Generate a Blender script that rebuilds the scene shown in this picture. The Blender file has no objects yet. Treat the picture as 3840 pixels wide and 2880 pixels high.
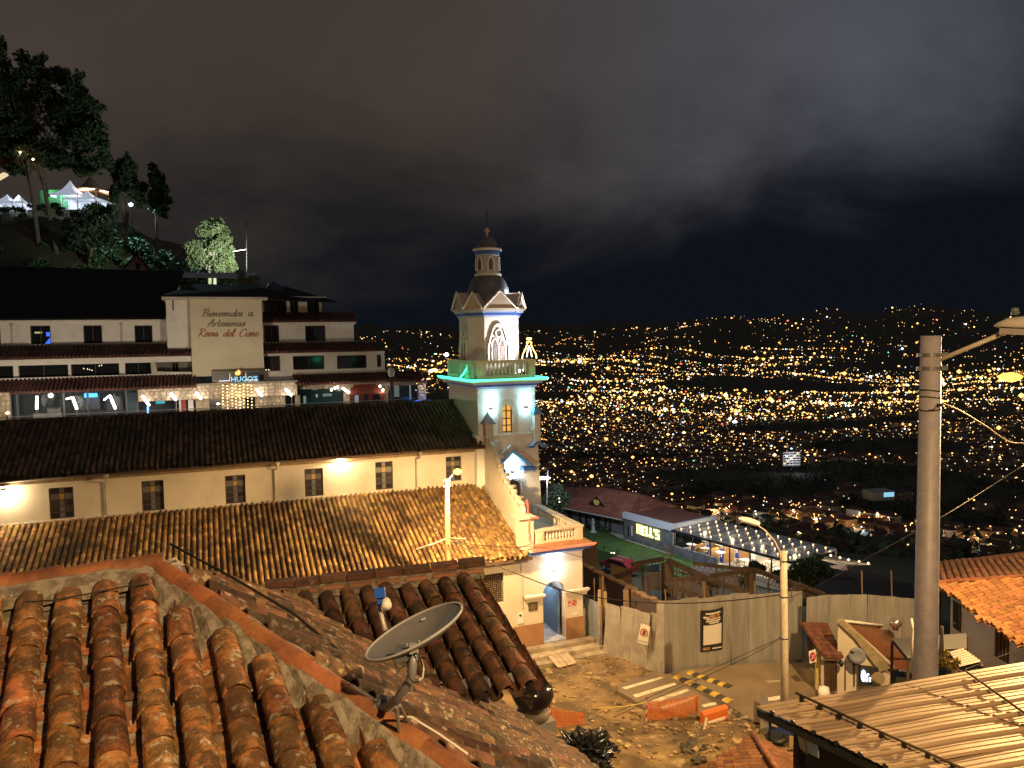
import bpy, math, random
import numpy as np
from mathutils import Vector, Matrix
random.seed(7); np.random.seed(7)
R = math.radians
SC = bpy.context.scene
COL = SC.collection
# ------------------------------------------------------------------ camera
PITCH, ROLL, FPX = R(3.3), R(1.0), 2887.0          # photograph is 3840 x 2880
_r0 = Vector((1, 0, 0)); FWD = Vector((0, math.cos(PITCH), -math.sin(PITCH))); _p0 = Vector((0, math.sin(PITCH), math.cos(PITCH)))
RGT = _r0 * math.cos(ROLL) - _p0 * math.sin(ROLL); UPV = _p0 * math.cos(ROLL) + _r0 * math.sin(ROLL)
cd = bpy.data.cameras.new('camera'); cam = bpy.data.objects.new('camera', cd); COL.objects.link(cam)
cd.sensor_width = 36.0; cd.sensor_fit = 'HORIZONTAL'; cd.lens = 36.0 * FPX / 3840.0; cd.clip_start = 0.1; cd.clip_end = 60000
m = Matrix.Identity(4)
for i in range(3):
    m[i][0], m[i][1], m[i][2] = RGT[i], UPV[i], -FWD[i]
cam.matrix_world = m
SC.camera = cam
# ------------------------------------------------------------------ render settings
SC.render.engine = 'CYCLES'
SC.view_settings.view_transform = 'Standard'; SC.view_settings.look = 'None'
SC.view_settings.exposure = 0.64; SC.view_settings.gamma = 1.0; SC.view_settings.use_curve_mapping = False
cy = SC.cycles
cy.use_denoising = True
try: cy.denoiser = 'OPENIMAGEDENOISE'
except Exception: pass
cy.max_bounces = 5; cy.diffuse_bounces = 3; cy.glossy_bounces = 2; cy.transmission_bounces = 3; cy.transparent_max_bounces = 6
cy.sample_clamp_indirect = 1.5; cy.caustics_reflective = False; cy.caustics_refractive = False
try: cy.use_light_tree = True
except Exception: pass
# ------------------------------------------------------------------ night sky: cloud deck lit from below by the town
w = bpy.data.worlds.new('World'); SC.world = w; w.use_nodes = True
nt = w.node_tree; N = nt.nodes; L = nt.links
N.clear()
def nd(tree, typ, **kw):
    n_ = tree.nodes.new(typ)
    for k, v in kw.items():
        if k in n_.inputs and not hasattr(n_, k): n_.inputs[k].default_value = v
        else: setattr(n_, k, v)
    return n_
out = N.new('ShaderNodeOutputWorld'); bg = N.new('ShaderNodeBackground'); bg.inputs['Strength'].default_value = 1.0
tc = N.new('ShaderNodeTexCoord'); sep = N.new('ShaderNodeSeparateXYZ'); L.new(tc.outputs['Generated'], sep.inputs[0])
def mth(op, a, b=None, clamp=False):
    n_ = N.new('ShaderNodeMath'); n_.operation = op; n_.use_clamp = clamp
    for i, v in enumerate((a, b)):
        if v is None: continue
        if isinstance(v, (int, float)): n_.inputs[i].default_value = v
        else: L.new(v, n_.inputs[i])
    return n_.outputs[0]
def noise(scale, detail, rough, dist=0.0, stretch=(1, 1, 1), off=(0, 0, 0)):
    mp = N.new('ShaderNodeMapping'); mp.inputs['Scale'].default_value = stretch; mp.inputs['Location'].default_value = off
    L.new(tc.outputs['Generated'], mp.inputs[0])
    n_ = N.new('ShaderNodeTexNoise'); n_.inputs['Scale'].default_value = scale; n_.inputs['Detail'].default_value = detail
    n_.inputs['Roughness'].default_value = rough; n_.inputs['Distortion'].default_value = dist
    L.new(mp.outputs[0], n_.inputs[0]); return n_.outputs[0]
n1 = noise(2.2, 8, 0.56, 0.5, (1, 1, 2.4), (3.1, 0.7, 0.2)); n2 = noise(1.9, 7, 0.55, 0.7, (1, 1, 1.6), (0.6, 2.2, 1.3))
zb = mth('ADD', mth('MULTIPLY', sep.outputs[0], 0.17), 0.17)
t = mth('ADD', mth('SUBTRACT', sep.outputs[2], zb), mth('MULTIPLY', mth('SUBTRACT', n1, 0.5), 0.42))
mr = N.new('ShaderNodeMapRange'); mr.interpolation_type = 'SMOOTHSTEP'; mr.inputs['From Min'].default_value = -0.11; mr.inputs['From Max'].default_value = 0.19
L.new(t, mr.inputs[0])
dens = mth('MULTIPLY', mr.outputs[0], mth('ADD', mth('MULTIPLY', n2, 0.95), 0.36))
mx = N.new('ShaderNodeMapRange'); mx.interpolation_type = 'SMOOTHSTEP'; mx.inputs['From Min'].default_value = -0.15; mx.inputs['From Max'].default_value = 0.5
L.new(sep.outputs[0], mx.inputs[0])
cm = N.new('ShaderNodeMix'); cm.data_type = 'RGBA'; cm.inputs[6].default_value = (0.045, 0.034, 0.026, 1); cm.inputs[7].default_value = (0.060, 0.063, 0.078, 1)
L.new(mx.outputs[0], cm.inputs[0])
sk = N.new('ShaderNodeMix'); sk.data_type = 'RGBA'; sk.inputs[6].default_value = (0.0026, 0.0037, 0.0062, 1)
L.new(dens, sk.inputs[0]); L.new(cm.outputs[2], sk.inputs[7])
L.new(sk.outputs[2], bg.inputs['Color']); L.new(bg.outputs[0], out.inputs['Surface'])
# added faint cool sun lamp
sd = bpy.data.lights.new('faint_sun', 'SUN'); sd.energy = 0.012; sd.angle = R(10); sd.color = (0.75, 0.85, 1.0)
so = bpy.data.objects.new('faint_sun', sd); COL.objects.link(so); so.rotation_euler = (R(38), R(12), R(25))
# ------------------------------------------------------------------ measuring helpers (photograph pixel -> world)
def ray(x, y): return FWD + RGT * ((x - 1920) / FPX) + UPV * ((1440 - y) / FPX)
def W(x, y, Y): q = ray(x, y); return q * (Y / q.y)
def WZ(x, y, z): q = ray(x, y); return q * (z / q.z)
def WN(x, y, P, nn): q = ray(x, y); return q * (Vector(P).dot(nn) / q.dot(nn))
def px(P):
    P = Vector(P); c = P.dot(FWD)
    return (1920 + FPX * P.dot(RGT) / c, 1440 - FPX * P.dot(UPV) / c)
class Fr:                                             # horizontal frame: a along the front, b away, z absolute
    def __init__(s, O, deg):
        s.O = Vector((O[0], O[1], 0)); A = R(deg); s.d = Vector((math.sin(A), math.cos(A), 0)); s.n = Vector((-math.cos(A), math.sin(A), 0)); s.deg = deg
    def __call__(s, a, b, z): v = s.O + s.d * a + s.n * b; v.z = z; return v
    def onb(s, x, y, b): Q = WN(x, y, s.O + s.n * b, s.n); return ((Q - s.O).dot(s.d), Q.z)
    def ona(s, x, y, a): Q = WN(x, y, s.O + s.d * a, s.d); return ((Q - s.O).dot(s.n), Q.z)
    def rect(s, x0, y0, x1, y1, b):                   # pixel rectangle on plane b -> a0,a1,z0,z1
        p = [s.onb(x, y, b) for x, y in ((x0, y0), (x1, y0), (x0, y1), (x1, y1))]
        return ((p[0][0] + p[2][0]) / 2, (p[1][0] + p[3][0]) / 2, (p[2][1] + p[3][1]) / 2, (p[0][1] + p[1][1]) / 2)
# ------------------------------------------------------------------ object helpers
def tag(o, label=None, cat=None, group=None, kind=None):
    if label: o['label'] = label
    if cat: o['category'] = cat
    if group: o['group'] = group
    if kind: o['kind'] = kind
    return o
def thing(name, loc, label, cat, group=None, rz=0):
    o = bpy.data.objects.new(name, None); o.empty_display_size = 0.2; COL.objects.link(o); o.location = loc; o.rotation_euler = (0, 0, rz)
    return tag(o, label, cat, group)
def rootloc(p):
    v = Vector((0, 0, 0))
    while p is not None: v += p.location; p = p.parent
    return v
class MB:
    def __init__(s): s.v = []; s.f = []; s.mi = []; s.cur = 0
    def add(s, vs, fs):
        k = len(s.v); s.v += [tuple(p) for p in vs]; s.f += [tuple(i + k for i in f) for f in fs]; s.mi += [s.cur] * len(fs); return s
    def hexa(s, p): return s.add(p, [(0, 3, 2, 1), (4, 5, 6, 7), (0, 1, 5, 4), (1, 2, 6, 5), (2, 3, 7, 6), (3, 0, 4, 7)])
    def fbox(s, F, a0, a1, b0, b1, z0, z1):
        return s.hexa([F(a0, b0, z0), F(a1, b0, z0), F(a1, b1, z0), F(a0, b1, z0), F(a0, b0, z1), F(a1, b0, z1), F(a1, b1, z1), F(a0, b1, z1)])
    def box(s, c, sx, sy, sz, rz=0, M=None):
        c = Vector(c); q = M if M else Matrix.Rotation(rz, 3, 'Z')
        return s.hexa([c + q @ Vector((x * sx / 2, y * sy / 2, z * sz / 2)) for z in (-1, 1) for x, y in ((-1, -1), (1, -1), (1, 1), (-1, 1))])
    def ext(s, pts, vec):                              # polygon extruded by a vector
        n = len(pts); vec = Vector(vec); a = [Vector(p) for p in pts]; b = [p + vec for p in a]
        return s.add(a + b, [tuple(range(n))[::-1], tuple(range(n, 2 * n))] + [(i, (i + 1) % n, n + (i + 1) % n, n + i) for i in range(n)])
    def quad(s, a, b, c, e): return s.add([a, b, c, e], [(0, 1, 2, 3)])
    def tube(s, path, r, seg=8, cap=True):
        P = [Vector(p) for p in path]; n = len(P); rs = r if isinstance(r, (list, tuple)) else [r] * n; vs = []; prev = None
        for i, p in enumerate(P):
            t_ = (P[min(i + 1, n - 1)] - P[max(i - 1, 0)])
            if t_.length < 1e-9: t_ = Vector((0, 0, 1))
            t_.normalize()
            if prev is None:
                x = t_.cross(Vector((0, 0, 1)))
                if x.length < 1e-3: x = t_.cross(Vector((1, 0, 0)))
            else: x = prev - t_ * prev.dot(t_)
            x.normalize(); prev = x; y = t_.cross(x)
            for k in range(seg):
                a = 2 * math.pi * k / seg; vs.append(p + (x * math.cos(a) + y * math.sin(a)) * rs[i])
        fs = [(i * seg + k, i * seg + (k + 1) % seg, (i + 1) * seg + (k + 1) % seg, (i + 1) * seg + k) for i in range(n - 1) for k in range(seg)]
        if cap: fs += [tuple(range(seg))[::-1], tuple(range((n - 1) * seg, n * seg))]
        return s.add(vs, fs)
    def lathe(s, c, prof, seg=16, rot=0.0, M=None):
        c = Vector(c); vs = []; n = len(prof)
        for r, z in prof:
            for k in range(seg):
                a = rot + 2 * math.pi * k / seg; v = Vector((r * math.cos(a), r * math.sin(a), z)); vs.append(c + (M @ v if M else v))
        fs = [(i * seg + k, i * seg + (k + 1) % seg, (i + 1) * seg + (k + 1) % seg, (i + 1) * seg + k) for i in range(n - 1) for k in range(seg)]
        if prof[0][0] > 1e-4: fs.append(tuple(range(seg))[::-1])
        if prof[-1][0] > 1e-4: fs.append(tuple(range((n - 1) * seg, n * seg)))
        return s.add(vs, fs)
    def mesh(s, name, off=Vector((0, 0, 0)), mats=(), smooth=False):
        me = bpy.data.meshes.new(name); me.from_pydata([tuple(Vector(p) - off) for p in s.v], [], s.f)
        for m_ in mats: me.materials.append(m_)
        if len(mats) > 1: me.polygons.foreach_set('material_index', s.mi)
        if smooth: me.polygons.foreach_set('use_smooth', [True] * len(me.polygons))
        me.update(); return me
    def build(s, name, mat, parent=None, smooth=False, loc=None):
        off = rootloc(parent) if parent is not None else (Vector(loc) if loc is not None else (sum((Vector(p) for p in s.v), Vector()) / max(1, len(s.v))))
        mats = mat if isinstance(mat, (list, tuple)) else [mat]
        o = bpy.data.objects.new(name, s.mesh(name, off, mats, smooth)); COL.objects.link(o)
        if parent is not None: o.parent = parent
        else: o.location = off
        return o
def fixn(o):                                           # make normals consistent
    import bmesh
    b_ = bmesh.new(); b_.from_mesh(o.data); bmesh.ops.recalc_face_normals(b_, faces=b_.faces); b_.to_mesh(o.data); b_.free(); return o
def place(name, me, M, parent=None):
    o = bpy.data.objects.new(name, me); COL.objects.link(o)
    if parent is not None:
        o.parent = parent; M = Matrix.Translation(-rootloc(parent)) @ M
    o.matrix_local = M; return o
def tree_copy(o, parent=None):
    c = o.copy(); COL.objects.link(c); c.parent = parent
    for ch in list(o.children): tree_copy(ch, c)
    return c
def basis(P, x, y, z):
    M = Matrix.Identity(4)
    for i in range(3): M[i][0], M[i][1], M[i][2], M[i][3] = x[i], y[i], z[i], P[i]
    return M
def lamp(kind, loc, power, color, parent=None, radius=0.05, aim=None, spot=None, blend=0.5, name='light'):
    l = bpy.data.lights.new(name, kind); l.energy = power; l.color = color
    l.shadow_soft_size = radius
    if kind == 'SPOT': l.spot_size = spot; l.spot_blend = blend
    o = bpy.data.objects.new(name, l); COL.objects.link(o)
    o.location = Vector(loc) - (rootloc(parent) if parent is not None else Vector())
    if parent is not None: o.parent = parent
    if aim is not None: o.rotation_euler = (Vector(aim) - Vector(loc)).to_track_quat('-Z', 'Y').to_euler()
    return o
FONTS = {}
def text(name, body, size, M, mat, parent=None, ext=0.01, shear=0.0, off=0.0, align='LEFT', sx=1.0):
    c = bpy.data.curves.new(name, 'FONT'); c.body = body; c.size = size; c.extrude = ext; c.shear = shear; c.offset = off; c.align_x = align; c.resolution_u = 2
    q = bpy.data.objects.new(name, c); COL.objects.link(q); c.materials.append(mat)
    bpy.context.view_layer.update(); me = bpy.data.meshes.new_from_object(q.evaluated_get(bpy.context.evaluated_depsgraph_get()))
    bpy.data.objects.remove(q); o = bpy.data.objects.new(name, me); COL.objects.link(o); me.name = name
    if parent is not None: o.parent = parent; M = Matrix.Translation(-rootloc(parent)) @ M
    o.matrix_local = M @ Matrix.Diagonal((sx, 1, 1, 1)); return o
# ------------------------------------------------------------------ materials
MATS = {}
def mat(name, col, rough=0.8, metal=0.0, col2=None, scale=3.0, mixr=(0.35, 0.65), bump=0.0, bscale=None, rnd=0.0, spec=0.4, emit=None, estr=0.0, alpha=1.0, detail=4, patch=None, pscale=1.0, pr=(0.5, 0.6), coat=0.0, trans=0.0, isl=0.0, stretch=None):
    if name in MATS: return MATS[name]
    m_ = bpy.data.materials.new(name); m_.use_nodes = True; t_ = m_.node_tree; b_ = t_.nodes['Principled BSDF']
    b_.inputs['Roughness'].default_value = rough; b_.inputs['Metallic'].default_value = metal
    b_.inputs['Specular IOR Level'].default_value = spec; b_.inputs['Coat Weight'].default_value = coat; b_.inputs['Transmission Weight'].default_value = trans
    b_.inputs['Alpha'].default_value = alpha
    K = t_.links; co = nd(t_, 'ShaderNodeTexCoord'); src = co.outputs['Object']
    if stretch:
        mp = nd(t_, 'ShaderNodeMapping'); mp.inputs['Scale'].default_value = stretch; K.new(src, mp.inputs[0]); src = mp.outputs[0]
    cur = None
    def mix(fac, a, b2):
        x = nd(t_, 'ShaderNodeMix', data_type='RGBA')
        if isinstance(fac, float): x.inputs[0].default_value = fac
        else: K.new(fac, x.inputs[0])
        for i, v in ((6, a), (7, b2)):
            if isinstance(v, tuple): x.inputs[i].default_value = (*v, 1)
            else: K.new(v, x.inputs[i])
        return x.outputs[2]
    def ramp(s_, lo, hi):
        x = nd(t_, 'ShaderNodeMapRange', interpolation_type='SMOOTHSTEP'); x.inputs['From Min'].default_value = lo; x.inputs['From Max'].default_value = hi; K.new(s_, x.inputs[0]); return x.outputs[0]
    def noi(sc, det=4):
        x = nd(t_, 'ShaderNodeTexNoise'); x.inputs['Scale'].default_value = sc; x.inputs['Detail'].default_value = det; x.inputs['Roughness'].default_value = 0.6
        if rnd > 0:
            oi_ = nd(t_, 'ShaderNodeObjectInfo'); ad = nd(t_, 'ShaderNodeVectorMath', operation='MULTIPLY_ADD')
            ad.inputs[1].default_value = (1, 1, 1); K.new(src, ad.inputs[0])
            cb = nd(t_, 'ShaderNodeCombineXYZ'); mm = nd(t_, 'ShaderNodeMath', operation='MULTIPLY'); mm.inputs[1].default_value = 37.0
            K.new(oi_.outputs['Random'], mm.inputs[0]); K.new(mm.outputs[0], cb.inputs[0]); K.new(mm.outputs[0], cb.inputs[2]); K.new(cb.outputs[0], ad.inputs[2]); K.new(ad.outputs[0], x.inputs[0])
        else: K.new(src, x.inputs[0])
        return x.outputs[0]
    cur = tuple(col)
    if col2 is not None: cur = mix(ramp(noi(scale, detail), *mixr), cur, tuple(col2))
    if patch is not None: cur = mix(ramp(noi(pscale, 5), *pr), cur, tuple(patch))
    if rnd > 0 or isl > 0:
        x = nd(t_, 'ShaderNodeHueSaturation')
        if isl > 0: s_ = nd(t_, 'ShaderNodeNewGeometry').outputs['Random Per Island']; amt = isl
        else: s_ = nd(t_, 'ShaderNodeObjectInfo').outputs['Random']; amt = rnd
        q = nd(t_, 'ShaderNodeMapRange'); q.inputs['To Min'].default_value = 1 - amt; q.inputs['To Max'].default_value = 1 + amt
        K.new(s_, q.inputs[0]); K.new(q.outputs[0], x.inputs['Value'])
        q2 = nd(t_, 'ShaderNodeMapRange'); q2.inputs['To Min'].default_value = 0.5 - amt * 0.03; q2.inputs['To Max'].default_value = 0.5 + amt * 0.03
        mm = nd(t_, 'ShaderNodeMath', operation='MULTIPLY'); mm.inputs[1].default_value = 7.31; fr_ = nd(t_, 'ShaderNodeMath', operation='FRACT')
        K.new(s_, mm.inputs[0]); K.new(mm.outputs[0], fr_.inputs[0]); K.new(fr_.outputs[0], q2.inputs[0]); K.new(q2.outputs[0], x.inputs['Hue'])
        if isinstance(cur, tuple): x.inputs['Color'].default_value = (*cur, 1)
        else: K.new(cur, x.inputs['Color'])
        cur = x.outputs[0]
    if isinstance(cur, tuple): b_.inputs['Base Color'].default_value = (*cur, 1)
    else: K.new(cur, b_.inputs['Base Color'])
    if bump > 0:
        x = nd(t_, 'ShaderNodeBump'); x.inputs['Strength'].default_value = bump; x.inputs['Distance'].default_value = 0.02
        K.new(noi(bscale or scale * 4, 5), x.inputs['Height']); K.new(x.outputs[0], b_.inputs['Normal'])
    if emit is not None:
        b_.inputs['Emission Color'].default_value = (*emit, 1); b_.inputs['Emission Strength'].default_value = estr
        m_.cycles.emission_sampling = 'NONE' if name.startswith('x') else 'AUTO'
    MATS[name] = m_; return m_
def em(name, col, s, sample=False):
    if name in MATS: return MATS[name]
    m_ = bpy.data.materials.new(name); m_.use_nodes = True; t_ = m_.node_tree; t_.nodes.clear()
    o_ = t_.nodes.new('ShaderNodeOutputMaterial'); e_ = t_.nodes.new('ShaderNodeEmission'); e_.inputs[0].default_value = (*col, 1); e_.inputs[1].default_value = s
    t_.links.new(e_.outputs[0], o_.inputs[0]); m_.cycles.emission_sampling = 'AUTO' if sample else 'NONE'; MATS[name] = m_; return m_
SOD = (1.0, 0.62, 0.25)        # sodium lamp
WARM = (1.0, 0.74, 0.42)
COOL = (0.72, 0.92, 1.0)
plaster = mat('plaster', (0.62, 0.55, 0.46), 0.85, col2=(0.53, 0.46, 0.37), scale=0.9, mixr=(0.4, 0.75), bump=0.25, bscale=9, patch=(0.40, 0.33, 0.26), pscale=0.45, pr=(0.66, 0.8))
plaster_w = mat('plaster_white', (0.74, 0.72, 0.69), 0.8, col2=(0.60, 0.57, 0.53), scale=1.1, mixr=(0.45, 0.8), bump=0.2, bscale=10, patch=(0.46, 0.42, 0.37), pscale=0.7, pr=(0.62, 0.8))
plaster_d = mat('plaster_dirty', (0.50, 0.45, 0.38), 0.85, col2=(0.33, 0.29, 0.24), scale=0.7, mixr=(0.45, 0.75), bump=0.25, bscale=8)
plaster_s = mat('plaster_sign', (0.60, 0.54, 0.40), 0.85, col2=(0.52, 0.46, 0.34), scale=0.6, mixr=(0.4, 0.8), bump=0.15, bscale=8)
dado = mat('dado_brown', (0.36, 0.19, 0.10), 0.8, col2=(0.29, 0.15, 0.08), scale=1.6, bump=0.2, bscale=12, patch=(0.46, 0.30, 0.2), pscale=2.3, pr=(0.66, 0.75))
bluep = mat('blue_paint', (0.05, 0.13, 0.48), 0.6)
lblue = mat('light_blue_paint', (0.42, 0.52, 0.72), 0.6)
stone = mat('stone', (0.42, 0.38, 0.31), 0.85, col2=(0.30, 0.26, 0.21), scale=2.0, bump=0.3)
concrete = mat('concrete', (0.36, 0.34, 0.31), 0.85, col2=(0.27, 0.25, 0.22), scale=1.4, mixr=(0.4, 0.7), bump=0.25, bscale=14)
tile_near = mat('tile_near', (0.40, 0.165, 0.06), 0.6, col2=(0.13, 0.068, 0.034), scale=7, mixr=(0.36, 0.58), bump=0.9, bscale=30, rnd=0.42, patch=(0.38, 0.31, 0.23), pscale=13, pr=(0.57, 0.64), spec=0.45)
tile_moss = mat('tile_moss', (0.19, 0.085, 0.045), 0.8, col2=(0.065, 0.042, 0.028), scale=6, mixr=(0.38, 0.62), bump=0.9, bscale=26, rnd=0.45, patch=(0.22, 0.16, 0.10), pscale=16, pr=(0.62, 0.72))
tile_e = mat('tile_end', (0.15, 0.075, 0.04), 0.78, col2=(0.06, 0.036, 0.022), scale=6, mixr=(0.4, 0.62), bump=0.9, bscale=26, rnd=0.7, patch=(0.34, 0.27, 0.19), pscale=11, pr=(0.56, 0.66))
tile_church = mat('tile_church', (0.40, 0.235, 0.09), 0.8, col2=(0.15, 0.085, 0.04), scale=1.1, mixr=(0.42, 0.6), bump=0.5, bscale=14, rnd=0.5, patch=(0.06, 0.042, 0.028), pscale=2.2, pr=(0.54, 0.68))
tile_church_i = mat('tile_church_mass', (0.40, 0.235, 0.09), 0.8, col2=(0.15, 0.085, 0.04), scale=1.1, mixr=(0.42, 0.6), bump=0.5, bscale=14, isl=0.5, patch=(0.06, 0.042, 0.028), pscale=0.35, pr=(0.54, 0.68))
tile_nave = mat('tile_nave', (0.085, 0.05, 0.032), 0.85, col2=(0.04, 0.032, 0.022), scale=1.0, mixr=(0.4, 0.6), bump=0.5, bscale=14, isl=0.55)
tile_red = mat('tile_red', (0.11, 0.042, 0.032), 0.85, col2=(0.06, 0.028, 0.022), scale=0.8, isl=0.4)
tile_orange = mat('tile_orange', (0.46, 0.20, 0.07), 0.65, col2=(0.36, 0.15, 0.05), scale=2.0, rnd=0.3, bump=0.3, bscale=14)
tile_orange_shaded = mat('tile_orange_shaded_mass', (0.19, 0.085, 0.038), 0.75, col2=(0.12, 0.055, 0.028), scale=0.8, isl=0.4, bump=0.3, bscale=14)  # darker orange tile copy, shade of the averted back roof put in its colour
mortar = mat('mortar', (0.30, 0.26, 0.22), 0.95, col2=(0.15, 0.125, 0.10), scale=9, mixr=(0.4, 0.6), bump=1.0, bscale=22, patch=(0.42, 0.38, 0.32), pscale=13, pr=(0.62, 0.7))
ridge_t = mat('ridge_tile', (0.33, 0.125, 0.055), 0.62, col2=(0.19, 0.075, 0.035), scale=4, mixr=(0.4, 0.65), bump=0.5, bscale=26, rnd=0.22)
ridge_d = mat('ridge_tile_dark', (0.17, 0.08, 0.045), 0.75, col2=(0.08, 0.045, 0.03), scale=5, bump=0.7, bscale=20, rnd=0.35, patch=(0.3, 0.22, 0.15), pscale=8, pr=(0.62, 0.7))
wood = mat('wood', (0.30, 0.19, 0.10), 0.75, col2=(0.20, 0.12, 0.06), scale=3, stretch=(1, 1, 0.2))
wood_p = mat('plank_wood', (0.46, 0.36, 0.24), 0.8, col2=(0.36, 0.27, 0.17), scale=3)
dkwood = mat('dark_wood', (0.10, 0.06, 0.035), 0.7, col2=(0.06, 0.035, 0.02), scale=4)
black = mat('black_metal', (0.018, 0.018, 0.02), 0.45)
dark = mat('dark_interior', (0.02, 0.019, 0.018), 0.9)
glass_d = mat('dark_glass', (0.012, 0.014, 0.016), 0.08, spec=0.6)
cable = mat('cable_black', (0.015, 0.014, 0.013), 0.6)
galv = mat('galvanised', (0.74, 0.72, 0.68), 0.36, 0.6, col2=(0.6, 0.58, 0.54), scale=2.0, bump=0.5, bscale=5.0)
galv_b = mat('galvanised_dull', (0.52, 0.51, 0.50), 0.44, 0.55, col2=(0.42, 0.41, 0.39), scale=3.5, bump=0.3, bscale=7, stretch=(1, 1, 0.12), rnd=0.09)
poleg = mat('pole_grey', (0.46, 0.42, 0.46), 0.55, 0.2, col2=(0.38, 0.35, 0.39), scale=5, bump=0.15, bscale=30)
polec = mat('pole_concrete', (0.55, 0.48, 0.38), 0.8, col2=(0.44, 0.38, 0.30), scale=3, bump=0.25, bscale=22)
white = mat('white_paint', (0.75, 0.74, 0.72), 0.5)
grass_m = mat('grass', (0.06, 0.13, 0.03), 0.9, col2=(0.035, 0.075, 0.02), scale=0.6, bump=0.8, bscale=8, patch=(0.11, 0.10, 0.05), pscale=0.3, pr=(0.55, 0.75))
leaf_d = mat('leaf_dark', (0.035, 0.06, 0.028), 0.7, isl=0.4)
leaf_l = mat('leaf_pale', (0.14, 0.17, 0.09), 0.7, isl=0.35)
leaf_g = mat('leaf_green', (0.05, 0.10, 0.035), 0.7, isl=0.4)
bark = mat('bark', (0.16, 0.13, 0.10), 0.9, col2=(0.09, 0.07, 0.05), scale=3, bump=0.6)
bark_p = mat('bark_pale', (0.40, 0.38, 0.32), 0.85, col2=(0.28, 0.25, 0.2), scale=3)
ZG = -15.75                                            # street level below the viewer
# ================================================================== terrain: hilltop, slope, valley, far hills
_PR = np.array([0, 41, 46, 60, 80, 100, 118, 150, 260, 450, 700, 1000, 2500, 4000, 5500, 7000, 9000, 12000, 16000, 24000.])
_PZ = np.array([-16.2, -16.2, -18, -22.5, -25.6, -27.5, -31, -44, -82, -124, -152, -168, -176, -152, -100, -35, 30, 150, 260, 300.])
def sm(t): t = np.clip(t, 0, 1); return t * t * (3 - 2 * t)
def wav(x, y): return (np.sin(x * 0.0021 + 1.3) * np.cos(y * 0.0017 + 0.4) + 0.5 * np.sin(x * 0.0049 - y * 0.0037 + 2.0) + 0.3 * np.sin(x * 0.011 + y * 0.013))
def gz(x, y):
    x = np.asarray(x, float); y = np.asarray(y, float); r = np.hypot(x, y)
    z = np.interp(r, _PR, _PZ)
    z = z + wav(x, y) * (np.interp(r, [300, 900, 3000, 7000, 12000], [0, 7, 22, 55, 90]))
    for bx_, by_, br_, bh_ in ((1350, 5900, 900, 150), (3600, 6200, 1300, 190), (-650, 5700, 600, 130), (2500, 7200, 900, 90)): z = z + bh_ * np.exp(-((x - bx_) ** 2 + (y - by_) ** 2) / br_ ** 2)
    h = np.minimum(12.8 + 0.545 * (-53 - x), 21.6)
    k = sm((y - 88) / 34.0); hh = -7.5 * (1 - k) + h * k + 0.8 * np.sin(x * 0.33) * np.cos(y * 0.27) * k
    side = sm((-0.20 - x / np.maximum(y, 1)) / 0.13) * sm((y - 50) / 12) * (1 - sm((y - 170) / 50))
    return z * (1 - side) + np.maximum(z, hh) * side
ground_m = mat('ground', (0.05, 0.045, 0.03), 0.95, col2=(0.03, 0.04, 0.018), scale=0.05, bump=0.5, bscale=0.6)
rr = np.concatenate([np.linspace(2, 60, 24), np.linspace(63, 130, 26), np.geomspace(135, 24000, 70)]); aa = np.radians(np.concatenate([np.linspace(-62, 62, 150)]))
rg, ag = np.meshgrid(rr, aa, indexing='ij'); gx = rg * np.sin(ag); gy = rg * np.cos(ag); gzz = gz(gx, gy)
mb = MB(); mb.v = list(map(tuple, np.stack([gx.ravel(), gy.ravel(), gzz.ravel()], 1))); na = len(aa)
mb.f = [(i * na + j, i * na + j + 1, (i + 1) * na + j + 1, (i + 1) * na + j) for i in range(len(rr) - 1) for j in range(na - 1)]
o = mb.build('ground', ground_m, smooth=True, loc=(0, 0, 0)); tag(o, kind='structure', label='dark hillside falling to the valley floor and far hills')
# ------------------------------------------------------------------ the town in the valley: streets of lamps and houses
em_s = em('town_sodium', (1.0, 0.46, 0.10), 2.9); em_w = em('town_warm', (1.0, 0.72, 0.38), 2.9); em_c = em('town_cool', (0.75, 0.9, 1.0), 3.2)
em_b = em('town_blue', (0.35, 0.55, 1.0), 3.0); em_r = em('town_red', (1.0, 0.12, 0.08), 2.5); em_g = em('town_green', (0.15, 1.0, 0.45), 2.2)
EMS = [em_s, em_w, em_c, em_b, em_r, em_g]
rng = np.random.default_rng(21)
woods = [(70, 520, 120, 50), (330, 900, 190, 110), (700, 1500, 300, 90), (150, 1150, 120, 45), (900, 2600, 380, 260), (330, 620, 60, 90), (560, 1150, 120, 120), (-150, 2400, 400, 200), (430, 840, 110, 170), (240, 760, 90, 60), (1100, 3600, 420, 160), (500, 3300, 500, 120)]
def wooded(x, y):
    k = np.zeros(np.shape(x), bool)
    for cx, cy_, rx, ry in woods: k |= ((x - cx) / rx) ** 2 + ((y - cy_) / ry) ** 2 < 1
    return k
lampP = []; lots = []
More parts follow.
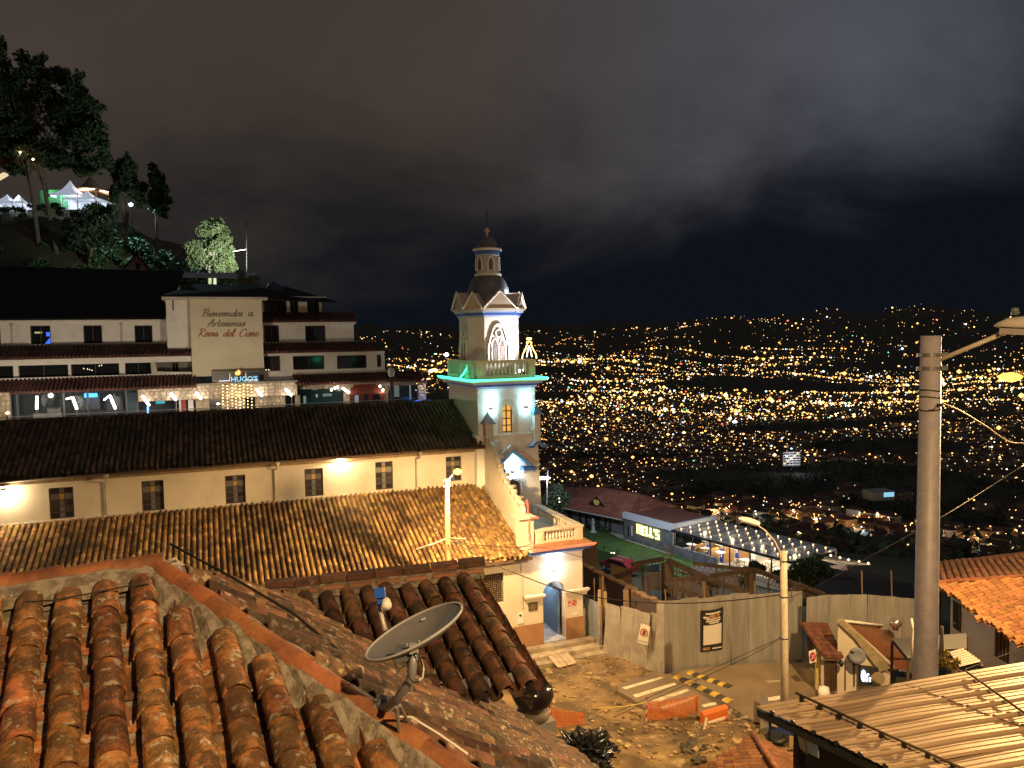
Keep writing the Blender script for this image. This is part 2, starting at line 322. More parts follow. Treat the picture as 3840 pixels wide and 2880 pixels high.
for i in range(820):
    Rd = math.exp(rng.uniform(math.log(440), math.log(8600))); az = rng.uniform(-0.22, 0.62)
    cx, cyy = Rd * math.sin(az), Rd * math.cos(az); th = rng.uniform(0, math.pi); ext = min(150 + Rd * 0.07, 430); st = rng.uniform(62, 120) * (0.7 + Rd / 3500)
    ct, sn = math.cos(th), math.sin(th)
    for u in np.arange(-ext, ext + 1, st):
        for v in np.arange(-ext, ext, rng.uniform(34, 52) * (0.7 + Rd / 3500)):
            if rng.random() < 0.34: continue
            jx, jy = u + rng.normal(0, 3), v + rng.normal(0, 3)
            X, Y = cx + ct * jx - sn * jy, cyy + sn * jx + ct * jy
            lampP.append((X, Y))
            if rng.random() < 0.75 and math.hypot(X, Y) < 2300:
                s_ = 1 if rng.random() < 0.5 else -1; k = rng.uniform(9, 17)
                lots.append((X + ct * s_ * k - sn * rng.uniform(-14, 14), Y + sn * s_ * k + ct * rng.uniform(-14, 14), th + (math.pi / 2 if rng.random() < .5 else 0)))
lampP = np.array(lampP); Rl = np.hypot(lampP[:, 0], lampP[:, 1])
okk = (lampP[:, 1] > 420) & (lampP[:, 0] / lampP[:, 1] > -0.2) & (lampP[:, 0] / lampP[:, 1] < 0.70) & ~wooded(lampP[:, 0], lampP[:, 1])
lampP = lampP[okk]; Rl = Rl[okk]
keep = rng.random(len(Rl)) < np.interp(Rl, [450, 900, 1400, 2000, 4200, 5600, 8600], [0.09, 0.15, 0.34, 0.6, 0.66, 0.42, 0.16]); lampP = lampP[keep]; Rl = Rl[keep]
order = np.argsort(Rl); lampP = lampP[order]; Rl = Rl[order]; lz = gz(lampP[:, 0], lampP[:, 1])
def octa(mb_, P, r, sq=1.0):
    x, y, z = P
    mb_.add([(x + r, y, z), (x - r, y, z), (x, y + r, z), (x, y - r, z), (x, y, z + r * sq), (x, y, z - r * sq)], [(0, 2, 4), (2, 1, 4), (1, 3, 4), (3, 0, 4), (2, 0, 5), (1, 2, 5), (3, 1, 5), (0, 3, 5)])
def where(u, v):
    c = ('left of the tower', 'close right of the tower', 'above the red hipped roof', 'above the lit sign', 'above the pergola', 'midway to the big pole', 'close left of the big pole', 'right of the big pole')[sum(u > t for t in (1700, 2100, 2350, 2550, 2850, 3100, 3430))]
    return c + ', ' + ('near the skyline', 'high in the valley', 'mid valley', 'low in the valley', 'by the slope foot')[sum(v > t for t in (1540, 1640, 1760, 1900))]
lm = []
for k, e_ in enumerate((em_s, em_w, em_c)):           # a lamp post seen from half a kilometre: pole, arm, glowing head
    q = MB(); q.tube([(0, 0, 0), (0, 0, 7.6), (0.9, 0, 8.2)], 0.11, 5); q.cur = 1; q.lathe((1.3, 0, 8.15), [(0.02, -0.36), (0.36, -0.2), (0.44, 0.0), (0.28, 0.22), (0.02, 0.3)], 8)
    lm.append(q.mesh('town_lamp', mats=(polec, e_)))
nl = 0; nlit = 0; nl_i = 0
for i in range(len(Rl)):
    if nl >= 290 or Rl[i] > 1900: break
    P = Vector((*lampP[i], lz[i])); u, v = px(P + Vector((0, 0, 8)))
    if not (1200 < u < 3830 and 1180 < v < 2060): continue
    k = 0 if rng.random() < 0.74 else (1 if rng.random() < 0.6 else 2)
    s_ = rng.uniform(0.75, 1.25); o = place('town_street_lamp', lm[k], Matrix.Translation(P) @ Matrix.Rotation(rng.uniform(0, 6.28), 4, 'Z') @ Matrix.Diagonal((s_, s_, s_, 1)))
    tag(o, ('sodium', 'warm white', 'cold white')[k] + ' town street lamp ' + where(u, v), 'street lamp', 'street lamps of the near part of the town')
    nl += 1; nl_i = i + 1
    if nlit < 150 and rng.random() < 0.8:
        lamp('POINT', P + Vector((0, 0, 7)), 2300 * rng.uniform(0.4, 1.4), (SOD, WARM, COOL)[k], None, 0.4, name='town_lamp_light').parent = None; nlit += 1
far = MB()
for i in range(nl_i, len(Rl)):
    Ri = Rl[i]; rad = 0.44 * (Ri / 700.0) ** 0.70 * math.exp(rng.normal(0, 0.6)) * (1.22 if 1700 < Ri < 5000 else 1.0); t_ = rng.random()
    far.cur = 0 if t_ < 0.68 else 1 if t_ < 0.87 else 2 if t_ < 0.962 else 3 if t_ < 0.98 else 4 if t_ < 0.992 else 5
    if rng.random() < 0.025: rad *= 2.0
    octa(far, (lampP[i, 0], lampP[i, 1], lz[i] + 7), rad, 0.8)
o = far.build('town_lights', EMS, loc=(0, 0, 0)); tag(o, 'thousands of tiny lamps of the far town spread over the valley', 'town lights', kind='stuff')
# houses
hw = [mat('house_wall_%d' % k, c, 0.85, rnd=0.35) for k, c in enumerate(((0.36, 0.29, 0.2), (0.42, 0.37, 0.3), (0.3, 0.2, 0.13)))]
hr = [mat('house_roof_%d' % k, c, 0.8, rnd=0.4) for k, c in enumerate(((0.09, 0.04, 0.026), (0.06, 0.052, 0.048), (0.08, 0.045, 0.028)))]
litw = em('town_window', (1.0, 0.72, 0.38), 0.9)
hm = []
for k in range(6):
    q = MB(); wx, wy, h = ((9, 8, 5.6), (11, 8, 3.4), (8, 7, 6.4), (13, 9, 6.0), (8, 10, 3.2), (10, 10, 8.6))[k]
    q.hexa([(x * wx / 2, y * wy / 2, z) for z in (-4, h) for x, y in ((-1, -1), (1, -1), (1, 1), (-1, 1))])
    q.cur = 1; e = 0.6; rh = 2.1
    if k == 5: q.hexa([(x * (wx / 2 + .15), y * (wy / 2 + .15), z) for z in (h, h + .5) for x, y in ((-1, -1), (1, -1), (1, 1), (-1, 1))])
    else:
        a, b = wx / 2 + e, wy / 2 + e; rl = a if k % 2 else a - 3
        q.add([(-a, -b, h - .1), (a, -b, h - .1), (a, b, h - .1), (-a, b, h - .1), (-rl, 0, h + rh), (rl, 0, h + rh)], [(0, 1, 5, 4), (2, 3, 4, 5), (1, 2, 5), (3, 0, 4), (3, 2, 1, 0)])
    for fl in range(int(h // 2.8)):
        for sx in (-0.28, 0.28):
            for sd_ in (-1, 1):
                q.cur = 2 + ((fl + (1 if sx > 0 else 0) + k + (1 if sd_ > 0 else 0)) % 3 == 0)
                y = sd_ * (wy / 2 + 0.02); x0, z0 = sx * wx, 1.0 + fl * 2.8
                q.add([(x0 - .6, y, z0), (x0 + .6, y, z0), (x0 + .6, y, z0 + 1.2), (x0 - .6, y, z0 + 1.2)], [(0, 1, 2, 3)])
    hm.append(q)
hmesh = [q.mesh('town_house', mats=(hw[k % 3], hr[k % 3], glass_d, litw)) for k, q in enumerate(hm)]
lots = sorted([l for l in lots if math.hypot(l[0], l[1]) > 430], key=lambda l: math.hypot(l[0], l[1])); nh = 0; hs = MB()
lz2 = gz([l[0] for l in lots], [l[1] for l in lots]); used_ = []
for (x, y, th), z in zip(lots, lz2):
    u, v = px((x, y, z + 3))
    if not (1180 < u < 3860 and v < 2090) or wooded(x, y): continue
    if any((x - a) ** 2 + (y - b) ** 2 < 110 for a, b in used_[-400:]): continue
    used_.append((x, y)); k = int(rng.integers(6))
    if nh < 280:
        o = place('town_house', hmesh[k], Matrix.Translation((x, y, z)) @ Matrix.Rotation(th, 4, 'Z'))
        tag(o, ('small hip roofed', 'low gabled', 'narrow two storey', 'broad two storey', 'single storey', 'flat roofed three storey')[k] + ' house ' + where(u, v), 'house', 'houses of the near part of the town'); nh += 1
    elif len(hs.f) < 50000:
        q = hm[k]; c_, s_ = math.cos(th), math.sin(th); hs.cur = 0
        vs = [(x + c_ * p[0] - s_ * p[1], y + s_ * p[0] + c_ * p[1], z + p[2]) for p in q.v]; b0 = len(hs.v)
        hs.v += vs; hs.f += [tuple(j + b0 for j in f) for f in q.f]; hs.mi += q.mi
o = hs.build('far_houses', (hw[1], hr[0], glass_d, litw), loc=(0, 0, 0)); tag(o, 'far crowd of roofs and walls between the lamps of the valley', 'houses', kind='stuff')
# a pale apartment block with lit floors and a blue canopy hall, the two buildings one can pick out in the valley
P = WZ(2968, 1742, -160); th = R(20)
q = thing('apartment_block', P, 'white five storey apartment block standing out in the dark valley', 'building'); Fp = Fr(P, 84)
b_ = MB(); b_.fbox(Fp, -11, 11, 0, 10, P.z - 2, P.z + 15); b_.build('wall', mat('block_wall', (0.25, 0.22, 0.2), 0.8), q)
wl = mat('xblock_slab', (0.7, 0.7, 0.75), 0.8, emit=(0.8, 0.85, 1.0), estr=0.10)
for k in range(6): b_ = MB(); b_.fbox(Fp, -11.4, 11.4, -1.0, 0.2, P.z + k * 3.0 - 0.25, P.z + k * 3.0 + 0.35); b_.build('balcony', white, q)
for k in range(5):
    for j in range(5): b_ = MB(); b_.fbox(Fp, -10.2 + j * 4.2, -7.4 + j * 4.2, -0.08, 0.0, P.z + k * 3 + 0.8, P.z + k * 3 + 2.3); b_.build('window', litw if (k * 3 + j * 2) % 5 == 0 else glass_d, q)
lamp('POINT', Fp(0, -14, P.z + 9), 9000, (0.85, 0.9, 1.0), q, 1.0)
P = WZ(3322, 1868, -138); Fp = Fr(P, 80)
q = thing('market_hall', P, 'low hall with pale blue lit end wall in the valley', 'building')
b_ = MB(); b_.fbox(Fp, -12, 8, 0, 14, P.z - 2, P.z + 5); b_.build('wall', mat('hall_wall', (0.4, 0.42, 0.45), 0.8), q)
b_ = MB(); b_.fbox(Fp, -12.4, 8.4, -.4, 14.4, P.z + 5, P.z + 5.6); b_.build('roof', mat('hall_roof', (0.3, 0.3, 0.3), 0.8), q)
b_ = MB(); b_.fbox(Fp, -2, 7.6, -.15, 0, P.z + 1, P.z + 4.8); b_.build('lit_panel', em('hall_panel', (0.35, 0.75, 1.0), 0.55), q)
# ------------------------------------------------------------------ foliage
def crown_mesh(clumps, n, size, seed, drop=0.0):
    g = np.random.default_rng(seed); vol = np.array([c[1][0] * c[1][1] * c[1][2] for c in clumps]) ** 0.67; pk = g.choice(len(clumps), n, p=vol / vol.sum())
    mb_ = MB()
    dirs = g.normal(size=(n, 3)); dirs /= np.linalg.norm(dirs, axis=1)[:, None]; rad = g.random(n) ** 0.45
    A = g.normal(size=(n, 3)); A[:, 2] -= drop; A /= np.linalg.norm(A, axis=1)[:, None]; B = np.cross(A, g.normal(size=(n, 3))); B /= np.linalg.norm(B, axis=1)[:, None]
    sz = size * (0.6 + 0.8 * g.random(n))
    C = np.array([clumps[k][0] for k in pk]) + dirs * rad[:, None] * np.array([clumps[k][1] for k in pk])
    a = A * sz[:, None]; b = B * sz[:, None] * 0.42
    V = np.stack([C - a, C + b, C + a, C - b], 1).reshape(-1, 3)
    mb_.v = list(map(tuple, V)); mb_.f = [(4 * i, 4 * i + 1, 4 * i + 2, 4 * i + 3) for i in range(n)]; mb_.mi = [0] * n
    return mb_
def make_tree(name, base, trunk, limbs, clumps, n, size, lmat, bmat, label, cat='tree', group=None, seed=1, drop=0.0):
    t_ = thing(name, base, label, cat, group)
    mb_ = MB()
    for path, r0, r1 in trunk: mb_.tube(path, [r0 + (r1 - r0) * i / (len(path) - 1) for i in range(len(path))], 7)
    mb_.build('trunk', bmat, t_, smooth=True)
    if limbs:
        mb_ = MB()
        for path, r0, r1 in limbs: mb_.tube(path, [r0 + (r1 - r0) * i / (len(path) - 1) for i in range(len(path))], 5)
        mb_.build('limbs', bmat, t_, smooth=True)
    crown_mesh(clumps, n, size, seed, drop).build('crown', lmat, t_)
    return t_
def rclumps(c, rx, rz, n, seed, k=0.42):
    g = np.random.default_rng(seed); out_ = []
    for i in range(n):
        v = g.normal(size=3); v /= np.linalg.norm(v); v *= g.random() ** 0.5
        s_ = k * (0.6 + 0.7 * g.random()); out_.append(((c[0] + v[0] * rx * .8, c[1] + v[1] * rx * .8, c[2] + v[2] * rz * .85), (rx * s_, rx * s_, rz * s_ * .8)))
    return out_
# dark woods on the slope between the restaurant and the town: one unlit mass
cl = []
g = np.random.default_rng(5)
for i in range(330):
    az = g.uniform(-0.12, 0.66); Rw = math.exp(g.uniform(math.log(135), math.log(520))); x, y = Rw * math.sin(az), Rw * math.cos(az)
    if g.random() < 0.5: Rw = g.uniform(118, 190); x, y = Rw * math.sin(az), Rw * math.cos(az)
    h = g.uniform(4, 9) * (0.6 + Rw / 500); z = float(gz(x, y)); cl.append(((x, y, z + h * 0.45), (h * .55, h * .55, h * .55)))
for cx, cy_, rx, ry in woods:
    for i in range(60):
        a = g.uniform(0, 6.28); k = math.sqrt(g.random()); x, y = cx + rx * k * math.cos(a), cy_ + ry * k * math.sin(a); h = g.uniform(8, 16); cl.append(((x, y, float(gz(x, y)) + h * .4), (h * .8, h * .8, h * .6)))
o = crown_mesh(cl, 60000, 1.1, 8).build('dark_woods', leaf_d, loc=(0, 0, 0)); tag(o, 'dark mass of trees covering the slope below the restaurant', 'woods', kind='stuff')
# ================================================================== roof tiles
def barrel(L_, r0, r1, seg=7, th=0.013, concave=False, jit=0.0, seed=0, sag=0.0):
    """half-barrel clay tile: local x across, y down the slope, z up; r0 = radius at the top end, r1 = at the lower end"""
    g_ = random.Random(seed); mb_ = MB(); rows = []
    for j, (y, r) in enumerate(((0, r0), (L_, r1))):
        for inner in (0, 1):
            for k in range(seg + 1):
                a = math.pi * k / seg; q = r - th * inner; z = q * math.sin(a) * 0.92
                jx = g_.uniform(-jit, jit); x = -q * math.cos(a) + jx; zz = (-z if concave else z) + g_.uniform(-jit, jit)
                mb_.v.append((x, y + g_.uniform(-jit, jit), zz))
    n = seg + 1; A, B, C, D = 0, n, 2 * n, 3 * n
    for k in range(seg):
        mb_.f += [(A + k, A + k + 1, C + k + 1, C + k), (B + k + 1, B + k, D + k, D + k + 1), (C + k, C + k + 1, D + k + 1, D + k), (A + k + 1, A + k, B + k, B + k + 1)]
    mb_.f += [(A, C, D, B), (A + seg, B + seg, D + seg, C + seg)]
    if concave: mb_.f = [f[::-1] for f in mb_.f]
    mb_.mi = [0] * len(mb_.f); return mb_
def smooth_sides(me, ang=50):
    me.polygons.foreach_set('use_smooth', [True] * len(me.polygons))
    try: me.set_sharp_from_angle(angle=R(ang))
    except Exception: pass
    return me
def tile_set(mat_, L_, r0, r1, seg, jit=0.004, nvar=4, pan=True):
    cov = [smooth_sides(barrel(L_, r0, r1, seg, jit=jit, seed=k).mesh('roof_tile', mats=[mat_])) for k in range(nvar)]
    pn = [smooth_sides(barrel(L_, r1 * 1.05, r0 * 1.0, seg, concave=True, jit=jit, seed=20 + k).mesh('pan_tile', mats=[mat_])) for k in range(nvar)] if pan else []
    return cov, pn
def tile_plane(P0, u, f, ncol, nrow, s, e, mask, cov, pan, parent, tilt=0.03, jit=0.008, maxn=300, mass=None, mass_mat=None, c0=0, seg_mass=5, lift=0.06, name='roof_tile', prefer=None, seed=3, r=(0.085, 0.105), L_=0.42):
    """lay cover and pan tiles on the plane through P0 (ridge point) spanned by u (along the ridge) and f (down the slope)"""
    g_ = random.Random(seed); u = u.normalized(); f = f.normalized(); nrm = u.cross(f); nrm = nrm if nrm.z > 0 else -nrm
    items = []
    for c in range(c0, c0 + ncol):
        cj = g_.uniform(-jit, jit); yo = g_.uniform(-0.3, 0.3) * e
        for r_ in range(nrow):
            for kind in ((0, 1) if pan else (0,)):
                p = P0 + u * ((c + 0.5 * kind) * s + cj) + f * (r_ * e + yo)
                if mask is None or mask(p + f * e * 0.5): items.append((p, kind, r_))
    if prefer: items.sort(key=prefer)
    massb = MB()
    for i, (p, kind, r_) in enumerate(items):
        x = u + f * g_.uniform(-.035, .035) + nrm * g_.uniform(-.03, .03); y = (f + nrm * (tilt if not kind else tilt * .6) + u * g_.uniform(-.03, .03)).normalized(); x = (x - y * x.dot(y)).normalized(); z = x.cross(y)
        if z.dot(nrm) < 0: x = -x; z = x.cross(y)
        q = p + nrm * ((lift if not kind else lift * 0.95) + g_.uniform(-jit, jit) * 0.5); M = basis(q, x, y, z)
        if i < maxn: place(name if not kind else 'pan_tile', (pan if kind else cov)[g_.randrange(4)], M, parent)
        elif mass is not None:
            r0, r1 = r
            k0 = len(massb.v); n = seg_mass + 1
            for yy, rr_ in ((0, r0), (L_, r1)):
                for k in range(n):
                    a = math.pi * k / seg_mass; massb.v.append(tuple(M @ Vector((-rr_ * math.cos(a), yy, rr_ * math.sin(a) * .92 * (-1 if kind else 1)))))
            massb.f += [(k0 + k, k0 + k + 1, k0 + n + k + 1, k0 + n + k) for k in range(seg_mass)]
    if massb.f:
        massb.mi = [0] * len(massb.f)
        o_ = massb.build(mass, mass_mat, parent); o_['kind'] = 'stuff'; smooth_sides(o_.data)
    return len(items)
# ================================================================== the church
O0 = WZ(2187, 2385, -15.2); FC = Fr(O0, 68.5); fc = FC
church = thing('church', FC(-10, 4, -15.2), 'long cream church with tiled nave and aisle roofs behind the plaza', 'church')
AE, AT = -10.55, -8.15                                   # aisle roof: eave and top heights
B1 = 6.4; A0 = -29.5; A1 = -3.1
NE_, NR, BR = -5.93, -3.78, 10.6                         # nave: eave, ridge height, ridge b
# walls
def wall_holes(mb_, F, a0, a1, z0, z1, b0, b1, holes):
    xs = sorted({a0, a1, *[h for H in holes for h in (H[0], H[1])]}); zs = sorted({z0, z1, *[h for H in holes for h in (H[2], H[3])]})
    for i in range(len(xs) - 1):
        run = None
        for j in range(len(zs) - 1):
            cx, cz = (xs[i] + xs[i + 1]) / 2, (zs[j] + zs[j + 1]) / 2
            if any(h[0] < cx < h[1] and h[2] < cz < h[3] for h in holes):
                if run is not None: mb_.fbox(F, xs[i], xs[i + 1], b0, b1, run, zs[j]); run = None
            elif run is None: run = zs[j]
        if run is not None: mb_.fbox(F, xs[i], xs[i + 1], b0, b1, run, z1)
hW = [fc.rect(*r_, B1) for r_ in ((184, 1828, 277, 1948), (531, 1802, 615, 1918), (845, 1782, 921, 1894), (1143, 1757, 1212, 1864), (1408, 1731, 1474, 1836), (1672, 1712, 1730, 1804))]
hW = [(h[0], h[1], max(h[2], AT + .12), h[3]) for h in hW]
mb = MB(); wall_holes(mb, fc, A0, A1, AT - 1.2, NE_ + .02, B1, B1 + .5, hW); mb.build('nave_wall', plaster, church)
def church_window(h, b, parent, yellow=True):
    fr = MB(); a0, a1, z0, z1 = h; wd = a1 - a0; ht = z1 - z0; t_ = .05
    for x in (a0, a1 - t_): fr.fbox(fc, x, x + t_, b + .1, b + .2, z0, z1)
    for z in (z0, z1 - t_): fr.fbox(fc, a0 + t_, a1 - t_, b + .1, b + .2, z, z + t_)
    for k in range(1, 5): fr.fbox(fc, a0 + t_, a1 - t_, b + .12, b + .18, z0 + ht * k / 5 - .02, z0 + ht * k / 5 + .02)
    w_ = fr.build('window', dkwood, parent)
    g1 = mat('window_pane', (0.045, 0.042, 0.045), 0.12, rnd=0.5); g2 = mat('window_pane_grey', (0.13, 0.13, 0.15), 0.3); g3 = mat('window_pane_yellow', (0.38, 0.26, 0.05), 0.4)
    for k in range(5):
        for j, (x0, x1) in enumerate(((.04, .38), (.4, .6), (.62, .96))):
            p = MB(); p.fbox(fc, a0 + wd * x0, a0 + wd * x1, b + .14, b + .16, z0 + ht * k / 5 + .022, z0 + ht * (k + 1) / 5 - .022)
            p.build('pane', g3 if (k == 3 and j == 1) else g2 if (j == 1 or k == 3) else g1, w_)
for h in hW: church_window(h, B1, church)
mb = MB(); mb.fbox(fc, A0, A1, B1 + .5, B1 + .6, AT - 1.2, NE_); mb.build('nave_inner_wall', dark, church)
# cornice below the nave eave: three mouldings with a row of small dentils
mb = MB(); mb.fbox(fc, A0, A1 - .02, B1 - .14, B1, NE_ - .34, NE_ - .22); mb.fbox(fc, A0, A1 - .02, B1 - .22, B1, NE_ - .217, NE_ - .12); mb.fbox(fc, A0, A1 - .02, B1 - .32, B1, NE_ - .117, NE_ - .02); mb.build('cornice', mat('cornice_brown', (0.30, 0.21, 0.13), 0.85, col2=(0.2, 0.14, 0.09), scale=2.5), church)
mb = MB()
for k in range(150): a = A1 - .15 - k * .2; mb.fbox(fc, a - .05, a + .05, B1 - .27, B1 - .22, NE_ - .2, NE_ - .135)
o = mb.build('cornice_dentils', mat('dentil', (0.38, 0.28, 0.18), 0.85), church); o['kind'] = 'stuff'
mb = MB(); mb.fbox(fc, A0, A1, B1 - .09, B1, AT + .0, AT + .1); mb.build('wall_ledge', plaster, church)
# gutters and downpipes
gut = mat('gutter', (0.12, 0.075, 0.05), 0.6)
mb = MB(); mb.tube([fc(A0, B1 - .62, NE_ - .06), fc(A1, B1 - .62, NE_ - .06)], .075, 8); mb.build('gutter', gut, church, True)
for x, y0, y1 in ((400, 1800, 1945), (1034, 1745, 1905), (1564, 1685, 1855)):
    a, z = fc.onb(x, y1, B1 - .12); mb = MB(); mb.lathe(fc(a + .12, B1 - .6, NE_ - .32), [(.05, 0), (.06, .08), (.14, .2), (.15, .26)], 8); mb.tube([fc(a + .12, B1 - .6, NE_ - .3), fc(a + .1, B1 - .5, NE_ - .42), fc(a, B1 - .1, NE_ - .5), fc(a, B1 - .1, AT + .12)], .045, 7); mb.build('downpipe', plaster_d if x != 1034 else plaster, church, True)
# nave roof
nvf = (fc(0, B1 - .6, NE_ + .06) - fc(0, BR, NR)); nl_ = nvf.length
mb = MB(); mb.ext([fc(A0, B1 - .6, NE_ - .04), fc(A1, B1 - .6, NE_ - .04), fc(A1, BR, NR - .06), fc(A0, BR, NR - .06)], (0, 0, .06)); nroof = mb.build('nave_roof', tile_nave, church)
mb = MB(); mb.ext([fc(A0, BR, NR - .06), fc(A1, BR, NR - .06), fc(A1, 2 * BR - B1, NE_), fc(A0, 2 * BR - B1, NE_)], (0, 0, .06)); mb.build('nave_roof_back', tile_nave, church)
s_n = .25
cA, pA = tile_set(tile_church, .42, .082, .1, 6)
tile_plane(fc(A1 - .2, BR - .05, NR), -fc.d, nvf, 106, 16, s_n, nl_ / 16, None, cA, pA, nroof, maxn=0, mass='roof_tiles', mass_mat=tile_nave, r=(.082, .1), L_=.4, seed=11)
mb = MB(); g = random.Random(2)
for k in range(64): a = A1 - .25 - k * .4; mb.tube([fc(a, BR, NR + .08 + g.uniform(-.015, .015)), fc(a - .44, BR, NR + .08 + g.uniform(-.015, .015))], .13, 7)
mb.build('ridge_caps', tile_nave, nroof, True)
# aisle roof
avf = (fc(0, -.38, AE) - fc(0, B1, AT)); al_ = avf.length
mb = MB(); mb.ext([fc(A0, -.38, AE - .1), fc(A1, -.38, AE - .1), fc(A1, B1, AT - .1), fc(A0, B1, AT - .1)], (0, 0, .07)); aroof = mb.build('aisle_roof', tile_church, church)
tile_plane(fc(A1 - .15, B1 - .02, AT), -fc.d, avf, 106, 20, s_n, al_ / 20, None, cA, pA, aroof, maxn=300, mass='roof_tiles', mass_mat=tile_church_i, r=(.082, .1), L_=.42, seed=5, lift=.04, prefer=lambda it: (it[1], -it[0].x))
mb = MB(); mb.fbox(fc, -30, A1 + .2, -.42, -.28, AE - .24, AE - .1); mb.build('eave_board', gut, church)
mb = MB(); mb.ext([fc(-30, 0, AE - .1), fc(A1 - .1, 0, AE - .1), fc(A1 - .1, -.3, AE - .12), fc(-30, -.3, AE - .12)], (0, 0, -.06)); mb.build('eave_soffit', plaster_d, church)
# aisle + portico outer wall with arched passage
hwin = (-6.2, -4.3, -12.86, -11.34); arch = (-2.21, -.97, -15.2, -12.75)
mb = MB(); wall_holes(mb, fc, -30, 0, -14.14, -10.72, 0, .45, [hwin, (arch[0], arch[1], -15.2, -12.12)])
ac = (arch[0] + arch[1]) / 2; ar = (arch[1] - arch[0]) / 2; zs_ = -12.75
for sgn in (-1, 1):                                      # spandrels round the arch head
    pts = [fc(ac + sgn * ar, 0, -12.12)] + [fc(ac + sgn * ar * math.cos(t_), 0, zs_ + ar * math.sin(t_)) for t_ in np.linspace(0, math.pi / 2, 9)] + [fc(ac, 0, -12.12)]
    mb.ext(pts, fc.n * .45)
wallp = mb.build('outer_wall', plaster, church)
mb = MB(); wall_holes(mb, fc, -30, .02, -15.3, -14.14, -.03, .47, [(arch[0], arch[1], -16, -14)]); mb.build('dado', dado, church)
mb = MB(); mb.fbox(fc, -.45, .0, .45, 3.5, -14.14, -10.72); mb.build('portico_end_wall', plaster, church); mb = MB(); mb.fbox(fc, -.47, .02, .47, 3.5, -15.3, -14.14); mb.build('portico_end_dado', dado, church)
mb = MB(); mb.fbox(fc, hwin[0], hwin[1], .3, .35, hwin[2], hwin[3])
win = mb.build('grated_window', glass_d, church)
mb = MB()
for k in range(1, 16): z = hwin[2] + (hwin[3] - hwin[2]) * k / 16; mb.tube([fc(hwin[0], .12, z - .05), fc(hwin[1], .12, z + .05)], .012, 4)
for k in range(1, 20): a = hwin[0] + (hwin[1] - hwin[0]) * k / 20; mb.tube([fc(a, .12, hwin[2]), fc(a, .12, hwin[3])], .012, 4)
mb.build('grating', mat('grate', (0.16, 0.1, 0.06), 0.6), win)
# imposts, pilaster caps, plaque, switch box, poster
for a0_, a1_ in ((-3.25, arch[0] + .06), (arch[1] - .06, .3)):
    mb = MB(); mb.fbox(fc, a0_ + .1, a1_ - .1, -.1, -.002, -13.0, -12.86); mb.fbox(fc, a0_ + .05, a1_ - .05, -.16, -.002, -12.857, -12.78); mb.fbox(fc, a0_, a1_, -.22, -.002, -12.777, -12.68)
    mb.build('impost', plaster, church)
mb = MB(); mb.fbox(fc, -3.0, -2.52, -.04, -.002, -13.46, -13.05); p_ = mb.build('plaque', mat('bronze_plaque', (0.16, 0.13, 0.09), 0.4, 0.5), church)
mb = MB(); [mb.fbox(fc, -2.94, -2.6 - .05 * (k % 3), -.046, -.041, -13.14 - k * .06, -13.115 - k * .06) for k in range(5)]; mb.build('inscription', mat('brass', (0.4, 0.3, 0.14), 0.4, 0.6), p_)
mb = MB(); mb.fbox(fc, -3.6, -3.3, -.05, -.002, -14.0, -13.5); mb.build('meter_box', plaster_w, church)
mb = MB(); mb.fbox(fc, -3.52, -3.42, -.09, -.052, -13.6, -13.53); mb.build('meter_slot', black, church)
mb = MB(); mb.fbox(fc, -.82, -.35, -.012, -.002, -13.55, -13.25); p_ = mb.build('poster', mat('poster_red', (0.45, 0.08, 0.07), 0.7, col2=(0.55, 0.5, 0.5), scale=9, mixr=(0.5, 0.55)), church)
mb = MB(); mb.fbox(fc, -.6, -.32, -.02, -.013, -14.05, -13.9); mb.build('paper_notice', white, church)
mb = MB(); mb.tube([fc(-3.35, -.05, -10.8), fc(-3.35, -.05, -13.2)], .03, 6); mb.build('downpipe', plaster, church)
# passage behind the arch: floor, back wall, roller shutter
mb = MB(); mb.fbox(fc, -3.2, .0, .0, 4.2, -15.4, -15.17)
mb.build('passage_floor', mat('passage_floor', (0.5, 0.5, 0.52), 0.6, col2=(0.36, 0.37, 0.4), scale=3.0), church)
mb = MB(); mb.fbox(fc, -3.2, .0, 3.4, 3.6, -15.17, -10.9); mb.fbox(fc, -3.3, -3.1, .47, 3.4, -15.17, -10.9); mb.build('passage_wall', mat('passage_wall', (0.38, 0.38, 0.4), 0.8), church)
slat = mat('shutter', (0.22, 0.32, 0.42), 0.5, 0.4)
mb = MB()
for k in range(26): z = -15.12 + k * .085; mb.fbox(fc, -1.1, -1.04, .55, 3.3, z, z + .06)
mb.build('roller_shutter', slat, church)
for b_ in (1.3, 2.5): mb = MB(); mb.fbox(fc, -2.75, -2.45, b_, b_ + .3, -15.17, -12.8); mb.fbox(fc, -2.82, -2.38, b_ - .07, b_ + .37, -12.797, -12.62); mb.build('inner_pillar', plaster_w, church)
